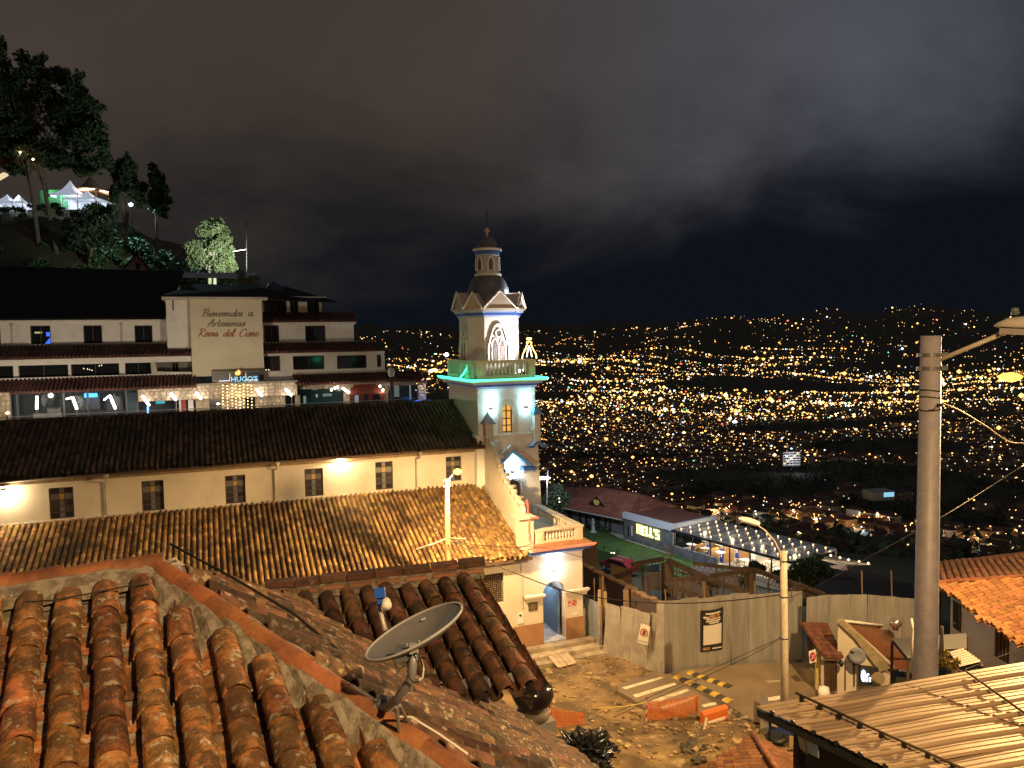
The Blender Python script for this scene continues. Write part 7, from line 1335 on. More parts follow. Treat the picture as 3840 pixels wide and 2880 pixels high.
# plastic water barrier
br = thing('road_barrier', W(2660, 2730, 30.5), 'orange plastic road barrier with a white stripe beside the net', 'barrier'); p = [W(2632, 2672, 30.5), W(2724, 2648, 30.9)]; u3 = (p[1] - p[0]); Lb = u3.length; u3 = u3.normalized(); n3 = u3.cross(Vector((0, 0, 1))).normalized(); n3 = n3 if n3.y < 0 else -n3; z0_ = W(2650, 2735, 30.6).z; H_ = p[0].z - z0_
mb = MB(); prf = [(-.24, 0), (.24, 0), (.24, .16), (.17, .2), (.12, .55), (.14, .62), (.14, .9), (.09, 1), (-.09, 1), (-.14, .9), (-.14, .62), (-.12, .55), (-.17, .2), (-.24, .16)]
base_ = Vector((p[0].x, p[0].y, z0_)); mb.ext([base_ + n3 * a + Vector((0, 0, b * H_)) for a, b in prf], u3 * Lb + Vector((0, 0, p[1].z - p[0].z))); fixn(mb.build('body', mat('barrier_orange', (.62, .16, .035), .55), br)); mb = MB(); mb.hexa([base_ + n3 * e + u3 * s_ * Lb + Vector((0, 0, h * H_ + (p[1].z - p[0].z) * s_)) for e in (.13, .165) for s_, h in ((.15, .38), (.85, .38), (.85, .5), (.15, .5))]); fixn(mb.build('reflective_stripe', white, br))
mb = MB(); mb.tube([WZ(2636, 2800, ZG), W(2648, 2738, 31)], .05, 6); o = mb.build('timber_stake', polec); tag(o, 'grey stake leaning below the orange road barrier', 'stake')
# black plastic heaps
def crumple(P, rx, ry, rz, seed, n=26, m_=None, nm='plastic_heap', lab='', sharp=.32):
    mb_ = MB(); 
    for j in range(n + 1):
        for i in range(n * 2):
            th, ph = math.pi * j / n / 2 * 1.15, math.pi * i / n; d_ = Vector((math.sin(th) * math.cos(ph), math.sin(th) * math.sin(ph), math.cos(th))); q_ = MN.noise(d_ * 2.2 + Vector((seed, 0, 0))) * .5 + abs(MN.noise(d_ * 5 + Vector((seed, 3, 0)))) * sharp * 1.6 + MN.noise(d_ * 11 + Vector((0, seed, 0))) * .12; s_ = 1 + q_; mb_.v.append((P.x + d_.x * rx * s_, P.y + d_.y * ry * s_, P.z + max(-.1, d_.z * rz * s_)))
    mb_.f = [(j * 2 * n + i, j * 2 * n + (i + 1) % (2 * n), (j + 1) * 2 * n + (i + 1) % (2 * n), (j + 1) * 2 * n + i) for j in range(n) for i in range(2 * n)]; mb_.mi = [0] * len(mb_.f); o_ = mb_.build(nm, m_); tag(o_, lab, 'plastic sheet'); return o_
plast = mat('black_plastic', (.012, .012, .013), .22, spec=.7, bump=1.0, bscale=7)
crumple(WZ(2195, 2830, ZG), .95, .85, .62, 3, m_=plast, lab='glossy crumpled black plastic heap below the left net', sharp=.5)
crumple(WZ(2245, 2885, ZG), .5, .5, .3, 5, m_=plast, lab='small tail of black plastic at the lower edge beside the heap')
crumple(WZ(2640, 2850, ZG), .95, .7, .5, 7, m_=mat('olive_plastic', (.06, .05, .03), .5, bump=1.0, bscale=7), lab='dusty dark sheet heap in front of the orange kiosk roof')
for k, (x0_, y0_, x1_, y1_) in enumerate(((2634, 2785, 2650, 2740), (2652, 2815, 2680, 2776), (2602, 2880, 2610, 2850))): mb = MB(); mb.tube([WZ(x0_, y0_, ZG) + Vector((0, 0, .1)), WZ(x1_, y1_, ZG) + Vector((0, 0, .5))], .06, 8); o = mb.build('concrete_stump', polec, None, True); tag(o, ('pale stump post standing left of the dusty heap', 'pale stump post leaning right of the dusty heap', 'short pale stump at the lower picture edge')[k], 'stake')
mb = MB(); mb.box(WZ(2790, 2735, ZR + .12), .35, .3, .22, R(20)); o = mb.build('cardboard_box', mat('card', (.42, .27, .10), .8)); tag(o, 'small brown box on the rubble beside the barrier', 'box')
for k, (x, y, s_) in enumerate(((2888, 2622, .5), (2920, 2617, .4))): mb = MB(); mb.box(WZ(x, y, ZR + .02), s_, .28, .03, R(10)); o = mb.build('paper_sheet', pw); tag(o, ('larger', 'smaller')[k] + ' pale sheet lying at the pole foot by the metal roof', 'paper')
# ================================================================== hillside restaurant with lit sign and bulb pergola
ZH = -25.0; h0 = WZ(2341, 2018, ZH); fr = Fr(h0, 146)
S7 = lambda x, y: (2040 + x * .27125, 1780 + y * .27125)
S8 = lambda x, y: (2500 + x * .29837, 1880 + y * .29837)
rest = thing('hillside_restaurant', h0, 'grey stone restaurant with lit HELL\'S sign and red hipped roof on the slope', 'restaurant')
greyst = mat('slate_wall', (.15, .155, .17), .85, col2=(.09, .095, .105), scale=1.6, mixr=(.4, .6), bump=.6, bscale=5)
LW = 8.2; zt_ = (W(*S7(1110, 630), 94.5).z + W(*S7(1765, 760), 88).z) / 2
mb = MB(); mb.fbox(fr, 0, LW, 0, .4, ZH - 1, zt_); mb.fbox(fr, 0, .4, .4, 7, ZH - 1, zt_); mb.build('stone_wall', greyst, rest)
mb = MB(); mb.fbox(fr, -.15, LW + .2, -.15, .45, zt_ + .002, zt_ + .75); mb.fbox(fr, LW - .2, LW + .2, .45, 7.5, zt_ + .002, zt_ + .75); mb.build('fascia', mat('fascia_pale', (.52, .56, .64), .6), rest)
mb = MB(); mb.fbox(fr, -.1, LW - .2, .46, 7.5, zt_ + .2, zt_ + .45); mb.build('flat_roof', mat('roof_red_dark', (.18, .07, .05), .85), rest)
for x in (1165, 1215): a, z = fr.onb(*S7(x, 775), -.02); mb = MB(); mb.fbox(fr, a - .1, a + .1, -.03, -.002, z - .6, z + .6); mb.build('slit_window', glass_d if x < 1200 else white, rest)
# letters of the sign: heavy blackletter caps built from bars
sg = thing('neon_sign', fr(4, -.2, ZH + 1), 'glowing yellow green HELL\'S letters on the slate wall', 'sign'); nm_ = em('neon_yellow', (.95, .95, .22), 2.6, True)
LT = {'H': [(0, 0, .26, 1), (.5, 0, .76, 1), (.2, .4, .56, .58)], 'E': [(0, 0, .28, 1), (.24, .82, .62, 1), (.24, .42, .54, .58), (.24, 0, .66, .18)], 'L': [(0, 0, .28, 1), (.24, 0, .6, .2)], "'": [(0, .72, .2, 1)], 'S': [(0, .8, .64, 1), (0, .45, .24, .85), (0, .42, .64, .6), (.4, .12, .64, .45), (0, 0, .64, .2)]}
a0, zb0 = fr.onb(*S7(1282, 812), -.12); a1, zb1 = fr.onb(*S7(1595, 872), -.12); hL = fr.onb(*S7(1300, 690), -.12)[1] - zb0; adv = {'H': .9, 'E': .76, 'L': .7, "'": .3, 'S': .7}; tot = sum(adv[c] for c in "HELL'S"); ks = (a1 - a0) / tot; cx = 0
for c in "HELL'S":
    mb = MB(); dz_ = random.Random(cx).uniform(-.03, .05)
    for (x0_, y0_, x1_, y1_) in LT[c]: mb.fbox(fr, a0 + (cx + x0_) * ks, a0 + (cx + x1_) * ks, -.16 - .002 * y0_, -.08, zb0 + (y0_ + dz_) * hL, zb0 + (y1_ + dz_) * hL)
    mb.build('letter', nm_, sg); cx += adv[c]
# red hipped house to the left
eA, eB = WZ(2066, 1897, -22.7), WZ(2345, 1953, -22.9); r0, r1 = WZ(2247, 1829, -20.2), WZ(2399, 1853, -20.3); eC = WZ(2537, 1899, -22.4); eD = WZ(2150, 1868, -22.5) + Vector((-3, 9, 0))
redr = mat('restaurant_roof', (.30, .12, .08), .75, col2=(.19, .07, .045), scale=.5, bump=.3, bscale=6, stretch=(1, 1, 4))
hip = thing('hipped_house', eA.lerp(eB, .5), 'red hip roofed stone house with a dark triangular emblem gable', 'house')
eM = WZ(2392, 1928, -22.6)
mb = MB(); mb.add([eA, eB, eM, eC, r0, r1, eD, eC + Vector((-6, 12, 0))], [(0, 1, 2, 5, 4), (2, 3, 5), (0, 4, 6), (4, 5, 7, 6), (3, 7, 5)]); mb.build('roof', redr, hip)
for p, q in ((eA, r0), (r0, r1), (eM, r1), (r1, eC)): mb = MB(); mb.tube([p, q], .12, 6); mb.build('hip_cap', mat('hip_cap', (.16, .06, .04), .8), hip)
mb = MB(); mb.tube([eA, eB], .09, 5); mb.build('eave_gutter', mat('gutter_grey', (.42, .44, .48), .5), hip)
wi = (r0 - eA); inn = Vector((.83, .56, 0)) * .9
mb = MB(); mb.ext([eA + inn + Vector((.8, -.6, -.15)), eB + inn + Vector((0, 0, -.15)), eB + inn + Vector((0, 0, -3.5)), eA + inn + Vector((.8, -.6, -3.5))], Vector((.83, .56, 0)) * .3); fixn(mb.build('wall', greyst, hip))
for t_, w_ in ((.34, .5), (.43, .5), (.55, 1.6), (.68, .3), (.74, .3), (.2, .9)): c_ = eA.lerp(eB, t_) + inn * .97 + Vector((0, 0, -1.4)); mb = MB(); mb.box(c_, w_, .1, 1.9, R(146 - 90) * -1); mb.build('opening', dark, hip)
tri = [WZ(*S7(x, y), z) for x, y, z in ((675, 398, -21.9), (935, 443, -22.0), (802, 290, -20.6))]; off = Vector((-.83, -.56, .1)) * .9; dv = tri[2] + Vector((.83, .56, 0)) * 2
mb = MB(); mb.add([tri[0] + off, tri[1] + off, tri[2] + off], [(0, 1, 2)]); mb.build('gable_panel', mat('gable_dark', (.03, .035, .035), .6), hip); c_ = (tri[0] + tri[1] + tri[2]) / 3 + off * 1.06; rt = (tri[1] - tri[0]).normalized()
mb = MB(); mb.add([tri[0] + off, tri[2] + off, tri[2] + Vector((.83, .56, 0)) * 1.5, tri[0]], [(0, 1, 2, 3)]); mb.add([tri[2] + off, tri[1] + off, tri[1], tri[2] + Vector((.83, .56, 0)) * 1.5], [(0, 1, 2, 3)]); mb.build('gable_roof', redr, hip)
mb = MB(); mb.tube([tri[0] + off, tri[2] + off, tri[1] + off], .07, 5); mb.build('gable_trim', mat('trim_red', (.3, .12, .08), .7), hip)
mb = MB(); mb.ext([c_ + rt * .42 * math.cos(t_) * (1 - .2 * math.sin(t_)) + Vector((0, 0, .5 * math.sin(t_) + .1)) for t_ in np.linspace(0, 6.28, 12)[:-1]], off.normalized() * .05); fixn(mb.build('emblem', mat('emblem_gold', (.35, .3, .08), .5, emit=(.5, .42, .1), estr=.12), hip))
# parked motorbikes and cars in shade under the eave (pale glints)
for k, (x, y) in enumerate(((225, 525), (330, 580), (380, 610), (480, 620))): P = WZ(*S7(x, y + 70), ZH); mb = MB(); mb.tube([P + Vector((-.7, 0, .35)), P + Vector((-.2, 0, .75)), P + Vector((.3, 0, .7)), P + Vector((.75, 0, .35))], [.08, .18, .16, .06], 6); [mb.lathe(P + Vector((s_, 0, .3)), [(.3, -.05), (.3, .05)], 10, 0, Matrix.Rotation(R(90), 3, 'X')) for s_ in (-.7, .75)]; o = mb.build('motorbike', mat('bike_pale', (.25, .27, .32), .3, .4), None, True); tag(o, 'parked motorbike in the shade below the red eave, ' + ('leftmost', 'second from left', 'third from left', 'rightmost')[k], 'motorbike', 'motorbikes parked under the eave')
# lawn, path, low wall with cypresses
def sheet(pts, z, m_, nm, lab=None, th=.6, kind='structure'):
    mb_ = MB(); mb_.ext([WZ(x, y, z) for x, y in pts], (0, 0, -th)); o_ = fixn(mb_.build(nm, m_)); tag(o_, lab, None if kind == 'structure' else nm, kind=kind); return o_
sheet([(2060, 1900), (2350, 1955), (2560, 2090), (2800, 2160), (2640, 2190), (2480, 2140), (2190, 2040), (2060, 1985)], ZH - .06, grass_m, 'lawn', 'green lawn before the restaurant wall', 3.0)
sheet([(2286, 1997), (2345, 1999), (2350, 2020), (2320, 2016)], ZH - .02, concrete, 'path', 'pale path at the corner of the slate wall', .03)
mb = MB(); a_, b_ = WZ(2345, 2024, ZH), WZ(2512, 2078, ZH); mb.tube([a_, b_], .1, 5); mb.build('plinth_kerb', concrete, rest)
g = random.Random(3)
A_, B_ = WZ(2215, 2030, ZH - .1), WZ(2450, 2118, ZH - .1); v = B_ - A_
lw = thing('garden_wall', A_, 'low white garden wall in panels along the lawn', 'wall')
for k in range(9): mb = MB(); p, q = A_ + v * (k / 9 + .012), A_ + v * ((k + 1) / 9 - .004); mb.ext([p, q, q + Vector((0, 0, -1.0)), p + Vector((0, 0, -1.0))], (.1, .1, 0)); fixn(mb.build('panel', mat('garden_white', (.42, .43, .45), .8), lw))
for k, t_ in enumerate((.02, .08, .3, .42, .52, .6, .74, .82)):
    P = A_ + v * t_ + Vector((-.5, -.6, -1.2)); h = (2.4, 2.0, 1.5, 1.4, 1.6, 1.2, 1.3, 1.1)[k]; make_tree('cypress', P, [([P, P + Vector((0, 0, h * .4))], .05, .03)], None, [((P.x, P.y, P.z + h * f_), (h * .2 * w_, h * .2 * w_, h * .22)) for f_, w_ in ((.3, 1.1), (.5, 1), (.7, .75), (.9, .4))], 420, .11, leaf_g, bark, ('tallest small cypress at the left end of the garden wall', 'cypress beside the tallest one on the garden wall', 'third cypress from the left on the garden wall', 'fourth cypress from the left on the garden wall', 'fifth cypress from the left on the garden wall', 'sixth cypress from the left on the garden wall', 'seventh cypress from the left on the garden wall', 'rightmost small cypress on the garden wall')[k], 'shrub', 'cypresses along the garden wall', k)
# statue on its pedestal
P = WZ(*S7(680, 795), ZH); su = thing('garden_pedestal', P, 'grey garden pedestal with a small bust on the lawn', 'statue'); gs = mat('statue_grey', (.36, .38, .42), .8); mb = MB(); mb.lathe(P, [(.5, 0), (.5, .12), (.3, .2), (.24, .3), (.2, 1.2), (.28, 1.3), (.3, 1.42)], 12); mb.build('pedestal', gs, su, True); mb = MB(); mb.lathe(P + Vector((0, 0, 1.42)), [(.16, 0), (.1, .12), (.14, .28), (.06, .42), (.0, .45)], 10); mb.build('bust', gs, su, True)
cl = []
for k in range(14): P = WZ(*S7(740 + k * 18, 770 + g.uniform(-30, 20)), ZH); cl.append(((P.x, P.y, P.z + .3), (.7, .5, .5)))
o = crown_mesh(cl, 2600, .12, 4).build('flower_bed', leaf_g); tag(o, 'low planted bed behind the garden pedestal', 'plants', kind='stuff')
# red car parked below the lawn
P = W(2320, 2142, 83.5); car = thing('parked_car', P, 'dark red car parked below the garden wall behind the fence', 'car', rz=0); fcx = Fr(P, 140)
cm_ = mat('car_red', (.20, .018, .02), .3, .1, coat=.6); body = [(-2.1, .35), (-2.1, .85), (-1.3, 1.0), (-.7, 1.45), (1.2, 1.5), (1.95, 1.05), (2.1, .9), (2.1, .35)]
mb = MB(); mb.ext([fcx(a, -.85, P.z + z) for a, z in body], fcx.n * 1.7); fixn(mb.build('body', cm_, car)); mb = MB(); mb.ext([fcx(a, -.87, P.z + z) for a, z in ((-1.1, 1.02), (-.65, 1.38), (1.1, 1.42), (1.6, 1.05))], fcx.n * 1.74); fixn(mb.build('side_windows', glass_d, car)); mb = MB(); mb.ext([fcx(-.76, b, P.z + z) for b, z in ((-.75, 1.43), (.75, 1.43))] + [fcx(-1.34, b, P.z + z) for b, z in ((.8, 1.02), (-.8, 1.02))], (0, 0, .03)); fixn(mb.build('windscreen', glass_d, car))
for a in (-1.35, 1.3):
    for b in (-.82, .82): mb = MB(); M_ = basis((0, 0, 0), fcx.d, Vector((0, 0, 1)), fcx.n).to_3x3(); mb.lathe(fcx(a, b, P.z + .33), [(.2, -.1), (.33, -.1), (.33, .1), (.2, .1)], 14, 0, M_); w_ = mb.build('wheel', black, car); mb = MB(); mb.lathe(fcx(a, b, P.z + .33), [(.2, -.105), (.2, .105)], 10, 0, M_); mb.build('rim', galv, w_)
for b in (-.6, .6): mb = MB(); mb.box(fcx(-2.11, b, P.z + .75), .06, .35, .16, R(-50)); mb.build('headlight', white, car)
for k in (-.5, .5): mb = MB(); mb.tube([fcx(-.5, k, P.z + 1.53), fcx(1.1, k, P.z + 1.56)], .03, 5); mb.build('roof_rail', galv, car)
# glazed dining room and pergola
ZP = zt_ + .12; a_p0, a_p1 = LW + .25, fr.onb(2968, 2084, -.3)[0]; bp = 7.2
floor_m = mat('dining_floor', (.42, .37, .30), .7)
mb = MB(); mb.fbox(fr, LW, a_p1 + 1, 0.0, bp, ZH - 3, ZH + .25); mb.build('dining_floor', floor_m, rest)
mb = MB(); mb.fbox(fr, LW + .02, LW + 6.6, -.05, .25, ZH - 3, ZH + .85); mb.build('parapet', greyst, rest)
for k in range(7):
    a = a_p0 + (a_p1 - a_p0) * k / 6
    for b in (.1, bp - .2): mb = MB(); mb.fbox(fr, a - .06, a + .06, b, b + .12, ZH + .2, ZP); mb.build('pergola_post', black, rest)
for k in range(2): mb = MB(); mb.fbox(fr, LW + .1 + k * 3.2, LW + 3.2 + k * 3.2, .08, .1, ZH + .85, ZP - .1); mb.build('glass_pane', gl_t, rest)
pgl = mat('polycarbonate', (.20, .21, .23), .25, alpha=.55, spec=.4)
per = thing('bulb_pergola', fr((a_p0 + a_p1) / 2, bp / 2, ZP), 'long flat dark pergola roof dotted with rows of bulbs', 'pergola')
mb = MB(); mb.fbox(fr, a_p0, a_p1, -.3, bp, ZP + .12, ZP + .15); mb.build('roof_sheet', pgl, per)
for k in range(12): a = a_p0 + .1 + (a_p1 - a_p0 - .2) * k / 11; mb = MB(); mb.fbox(fr, a - .07, a + .07, -.28, bp - .02, ZP - .06, ZP + .115); mb.build('rafter', mat('rafter_dark', (.06, .06, .065), .6), per)
mb = MB(); mb.fbox(fr, a_p0 - .02, a_p1 + .02, -.42, -.3, ZP - .1, ZP + .16); mb.build('front_beam', black, per)
bb = em('pergola_bulb', (1.0, .62, .26), 3.4)
for k in range(11):
    for j in range(5):
        a = a_p0 + (a_p1 - a_p0) * (k + .55) / 11; b = .4 + j * (bp - .9) / 4.3; mb = MB(); mb.lathe(fr(a, b, ZP + .24), [(0, -.1), (.065, -.04), (.08, .03), (.03, .1), (0, .11)], 8); mb.build('bulb', bb, per, True)
for k in range(4):
    for j in range(2): lamp('POINT', fr(a_p0 + (a_p1 - a_p0) * (k + .4) / 4, 1.8 + j * 3.4, ZP - .45), 190, (1, .84, .6), per, .2)
    lamp('POINT', fr(a_p0 + (a_p1 - a_p0) * (k + .5) / 4, 3, ZP + .7), 26, (1, .8, .5), per, .2)
bench = mat('bench_blue', (.03, .05, .32), .7); tw = mat('planter_wood', (.42, .23, .09), .7); ttop = mat('table_white', (.72, .68, .6), .5)
def dtable(a, b, w_=1.1, lab='', blue=True):
    t_ = thing('dining_table', fr(a, b, ZH + .25), lab, 'table', 'tables under the bulb pergola'); mb_ = MB(); mb_.fbox(fr, a - w_ / 2, a + w_ / 2, b - .45, b + .45, ZH + .98, ZH + 1.04); mb_.build('tabletop', ttop, t_); mb_ = MB(); mb_.tube([fr(a, b, ZH + .25), fr(a, b, ZH + .98)], .06, 6); mb_.lathe(fr(a, b, ZH + .25), [(.3, 0), (.28, .04), (.05, .06)], 8); mb_.build('pedestal', galv, t_)
def booth(a, b, lab):
    t_ = thing('booth_bench', fr(a, b, ZH + .25), lab, 'bench', 'blue booth benches'); mb_ = MB(); mb_.fbox(fr, a - .25, a + .25, b - .8, b + .8, ZH + .25, ZH + .75); mb_.build('seat', bench, t_); mb_ = MB(); mb_.fbox(fr, a + .25, a + .38, b - .8, b + .8, ZH + .25, ZH + 1.3); mb_.build('backrest', tw, t_); mb_ = MB(); mb_.fbox(fr, a + .14, a + .248, b - .8, b + .8, ZH + .76, ZH + 1.22); mb_.build('cushion', bench, t_)
od = ('first', 'second', 'third', 'fourth', 'fifth', 'sixth')
for i in range(3):
    for j in range(2): dtable(LW + 1.5 + i * 2.1, 1.6 + j * 2.6, 1.0, 'white table top %s row, %s from the glass end' % (('front', 'back')[j], od[i])); booth(LW + 2.35 + i * 2.1, 1.6 + j * 2.6, 'blue booth bench %s row, %s from the glass end' % (('front', 'back')[j], od[i]))
for i in range(5): dtable(LW + 9.2 + i * 2.1, 1.4 + (i % 2) * 1.6, .9, 'pale square terrace table, %s from the booths' % od[i])
for i in range(6):
    a, b = LW + 8.6 + i * 2.1, .8 + (i % 2) * 2.6; t_ = thing('terrace_chair', fr(a, b, ZH + .25), 'dark terrace chair, %s from the booths' % od[i], 'chair', 'chairs on the terrace'); mb = MB(); mb.fbox(fr, a - .22, a + .22, b - .22, b + .22, ZH + .68, ZH + .73); mb.build('seat', wood, t_); mb = MB(); mb.fbox(fr, a + .18, a + .22, b - .22, b + .22, ZH + .73, ZH + 1.15); mb.build('backrest', wood, t_)
    for sx in (-.19, .19):
        for sy in (-.19, .19): mb = MB(); mb.tube([fr(a + sx, b + sy, ZH + .25), fr(a + sx, b + sy, ZH + .68)], .018, 4); mb.build('leg', black, t_)
for i, (x, y) in enumerate((((1090, 800)), ((1345, 820)))):
    P = WZ(*S8(x, y), ZH + .2); t_ = thing('folded_parasol', P, 'pale folded parasol %s on the terrace' % ('left of the pole' if i == 0 else 'close beside the pole'), 'parasol', 'folded parasols'); mb = MB(); mb.lathe(P, [(.22, .5), (.3, .7), (.24, 1.3), (.1, 2.3), (.02, 2.6)], 7); mb.build('canopy', mat('parasol', (.5, .48, .45), .8), t_); mb = MB(); mb.tube([P, P + Vector((0, 0, 2.7))], .03, 5); mb.lathe(P, [(.3, 0), (.28, .1), (.05, .14)], 10); mb.build('pole', galv, t_)
# hedges, second little pergola lower down
def hedge(pts, D, lab, n=2600, lf=.16, m_=leaf_d, nm='hedge', sc=1.0, seed=2):
    cl_ = []
    for x, y, r_ in pts: P_ = W(x, y, D); cl_.append(((P_.x, P_.y, P_.z), (r_ * D / FPX, r_ * D / FPX, r_ * D / FPX * sc)))
    P_ = W(pts[0][0], pts[0][1] + pts[0][2], D); return make_tree(nm, P_, [([P_, P_ + Vector((0, 0, .8))], .06, .03)], None, cl_, n, lf, m_, bark, lab, 'shrub', None, seed)
hedge(((3000, 2140, 40), (3050, 2130, 42), (3090, 2150, 36), (2960, 2170, 36), (3040, 2180, 50), (3100, 2190, 30), (2920, 2160, 26)), 62, 'large dark rounded hedge below the pergola, right of the pole', 5200)
hedge(((2830, 2125, 22), (2800, 2140, 16), (2855, 2135, 18)), 66, 'dark bushy shrub at the terrace edge left of the pole', 1500)
hedge(((3060, 2085, 14), (3030, 2098, 12), (3080, 2090, 10)), 72, 'spiky blue green plant at the far end of the pergola', 500, .14, leaf_l)
pr2 = thing('lower_pergola', W(3180, 2110, 78), 'small lower flat roof with a few bulbs right of the dark hedge', 'pergola'); q = [W(3060, 2090, 80), W(3170, 2120, 74), W(3270, 2118, 78), W(3130, 2082, 86)]; mb = MB(); mb.ext(q, (0, 0, -.12)); fixn(mb.build('roof', mat('lower_roof', (.35, .30, .22), .7), pr2))
for k, (x, y) in enumerate(((3115, 2083), (3150, 2091), (3182, 2099), (3222, 2106), (3256, 2112))): mb = MB(); P = W(x, y, 78); mb.lathe(P, [(0, -.14), (.13, 0), (0, .14)], 8); mb.build('bulb', bb, pr2); lamp('POINT', P + Vector((0, 0, .4)), 12, (1, .8, .55), pr2, .15)
mb = MB(); mb.ext([W(3115, 2125, 76), W(3175, 2118, 74), W(3180, 2145, 73), W(3115, 2155, 74)], (0, .3, 0)); fixn(mb.build('wall', mat('lower_wall', (.32, .2, .14), .85), pr2))
mb = MB(); mb.ext([W(3000, 2260, 44), W(3120, 2130, 70), W(3420, 2190, 66), W(3440, 2280, 44)], (0, 0, -.2)); o = fixn(mb.build('dark_roof', dkroof)); tag(o, 'large unlit dark roof behind the zinc fence', 'roof')
# lamp post with violet head left of the restaurant, bush beside it
P = W(2050, 1893, 84); vl = thing('garden_lamp_post', P, 'thin lamp post with a flat violet white head beside the tower', 'lamp post'); mb = MB(); mb.tube([P, W(2054, 1765, 84)], .07, 6); mb.build('pole', galv, vl); c_ = W(2038, 1792, 84); mb = MB(); mb.lathe(c_, [(.0, -.2), (.75, -.06), (.8, .0), (.3, .12), (0, .14)], 14); mb.build('head', em('violet', (.85, .6, 1.0), 5), vl, True); mb = MB(); mb.tube([c_ + Vector((0, 0, .1)), W(2053, 1785, 84)], .04, 5); mb.build('arm', galv, vl); lamp('POINT', c_ - Vector((0, 0, .4)), 300, (.8, .8, 1), vl, .2)
lamp('POINT', W(2052, 1780, 84) + Vector((9, -4, 2.5)), 4200, (.8, .88, 1.0), vl, .4)  # extra fill lamp away from the post, added to brighten roof and lawn
hedge(((2085, 1850, 36), (2110, 1870, 30), (2060, 1880, 30), (2095, 1890, 30), (2040, 1900, 22)), 88, 'tall dark bush behind the tower next to the lamp post', 3600, .2)
for k, (x, y) in enumerate(((2097, 1869), (2098, 1882), (2293, 2073), (2303, 2074), (2391, 2112))): mb = MB(); mb.lathe(W(x, y, 82), [(0, -.08), (.08, 0), (0, .08)], 6); o = mb.build('garden_light', em('garden_light', (1, .9, .6), 4)); tag(o, ('upper small light left of the red roof', 'lower small light left of the red roof', 'left small light above the parked car', 'right small light above the parked car', 'small light on the ground right of the parked car')[k], 'lamp')
# ================================================================== right side: big pole, metal roof, tiled houses, kiosk
bp_ = thing('utility_pole', W(3472, 2700, 12.3), 'thick grey round utility pole in the right foreground', 'pole')
tp, bt = W(3491, 1259, 12.3), W(3470, 2560, 12.3); ax = (tp - bt); bt2 = bt - ax.normalized() * 10.3; mb = MB(); mb.tube([bt2, bt, tp], [.21, .184, .151], 28); mb.build('shaft', poleg, bp_, True)
sm_ = mat('steel_band', (.42, .42, .46), .3, .7)
def onpole(y): c_ = bt + ax * ((2560 - y) / (2560 - 1259)); return c_, .151 + .033 * (y - 1259) / 1301
for y in (1329, 1378): c_, r_ = onpole(y); mb = MB(); mb.lathe(c_, [(r_ + .002, -.032), (r_ + .008, -.03), (r_ + .008, .03), (r_ + .002, .032)], 24); mb.box(c_ + Vector((r_ + .05, -.02, 0)), .11, .05, .07); mb.box(c_ + Vector((-r_ - .03, 0, 0)), .07, .05, .06); mb.build('clamp_band', sm_, bp_)
for y in (1458, 1483, 1530): c_, r_ = onpole(y); mb = MB(); mb.tube([c_ + Vector(((r_ + .006) * math.cos(t_), (r_ + .006) * math.sin(t_), .01 * math.sin(t_ * 2 + y))) for t_ in np.linspace(0, 6.29, 25)], .009, 5); mb.build('wire_tie', cable, bp_)
c_, r_ = onpole(1510); mb = MB(); mb.tube([c_ + Vector((r_ * .9, -r_ * .5, -.02)), c_ + Vector((.02, -r_ - .02, 0)), c_ + Vector((-.03, -r_ - .015, -.07)), c_ + Vector((-r_ * .9, -r_ * .5, -.1))], .007, 5); mb.box(c_ + Vector((.06, -r_ - .03, .0)), .07, .04, .05); mb.build('connector', cable, bp_)
c0_, _ = onpole(1345); arm0 = c0_ + Vector((.16, -.02, 0)); arm1 = W(3786, 1240, 11.9); mb = MB(); mb.tube([arm0 - (arm1 - arm0) * .05, arm1], .037, 10); mb.build('bracket_arm', mat('arm_cream', (.52, .46, .38), .6), bp_, True)
lum = thing('street_luminaire', arm1, 'large pale street luminaire on the arm of the big pole, cut by the frame', 'street lamp')
X_ = (W(3990, 1232, 11.4) - W(3727, 1222, 11.95)); Ll = X_.length; X_ = X_.normalized(); Zu = Vector((0, 0, 1)); Yv = Zu.cross(X_).normalized(); Zu = X_.cross(Yv); L0 = W(3727, 1222, 11.95)
mb = MB(); secs = [(0, .03, .02, .01), (.06, .11, .06, .02), (.2, .16, .13, .02), (.45, .19, .17, .03), (.75, .19, .17, .03), (.95, .12, .1, .02), (1.0, .03, .02, .01)]; seg = 12
for t_, hw_, up_, dn in secs:
    for k in range(seg): a = 2 * math.pi * k / seg; s_ = math.sin(a); mb.v.append(tuple(L0 + X_ * (t_ * Ll) + Yv * (hw_ * math.cos(a)) + Zu * (up_ * s_ if s_ > 0 else dn * s_)))
mb.f = [(i * seg + k, i * seg + (k + 1) % seg, (i + 1) * seg + (k + 1) % seg, (i + 1) * seg + k) for i in range(len(secs) - 1) for k in range(seg)] + [tuple(range(seg)), tuple(range((len(secs) - 1) * seg, len(secs) * seg))]; mb.mi = [0] * len(mb.f); fixn(mb.build('upper_housing', mat('lum_cream', (.60, .54, .46), .5), lum, True))
mb = MB(); mb.ext([L0 + X_ * (t_ * Ll) + Yv * w_ - Zu * .03 for t_, w_ in ((.1, -.1), (.1, .1), (.5, .17), (.93, .12), (.93, -.12), (.5, -.17))], Zu * -.09); fixn(mb.build('lower_housing', mat('lum_grey', (.40, .36, .38), .5), lum))
mb = MB(); mb.lathe(W(3806, 1176, 11.75), [(.055, -.02), (.055, .07), (.048, .085), (0, .09)], 14); mb.build('photocell', mat('photocell', (.12, .18, .17), .5), lum, True)
mb = MB(); mb.box(L0 + X_ * Ll * .72 - Zu * .125, .34, .2, .03); mb.build('lens', em('sodium_lens', SOD, 14), lum)
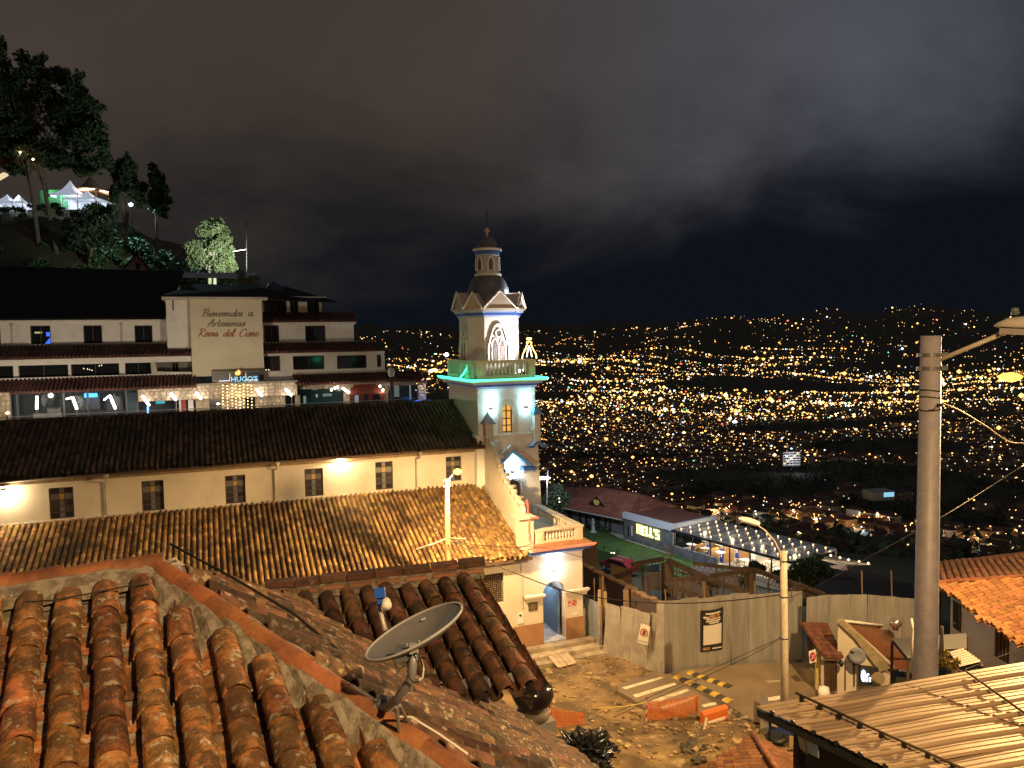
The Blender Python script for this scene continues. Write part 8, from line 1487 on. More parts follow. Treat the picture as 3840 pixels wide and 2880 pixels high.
P = Vector((4.6, -2.4, ZG)); vl2 = thing('assumed_rear_lamp', P, 'assumed sodium lamp behind the viewer, added to light the near roof', 'street lamp'); mb = MB(); mb.tube([P, P + Vector((.6, 0, 21)), P + Vector((0, 0, 21.2))], .1, 8); mb.build('pole', polec, vl2, True); mb = MB(); mb.lathe(P + Vector((0, 0, 21.15)), [(0, -.12), (.2, -.05), (.22, 0), (.08, .1)], 12); mb.build('lamp_head', em('sodium_bulb', (1.0, .46, .08), 4), vl2, True); lamp('SPOT', P + Vector((0, 0, 20.95)), 5600, SOD, vl2, .14, Vector((1, 6.5, -3)), R(150), .8)  # unseen lamp assumed from light on the near tiles; pole added to carry it
# ------------------------------------------------------------------ corrugated metal roof below the pole
m0 = WZ(2836, 2648, -5.2); m1 = WZ(3840, 2487, -4.82); m2 = WZ(3330, 2882, -5.2); ev = (m2 - m0).normalized(); rv = (m1 - m0).normalized(); nR = rv.cross(ev).normalized(); nR = nR if nR.z > 0 else -nR
shed = thing('metal_roofed_shed', Vector((m0.x + 1, m0.y - .5, ZG)), 'shed with a wide ribbed metal roof in the lower right foreground', 'shed')
ms = mat('roof_metal', (.47, .335, .205), .5, .15, col2=(.41, .28, .17), scale=1.3, mixr=(.4, .7), bump=.08, bscale=2.5, stretch=(.5, .5, 1), patch=(.33, .24, .17), pscale=1.0, pr=(.6, .75))
prof = [(0, 0), (.05, 0), (.065, .007), (.085, .007), (.10, 0), (.145, 0), (.16, .007), (.18, .007), (.195, 0), (.235, 0), (.262, .03), (.298, .03), (.325, 0)]
def msheet(off, w_, r0_, r1_, lift, nm='roof_sheet', jag=0.0, seed=0):
    g_ = random.Random(seed); mb_ = MB(); xs = []; k = 0
    while k * .325 < w_ + .01: xs += [(k * .325 + x, z) for x, z in prof[:-1]]; k += 1
    xs = [q_ for q_ in xs if q_[0] <= w_ + .002]; n_ = len(xs)
    for j in range(9):
        t_ = j / 8
        for x, z in xs:
            e_ = jag * math.sin(x * 9 + seed) if j == 0 else 0; mb_.v.append(tuple(m0 + ev * (off + x) + rv * (r0_ + (r1_ - r0_) * t_ + e_) + nR * (z + lift + .006 * math.sin(t_ * 9 + x * 3 + seed))))
    mb_.f = [(j * n_ + i, j * n_ + i + 1, (j + 1) * n_ + i + 1, (j + 1) * n_ + i) for j in range(8) for i in range(n_ - 1)]; mb_.mi = [0] * len(mb_.f); return mb_.build(nm, ms, shed)
for k in range(4): msheet(k * .975, .99, 0 if k < 2 else -.05, 2.3, .0 + .004 * (k % 2), seed=k, jag=.0 if k < 3 else .02); msheet(k * .975, .99, 2.15, 6.8, .012 + .004 * (k % 2), seed=k + 5)
msheet(2.05, 1.6, -.15, .55, .03, 'patch_sheet', .03, 9)
mb = MB(); mb.ext([m0 - nR * .05, m0 + ev * 3.9 - nR * .05, m0 + ev * 3.9 - nR * .15, m0 - nR * .15], rv * .05); fixn(mb.build('eave_batten', black, shed))
for k in range(11): c_ = m0 + ev * (.28 + .325 * k) + nR * .025 - rv * .01; mb = MB(); mb.lathe(c_, [(.035, -.02), (.03, .015), (.0, .03)], 8); mb.build('rib_end', black, shed)
q0, q1 = WN(2985, 2603, m0 + nR * .09, nR), WN(3640, 2895, m0 + nR * .09, nR); mb = MB(); mb.tube([q0 + nR * .02, q0.lerp(q1, .5), q1], .018, 7); cdt = mb.build('roof_conduit', dkwood, shed, True)
for k in range(8): c_ = q0.lerp(q1, .04 + k * .125); mb = MB(); mb.box(c_ - nR * .03, .05, .05, .07, R(-50)); mb.build('conduit_clip', black, shed)
q0, q1 = WN(3620, 2515, m0 + nR * .1, nR), WN(3850, 2680, m0 + nR * .1, nR); mb = MB(); mb.tube([q0, q1], .016, 7); mb.build('roof_conduit', dkwood, shed, True)
wv = [m0 + ev * .15 + rv * .45, m0 + ev * 3.8 + rv * .45]; mb = MB(); mb.ext([wv[0] - nR * .16, wv[1] - nR * .16, Vector((wv[1].x, wv[1].y, -15.8)), Vector((wv[0].x, wv[0].y, -15.8))], rv * .25); fixn(mb.build('wall', mat('shed_wall', (.05, .04, .035), .85), shed))
mb = MB(); mb.ext([m0 + rv * .45 + ev * .1 - nR * .16, m0 + rv * 6.5 + ev * .1 - nR * .16, Vector((m0.x + rv.x * 6.5, m0.y + rv.y * 6.5, -15.8)), Vector((m0.x + rv.x * .45, m0.y + rv.y * .45, -15.8))], ev * .2); fixn(mb.build('back_wall', mat('shed_wall', (.05, .04, .035), .85), shed))
pn = [WN(x, y, wv[0] - rv * .03, rv) for x, y in ((3018, 2742), (3072, 2765), (3072, 2842), (3022, 2815))]; mb = MB(); mb.ext(pn, rv * -.02); fixn(mb.build('blue_panel', mat('panel_blue', (.26, .36, .42), .5, col2=(.35, .42, .45), scale=2), shed))
pn = [WN(x, y, wv[0] - rv * .05, rv) for x, y in ((2990, 2735), (3015, 2742), (3030, 2830), (3002, 2805))]; mb = MB(); mb.ext(pn, rv * -.01); fixn(mb.build('torn_poster', wood_p, shed))
# blue notice board behind the street pole
nb2 = thing('notice_board', WZ(2900, 2790, ZG), 'blue framed notice board with a cream sheet behind the street pole', 'notice board'); D = 27.5; c_ = [W(2878, 2672, D), W(2995, 2705, D - .4), W(2995, 2765, D - .4), W(2885, 2742, D)]; mb = MB(); mb.ext(c_, (.02, .1, 0)); fixn(mb.build('panel', mat('notice_blue', (.035, .06, .22), .6), nb2)); c_ = [W(2893, 2680, D - .1), W(2916, 2686, D - .1), W(2914, 2727, D - .1), W(2893, 2722, D - .1)]; mb = MB(); mb.ext(c_, (0, -.02, 0)); fixn(mb.build('paper', wood_p, nb2)); mb = MB(); [mb.tube([W(x, y, D + .2), WZ(x, y + 60, ZG - .2)], .05, 5) for x, y in ((2885, 2740), (2990, 2760))]; mb.build('legs', black, nb2)
mb = MB(); mb.lathe(WZ(2912, 2768, ZG + .35), [(.3, -.1), (.45, 0), (.3, .1)], 16); o = mb.build('old_tyre', black, None, True); tag(o, 'dark tyre lying at the foot of the notice board', 'tyre')
mb = MB(); mb.ext([WZ(2850, 2650, ZG), WZ(2880, 2670, ZG), WZ(2890, 2780, ZG), WZ(2850, 2790, ZG)], (0, 0, .6)); o = fixn(mb.build('ruined_wall', mat('ruin', (.14, .12, .1), .9))); tag(o, 'short broken grey wall at the left end of the shed', 'wall')
# ------------------------------------------------------------------ street lamp posts
sp = thing('street_lamp_post', WZ(2943, 2800, ZG), 'pale concrete lamp post with unlit angled head in front of the zinc fence', 'lamp post'); D = 28.7; b_ = WZ(2943, 2800, ZG); t_ = W(2938, 2066, D)
mb = MB(); mb.tube([b_, b_.lerp(t_, .5), t_], [.17, .15, .125], 14); mb.build('pole', polec, sp, True); mb = MB(); mb.tube([W(2928, 2120, D - .1), W(2924, 2068, D - .1), W(2905, 2030, D - .1), W(2870, 1990, D - .1), W(2838, 1968, D - .1)], .03, 8); mb.build('arm', polec, sp, True)
h0_, h1_ = W(2768, 1945, D - .1), W(2845, 1968, D - .1); X2 = (h1_ - h0_).normalized(); Y2 = Vector((0, 1, 0)); Z2 = X2.cross(Y2).normalized(); Z2 = Z2 if Z2.z > 0 else -Z2
def head(parent, P_, X3, Z3, L_, m_, dk):
    Y3 = Z3.cross(X3); mb_ = MB(); sec = ((0, .05, .03), (.15, .12, .1), (.5, .14, .15), (1, .11, .12)); vs = [P_ + X3 * (t2 * L_) + Y3 * (sx * w2) + Z3 * (z2 * h2) for t2, w2, h2 in sec for sx, z2 in ((-1, 0), (1, 0), (.7, 1), (-.7, 1))]; mb_.add(vs, [(i * 4 + k, i * 4 + (k + 1) % 4, i * 4 + 4 + (k + 1) % 4, i * 4 + 4 + k) for i in range(3) for k in range(4)] + [(3, 2, 1, 0), (12, 13, 14, 15)]); fixn(mb_.build('housing', m_, parent)); mb_ = MB(); mb_.ext([P_ + X3 * (t2 * L_) + Y3 * w2 - Z3 * .01 for t2, w2 in ((.1, -.1), (.1, .1), (.9, .1), (.9, -.1))], Z3 * -.05); fixn(mb_.build('lens', dk, parent))
head(sp, h0_, X2, Z2, (h1_ - h0_).length, plaster_w, mat('lens_off', (.3, .25, .2), .3))
for y in (2102, 2235, 2390): mb = MB(); c_ = b_.lerp(t_, (2800 - y) / 734); mb.lathe(c_, [(.155, -.02), (.165, 0), (.155, .02)], 14); mb.build('pole_band', cable, sp)
mb = MB(); mb.tube([W(2955, 2200, D - .2), W(2970, 2225, D - .2), W(2962, 2262, D - .2), W(2975, 2250, D - .2), W(2968, 2228, D - .2)], .012, 5); mb.build('cable_loop', cable, sp)
# lit post in front of the church
lp = thing('lit_lamp_post', Vector((W(1675, 1800, 33.8).x, 33.8, ZG)), 'yellow lit lamp post rising before the church aisle roof', 'lamp post'); t_ = W(1676, 1795, 33.8); b_ = Vector((W(1672, 2060, 33.8).x, 33.8, ZG)); mb = MB(); mb.tube([b_, t_], [.15, .105], 12); mb.build('pole', mat('pole_ochre', (.34, .25, .10), .8, col2=(.27, .19, .08), scale=3), lp, True)
for y in (1800, 1822): c_ = W(1676, y, 33.8); mb = MB(); mb.box(c_, .3, .16, .05); mb.build('cross_clamp', galv, lp)
mb = MB(); mb.tube([W(1682, 1820, 33.7), W(1684, 1795, 33.7), W(1698, 1778, 33.7), W(1705, 1772, 33.7)], .03, 7); mb.build('arm', polec, lp, True); c_ = W(1716, 1768, 33.6); mb = MB(); mb.lathe(c_, [(0, -.16), (.14, -.1), (.2, 0), (.16, .06), (.05, .12), (0, .13)], 14); mb.build('lamp_head', em('sodium_bulb', (1.0, .46, .08), 4), lp, True)
lamp('SPOT', c_ + Vector((.55, -.5, -.25)), 4200, (1.0, .64, .26), lp, .15, c_ + Vector((-.1, .0, -3)), R(164), .25); lamp('POINT', c_ + Vector((.5, -.6, .1)), 380, (1.0, .70, .38), lp, .1)
mb = MB(); mb.tube([W(1692, 1900, 33.6), W(1698, 1950, 33.6), W(1690, 1990, 33.6)], .012, 5); mb.build('loose_wire', cable, lp)
for p, q in (((1668, 2022), (1610, 2045)), ((1668, 2024), (1560, 2060)), ((1680, 2018), (1745, 2020))): mb = MB(); mb.tube([W(*p, 33.6), W(*q, 33)], .025, 5); mb.build('insulator_wire', galv, lp)
# lit lamp far right, its post outside the frame
rl2 = thing('hanging_street_lamp', W(3980, 1440, 34), 'glaring orange street lamp hanging at the right edge before the town', 'street lamp'); c_ = W(3788, 1412, 34); mb = MB(); mb.lathe(c_, [(0, -.25), (.38, -.15), (.5, 0), (.3, .13), (0, .18)], 14); mb.build('lamp_head', em('sodium_big', (1, .42, .06), 2.6), rl2, True); mb = MB(); mb.tube([c_ + Vector((.1, 0, .12)), W(3870, 1400, 34), W(3980, 1440, 34)], .05, 6); mb.build('arm', polec, rl2); b_ = W(3980, 1440, 34); mb = MB(); mb.tube([b_, Vector((b_.x, b_.y, -22))], .14, 8); mb.build('pole', polec, rl2); lamp('POINT', c_ - Vector((1.2, 2, .6)), 1600, SOD, rl2, .3)
P = Vector((14.6, 20.0, ZG)); sl2 = thing('assumed_corner_lamp', P, 'assumed unseen sodium street lamp just outside the right edge', 'street lamp'); mb = MB(); mb.tube([P, P + Vector((0, 0, 16.2))], [.16, .1], 10); mb.build('pole', polec, sl2, True); mb = MB(); mb.tube([P + Vector((0, 0, 16)), P + Vector((-.3, -.3, 16.6))], .04, 6); mb.build('arm', polec, sl2); mb = MB(); mb.lathe(P + Vector((-.3, -.3, 16.5)), [(0, -.16), (.2, -.08), (.24, 0), (.1, .12)], 12); mb.build('lamp_head', em('sodium_bulb', (1.0, .46, .08), 4), sl2, True); lamp('SPOT', P + Vector((-.3, -.3, 16.2)), 13000, SOD, sl2, .16, P + Vector((-.5, -.5, 15.2)), R(156), .3)  # unseen lamp and post, assumed from the hot spot on the metal roof
# ------------------------------------------------------------------ house with bright orange tiles at the right edge
rh = thing('orange_tiled_house', WZ(3800, 2480, ZG), 'house with bright orange tile roof and cream wall at the right edge', 'house')
E0, E1 = WZ(3519, 2192, -10.5), WZ(3850, 2428, -10.5); P2 = W(3860, 2171, 29.3); nH = (E1 - E0).cross(P2 - E0).normalized(); nH = nH if nH.z > 0 else -nH; fH = (Vector((0, 0, -1)) + nH * nH.z).normalized(); uH = (E1 - E0).normalized(); E2 = E1 + uH * 2.5; P3 = E2 + (P2 - E0) * 1.6
mb = MB(); mb.ext([E0, E2, P3, P2 + (P2 - E0) * .5], (0, 0, -.1)); hr_ = fixn(mb.build('roof', tile_orange, rh)); cO_, pO = tile_set(tile_orange, .42, .1, .125, 6)
hpv = (P2 - E0).normalized(); hs3 = nH.cross(hpv); hs3 = hs3 if hs3.dot(uH) > 0 else -hs3; eo = nH.cross(uH); eo = eo if eo.dot(-fH) > 0 else -eo
tile_plane(E0 - fH * 6.0 - uH * 4, uH, fH, 44, 21, .27, .3, lambda p: (p - E0).dot(hs3) > .08 and -.08 < (p - E0).dot(eo) < 4.2 and px(p)[0] < 3900, cO_, pO, hr_, maxn=300, mass='roof_tiles', mass_mat=tile_orange, lift=.05, seed=31, tilt=.04, prefer=lambda it: it[0].y)
caps(E0 + Vector((0, 0, .08)), hpv, 13, .4, .12, ridge_t, hr_, Vector((0, 0, 1)), 0, seed=12)
tA, tB = W(3500, 2110, 37), W(3870, 2064, 36); mb = MB(); mb.ext([E0 + Vector((0, .1, .0)), P2 + (P2 - E0) * .5 + Vector((0, .1, .05)), tB + (tB - tA) * .3, tA], (0, 0, -.1)); br_ = fixn(mb.build('back_roof', tile_orange_shaded, rh))
nK = (P2 - E0).cross(tA - E0).normalized(); nK = nK if nK.z > 0 else -nK; fK = (tA - E0).normalized(); uK = (P2 - E0).normalized()
tile_plane(E0, uK, fK, 34, 17, .27, .33, lambda p: px(p)[0] < 3880 and px(p)[0] > 3500 and px(p)[1] > 2108 - (px(p)[0] - 3516) * .12, cO_, None, br_, maxn=0, mass='roof_tiles', mass_mat=tile_orange_shaded, seed=33)
wl_ = [E0 + eo * .55, E2 + eo * .55]; w2 = Vector((eo.x, eo.y, 0)).normalized(); W0 = E0 + w2 * .5; W1 = E2 + w2 * .5
mb = MB(); mb.ext([W0 + Vector((0, 0, -.12)), W1 + Vector((0, 0, -.12)), Vector((W1.x, W1.y, -16)), Vector((W0.x, W0.y, -16))], w2 * .3); fixn(mb.build('wall', plaster, rh))
for q in (((3575, 2248), (3604, 2268), (3604, 2372), (3575, 2350)), ((3733, 2343), (3784, 2385), (3782, 2488), (3732, 2460)), ((3518, 2210), (3532, 2216), (3530, 2330), (3516, 2320))):
    pn = [WN(x, y, W0 - w2 * .01, w2) for x, y in q]; mb = MB(); mb.ext(pn, w2 * -.03); wn = fixn(mb.build('window', dkwood, rh)); pn2 = [p_.lerp((pn[0] + pn[2]) / 2, .16) - w2 * .035 for p_ in pn]; mb = MB(); mb.ext(pn2, w2 * -.005); fixn(mb.build('pane', glass_d, wn)); mb = MB(); [mb.tube([pn[0].lerp(pn[1], t2) - w2 * .06, pn[3].lerp(pn[2], t2) - w2 * .06], .015, 4) for t2 in (.25, .5, .75)]; mb.build('bars', black, wn)
for k in range(22): c_ = E0 + uH * (.3 + k * .54) + eo * .05 + Vector((0, 0, -.08)); mb = MB(); mb.box(c_, .1, .4, .09, math.atan2(uH.y, uH.x) + 1.57); mb.build('rafter_end', dkwood, rh)
# low grey corrugated roofs and rusty patch in front of it
def cquad(q, D, m_, nm, lab, cat='roof', n_=14):
    P_ = [W(x, y, d_) for (x, y), d_ in zip(q, D)]; t2 = thing(nm, P_[3], lab, cat); mb_ = MB(); m3 = n_ * 6
    nn_ = (P_[1] - P_[0]).cross(P_[3] - P_[0]).normalized(); nn_ = nn_ if nn_.z > 0 else -nn_
    for i in range(m3 + 1): s_ = i / m3; a, b = P_[0].lerp(P_[3], s_), P_[1].lerp(P_[2], s_); w_ = nn_ * (.03 * math.sin(s_ * n_ * 2 * math.pi)); mb_.v += [tuple(a + w_), tuple(b + w_)]
    mb_.f = [(2 * i, 2 * i + 1, 2 * i + 3, 2 * i + 2) for i in range(m3)]; mb_.mi = [0] * m3; mb_.build('sheet', m_, t2, True); mb_ = MB(); mb_.ext([p_ + Vector((0, 0, -.06)) for p_ in P_], (0, 0, -.1)); fixn(mb_.build('frame', dark, t2)); mb_ = MB(); [mb_.tube([p_ + Vector((0, 0, -.1)), Vector((p_.x, p_.y, ZG))], .06, 5) for p_ in P_]; mb_.build('posts', dkwood, t2)
gz_ = mat('zinc_dark', (.13, .125, .12), .5, .4)
cquad([(3345, 2395), (3425, 2390), (3425, 2468), (3405, 2468)], (30, 29.5, 27.5, 27.5), gz_, 'zinc_lean_to', 'dark zinc lean-to roof left of the big pole', n_=10); cquad([(3500, 2384), (3624, 2376), (3626, 2432), (3500, 2436)], (27, 27, 25.5, 25.5), gz_, 'zinc_lean_to', 'dark zinc lean-to roof right of the big pole', n_=9)
cquad([(3560, 2445), (3610, 2430), (3680, 2480), (3600, 2500)], (21, 21, 20, 20), mat('rust_tile', (.09, .04, .024), .4, .2), 'rusty_roof', 'small rusty shiny roof between the big pole and cream wall', n_=7)
hedge(((3530, 2470, 22), (3560, 2490, 20), (3590, 2478, 14), (3545, 2448, 12), (3580, 2500, 14)), 15.5, 'yellow leaved creeper at the edge of the metal roof by the big pole', 420, .05, mat('leaf_yellow', (.32, .24, .06), .6, isl=.4), 'creeper')
# ------------------------------------------------------------------ small white house in the middle right
mh = thing('small_white_house', WZ(3180, 2575, ZG), 'small white house with slanted parapet and red sheet roof by the fence', 'house'); D = 32.6; TH = Vector((.25, .5, 0))
mb = MB(); mb.ext([W(x, y, D) for x, y in ((3142, 2341), (3159, 2350), (3266, 2468), (3345, 2548), (3320, 2590), (3139, 2600))], TH); fixn(mb.build('gable_wall', plaster, mh)); mb = MB(); mb.ext([W(x, y, D - .15) for x, y in ((3140, 2334), (3162, 2330), (3352, 2502), (3300, 2520), (3205, 2395))], (.1, .3, .03)); fixn(mb.build('parapet_coping', mat('coping', (.36, .29, .19), .9, col2=(.25, .2, .12), scale=3), mh))
mb = MB(); mb.tube([W(3162, 2326, D + .3), W(3255, 2412, D + .1), W(3350, 2503, D - .2)], .06, 6); mb.tube([W(3166, 2328, D + .3), W(3345, 2350, 36)], .06, 6); mb.build('gutter_pipe', plaster_w, mh, True)
mb = MB(); mb.ext([W(3172, 2334, D + .6), W(3339, 2354, 36.5), W(3396, 2382, 36), W(3404, 2462, 33), W(3312, 2462, 33)], (0, 0, -.08)); fixn(mb.build('sheet_roof', mat('red_sheet', (.19, .078, .036), .6, col2=(.15, .06, .03), scale=1.2), mh)); mb = MB(); mb.ext([W(3312, 2464, 33.1), W(3404, 2464, 33.1), W(3404, 2510, 33.1), W(3312, 2510, 33.1)], (0, .2, 0)); fixn(mb.build('red_brick_wall', mat('redbrick', (.22, .08, .045), .85), mh))
q = [W(3010, 2341, 35.2), W(3098, 2344, 35.4), W(3155, 2466, 32.3), W(3092, 2463, 32.3)]; mb = MB(); mb.ext(q, (0, 0, -.08)); fixn(mb.build('tiled_awning', mat('awning_tile', (.25, .085, .05), .8), mh)); mb = MB()
for k in range(9):
    a, b = q[0].lerp(q[1], k / 8), q[3].lerp(q[2], k / 8); n_ = 7
    for j in range(n_): mb.tube([a.lerp(b, j / n_) + Vector((0, 0, .03)), a.lerp(b, (j + 1.1) / n_) + Vector((0, 0, .06))], .1, 6)
o = mb.build('awning_tiles', mat('awning_tile_i', (.15, .058, .036), .8, isl=.4), mh); o['kind'] = 'stuff'
for x0_, x1_, y0_, y1_, m_, nm, e in ((3096, 3138, 2478, 2592, dkwood, 'door', .05), (3085, 3150, 2466, 2477, plaster_w, 'door_lintel', .14), (3170, 3172, 2480, 2590, dkwood, 'wall_post', .1), (3203, 3206, 2480, 2575, dkwood, 'wall_post', .1)): mb = MB(); mb.ext([W(x0_, y0_, D - e), W(x1_, y0_, D - e), W(x1_, y1_, D - e), W(x0_, y1_, D - e)], (0, e + .02, 0)); fixn(mb.build(nm, m_, mh))
mb = MB(); mb.ext([W(3078, 2470, D + .1), W(3140, 2470, D + .1), W(3140, 2600, D + .1), W(3078, 2600, D + .1)], TH); fixn(mb.build('porch_wall', plaster_d, mh))
for k in range(5): mb = MB(); x = 3101 + k * 8; mb.ext([W(x, 2482, D - .07), W(x + 2, 2482, D - .07), W(x + 2, 2590, D - .07), W(x, 2590, D - .07)], (0, .02, 0)); fixn(mb.build('door_slat', black, mh))
mb = MB(); c_ = W(3155, 2488, D - .35); mb.lathe(c_, [(.02, -.16), (.09, -.08), (.12, .05), (.03, .14)], 6); mb.tube([c_ + Vector((0, 0, .12)), c_ + Vector((0, .3, .2))], .015, 4); mb.build('wall_lantern', black, mh)
bs_ = thing('shop_sign', W(3248, 2530, D - .5), 'dark backlit shop sign with white glowing marks on the small house', 'sign'); mb = MB(); mb.ext([W(3227, 2497, D - .4), W(3292, 2503, D - .4), W(3310, 2560, D - .4), W(3226, 2572, D - .4)], (0, .1, 0)); fixn(mb.build('board', mat('shop_dark', (.03, .028, .025), .6), bs_)); gw_ = em('shop_glow', (.75, .85, 1.0), 3.0, True); mb = MB(); mb.ext([W(3238 + 9 * math.cos(t2), 2534 + 22 * math.sin(t2), D - .45) for t2 in np.linspace(0, 6.28, 14)[:-1]], (0, -.02, 0)); fixn(mb.build('glowing_oval', gw_, bs_)); mb = MB(); mb.tube([W(3250, 2556, D - .45), W(3251, 2532, D - .45), W(3258, 2528, D - .45)], .035, 5); mb.tube([W(3262, 2556, D - .45), W(3262, 2542, D - .45), W(3268, 2545, D - .45)], .035, 5); mb.build('glowing_strokes', gw_, bs_); mb = MB(); mb.lathe(W(3292, 2545, D - .48), [(.3, 0), (.3, .02)], 16, 0, Matrix.Rotation(R(90), 3, 'X')); mb.build('round_print', mat('print_tan', (.3, .24, .16), .7), bs_)
sd2 = thing('wall_satellite_dish', W(3215, 2459, D - .5), 'small grey satellite dish on the wall of the small white house', 'satellite dish'); mb = MB(); mb.lathe(W(3215, 2459, D - .5), [(0, -.06), (.2, -.04), (.34, 0), (.34, .015), (.2, -.02), (0, -.035)], 22, 0, Vector((-.25, -1, .35)).to_track_quat('Z', 'Y').to_matrix()); mb.build('reflector', mat('dish2', (.16, .17, .20), .6), sd2, True); mb = MB(); mb.tube([W(3215, 2459, D - .45), W(3220, 2470, D)], .03, 5); mb.tube([W(3190, 2440, D - .5), W(3203, 2448, D - .5)], .03, 5); mb.build('bracket', black, sd2)
mb = MB(); c_ = W(3358, 2335, 34); mb.lathe(c_, [(.12, -.32), (.14, -.2), (.26, -.1), (.28, .05), (.2, .16), (0, .2)], 14); o = mb.build('chimney_cowl', mat('cowl', (.55, .5, .45), .25, .8), None, True); tag(o, 'shiny round metal chimney cowl on the red sheet roof', 'chimney')
pst = thing('parking_sign_post', WZ(3066, 2590, ZG), 'yellow post with a tilted no parking sign beside the small house', 'sign'); mb = MB(); mb.box((W(3066, 2440, 33) + W(3066, 2588, 33)) / 2, .17, .17, (2588 - 2440) / FPX * 33); mb.build('post', mat('post_yellow', (.55, .42, .16), .7), pst); c_ = W(3047, 2462, 32.8); X_ = Vector((.95, .1, .12)).normalized(); Y_ = Vector((-.1, .05, 1)).normalized(); Z_ = X_.cross(Y_); mb = MB(); mb.ext([c_ + X_ * a + Y_ * b for a, b in ((-.17, -.28), (.15, -.24), (.17, .3), (-.15, .25))], Z_ * .015); fixn(mb.build('plate', white, pst)); mb = MB(); mb.ext([c_ + Z_ * .03 + X_ * .14 * math.cos(t2) + Y_ * .2 * math.sin(t2) for t2 in np.linspace(0, 6.28, 20)[:-1]], Z_ * .004); fixn(mb.build('red_disc', mat('disc_red', (.40, .02, .06), .5), pst)); mb = MB(); mb.tube([c_ + Z_ * .045 + X_ * -.08 + Y_ * -.1, c_ + Z_ * .045 + X_ * .08 + Y_ * .1], .014, 4); mb.tube([c_ + Z_ * .045 + X_ * .08 + Y_ * -.1, c_ + Z_ * .045 + X_ * -.08 + Y_ * .1], .014, 4); mb.build('white_cross', white, pst)
mb = MB(); mb.lathe(WZ(3090, 2598, ZG + .3), [(.22, -.3), (.25, 0), (.2, .25), (0, .28)], 12); o = mb.build('meter_tub', white, None, True); tag(o, 'small white tub at the foot of the dark door', 'tub')
mb = MB(); mb.tube([W(3418, 2320, 26), W(3425, 2360, 26), W(3422, 2400, 26), W(3420, 2500, 26)], .04, 6); o = mb.build('bent_pipe', plaster, None, True); tag(o, 'bent cream pipe standing left of the big pole', 'pipe')
# ------------------------------------------------------------------ kiosk with small pyramid roof at the lower edge
ka = W(2822, 2757, 24.4); kl, km, kr = W(2600, 2910, 22.6), W(2925, 2915, 21.9), W(3010, 2850, 24.2); kb = W(2930, 2760, 27.5)
kio = thing('tiled_kiosk', Vector((ka.x, ka.y, ZG)), 'small kiosk with orange pyramid tile roof at the lower edge', 'kiosk')
cK, _ = tile_set(mat('tile_kiosk', (.22, .088, .036), .7, col2=(.15, .06, .028), scale=2, rnd=.3), .34, .075, .09, 5)
for nm, A_, B_, sd_ in (('left_slope', kl, km, 1), ('right_slope', km, kr, 2)):
    mb = MB(); mb.ext([ka, A_, B_], (0, 0, -.08)); r_ = fixn(mb.build(nm, tile_orange_shaded, kio)); n4 = (A_ - ka).cross(B_ - ka).normalized(); n4 = n4 if n4.z > 0 else -n4; f4 = (Vector((0, 0, -1)) + n4 * n4.z).normalized(); u4 = (B_ - A_); u4 = (u4 - f4 * u4.dot(f4)).normalized()
    e1, e2 = n4.cross((A_ - ka).normalized()), n4.cross((B_ - ka).normalized()); e1 = e1 if e1.dot(B_ - ka) > 0 else -e1; e2 = e2 if e2.dot(A_ - ka) > 0 else -e2
    tile_plane(ka - u4 * 3.1, u4, f4, 34, 14, .185, .25, lambda p: (p - ka).dot(e1) > .04 and (p - ka).dot(e2) > .04 and px(p)[1] < 2920, cK, None, r_, maxn=70, mass='roof_tiles', mass_mat=tile_orange_shaded, seed=40 + sd_, r=(.075, .09), L_=.3, lift=.0)
mb = MB(); mb.tube([ka + Vector((0, 0, .08)), km + Vector((0, 0, .08))], .1, 8); mb.build('hip_cap', ridge_t, kio, True)
mb = MB(); kc = (ka + kl + km + kr) / 4; mb.lathe(Vector((kc.x, kc.y, ZG)), [(.8, 0), (.8, 2.3)], 4, R(30)); mb.build('wall', plaster_d, kio)
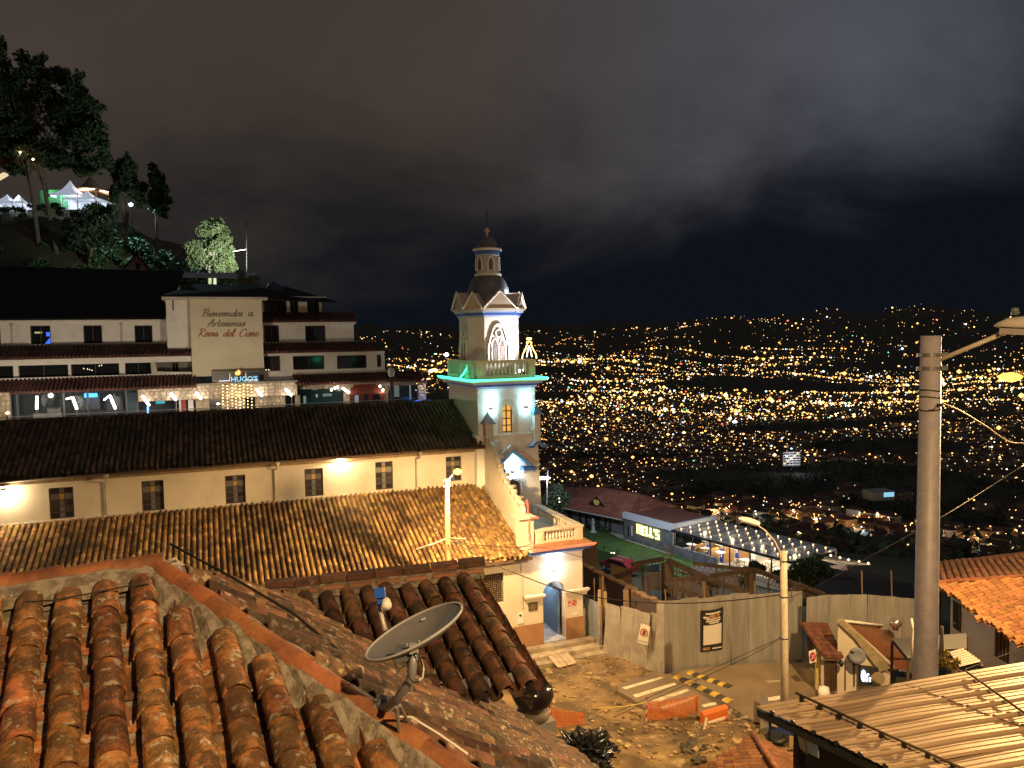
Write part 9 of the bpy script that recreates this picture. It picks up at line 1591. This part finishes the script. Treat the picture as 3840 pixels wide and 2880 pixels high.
# ================================================================== overhead wires
def wire(pts, lab, r=.014, m_=cable):
    P_ = [W(*p) for p in pts]; out_ = []
    for i in range(len(P_) - 1):
        for k in range(8):
            t_ = k / 8; a_, b_, c_, d_ = P_[max(i - 1, 0)], P_[i], P_[i + 1], P_[min(i + 2, len(P_) - 1)]; out_.append(.5 * (2 * b_ + (c_ - a_) * t_ + (2 * a_ - 5 * b_ + 4 * c_ - d_) * t_ ** 2 + (3 * b_ - a_ - 3 * c_ + d_) * t_ ** 3))
    out_.append(P_[-1]); mb_ = MB(); mb_.tube(out_, r, 5); o_ = mb_.build('overhead_wire', m_, None, True); tag(o_, lab, 'wire', 'overhead wires'); return o_
wire([(1690, 2018, 33.5), (1800, 2090, 33), (1960, 2160, 32), (2120, 2215, 31.5), (2330, 2252, 31), (2560, 2262, 30.5), (2760, 2250, 29.8), (2930, 2230, 28.8)], 'dark wire sagging from the lit post past the archway to the unlit post', .022)
wire([(1680, 2020, 33.6), (1760, 2040, 34), (1900, 2052, 35), (1980, 2050, 36), (2070, 2060, 36.5), (2200, 2095, 37.5)], 'thin wire from the lit post across the aisle eave to the portico', .014)
wire([(1680, 2028, 33.6), (1800, 2055, 34), (1900, 2065, 35), (1990, 2040, 36)], 'lower thin wire from the lit post to the aisle eave', .014)
wire([(2930, 2390, 28.6), (2800, 2450, 29), (2600, 2540, 30), (2380, 2640, 31.5), (2240, 2700, 32)], 'wire slanting down over the zebra crossing from the pole', .012)
wire([(2930, 2394, 28.6), (2780, 2475, 28.8), (2500, 2600, 29), (2300, 2690, 29.5)], 'second wire slanting down over the zebra crossing from the pole', .012)
wire([(3840, 1745, 14), (3700, 1835, 13.5), (3540, 1935, 12.5), (3450, 1985, 12.3)], 'wire rising from the big pole to the right edge', .011)
wire([(3440, 1990, 12.6), (3250, 2095, 19), (3060, 2200, 26), (2950, 2245, 28.7)], 'wire running down left from the big pole to the unlit post', .011)
wire([(3530, 1510, 12.2), (3600, 1540, 12.4), (3700, 1600, 12.8), (3780, 1655, 13), (3840, 1662, 13.2)], 'twisted wire glowing in lamp light right of the big pole', .011, mat('wire_lamplit', (.5, .36, .22), .6))  # lamp light put into the tan colour of this one wire
wire([(3620, 2510, 15), (3700, 2480, 17), (3840, 2430, 19)], 'short wire before the cream wall at the right edge', .01)
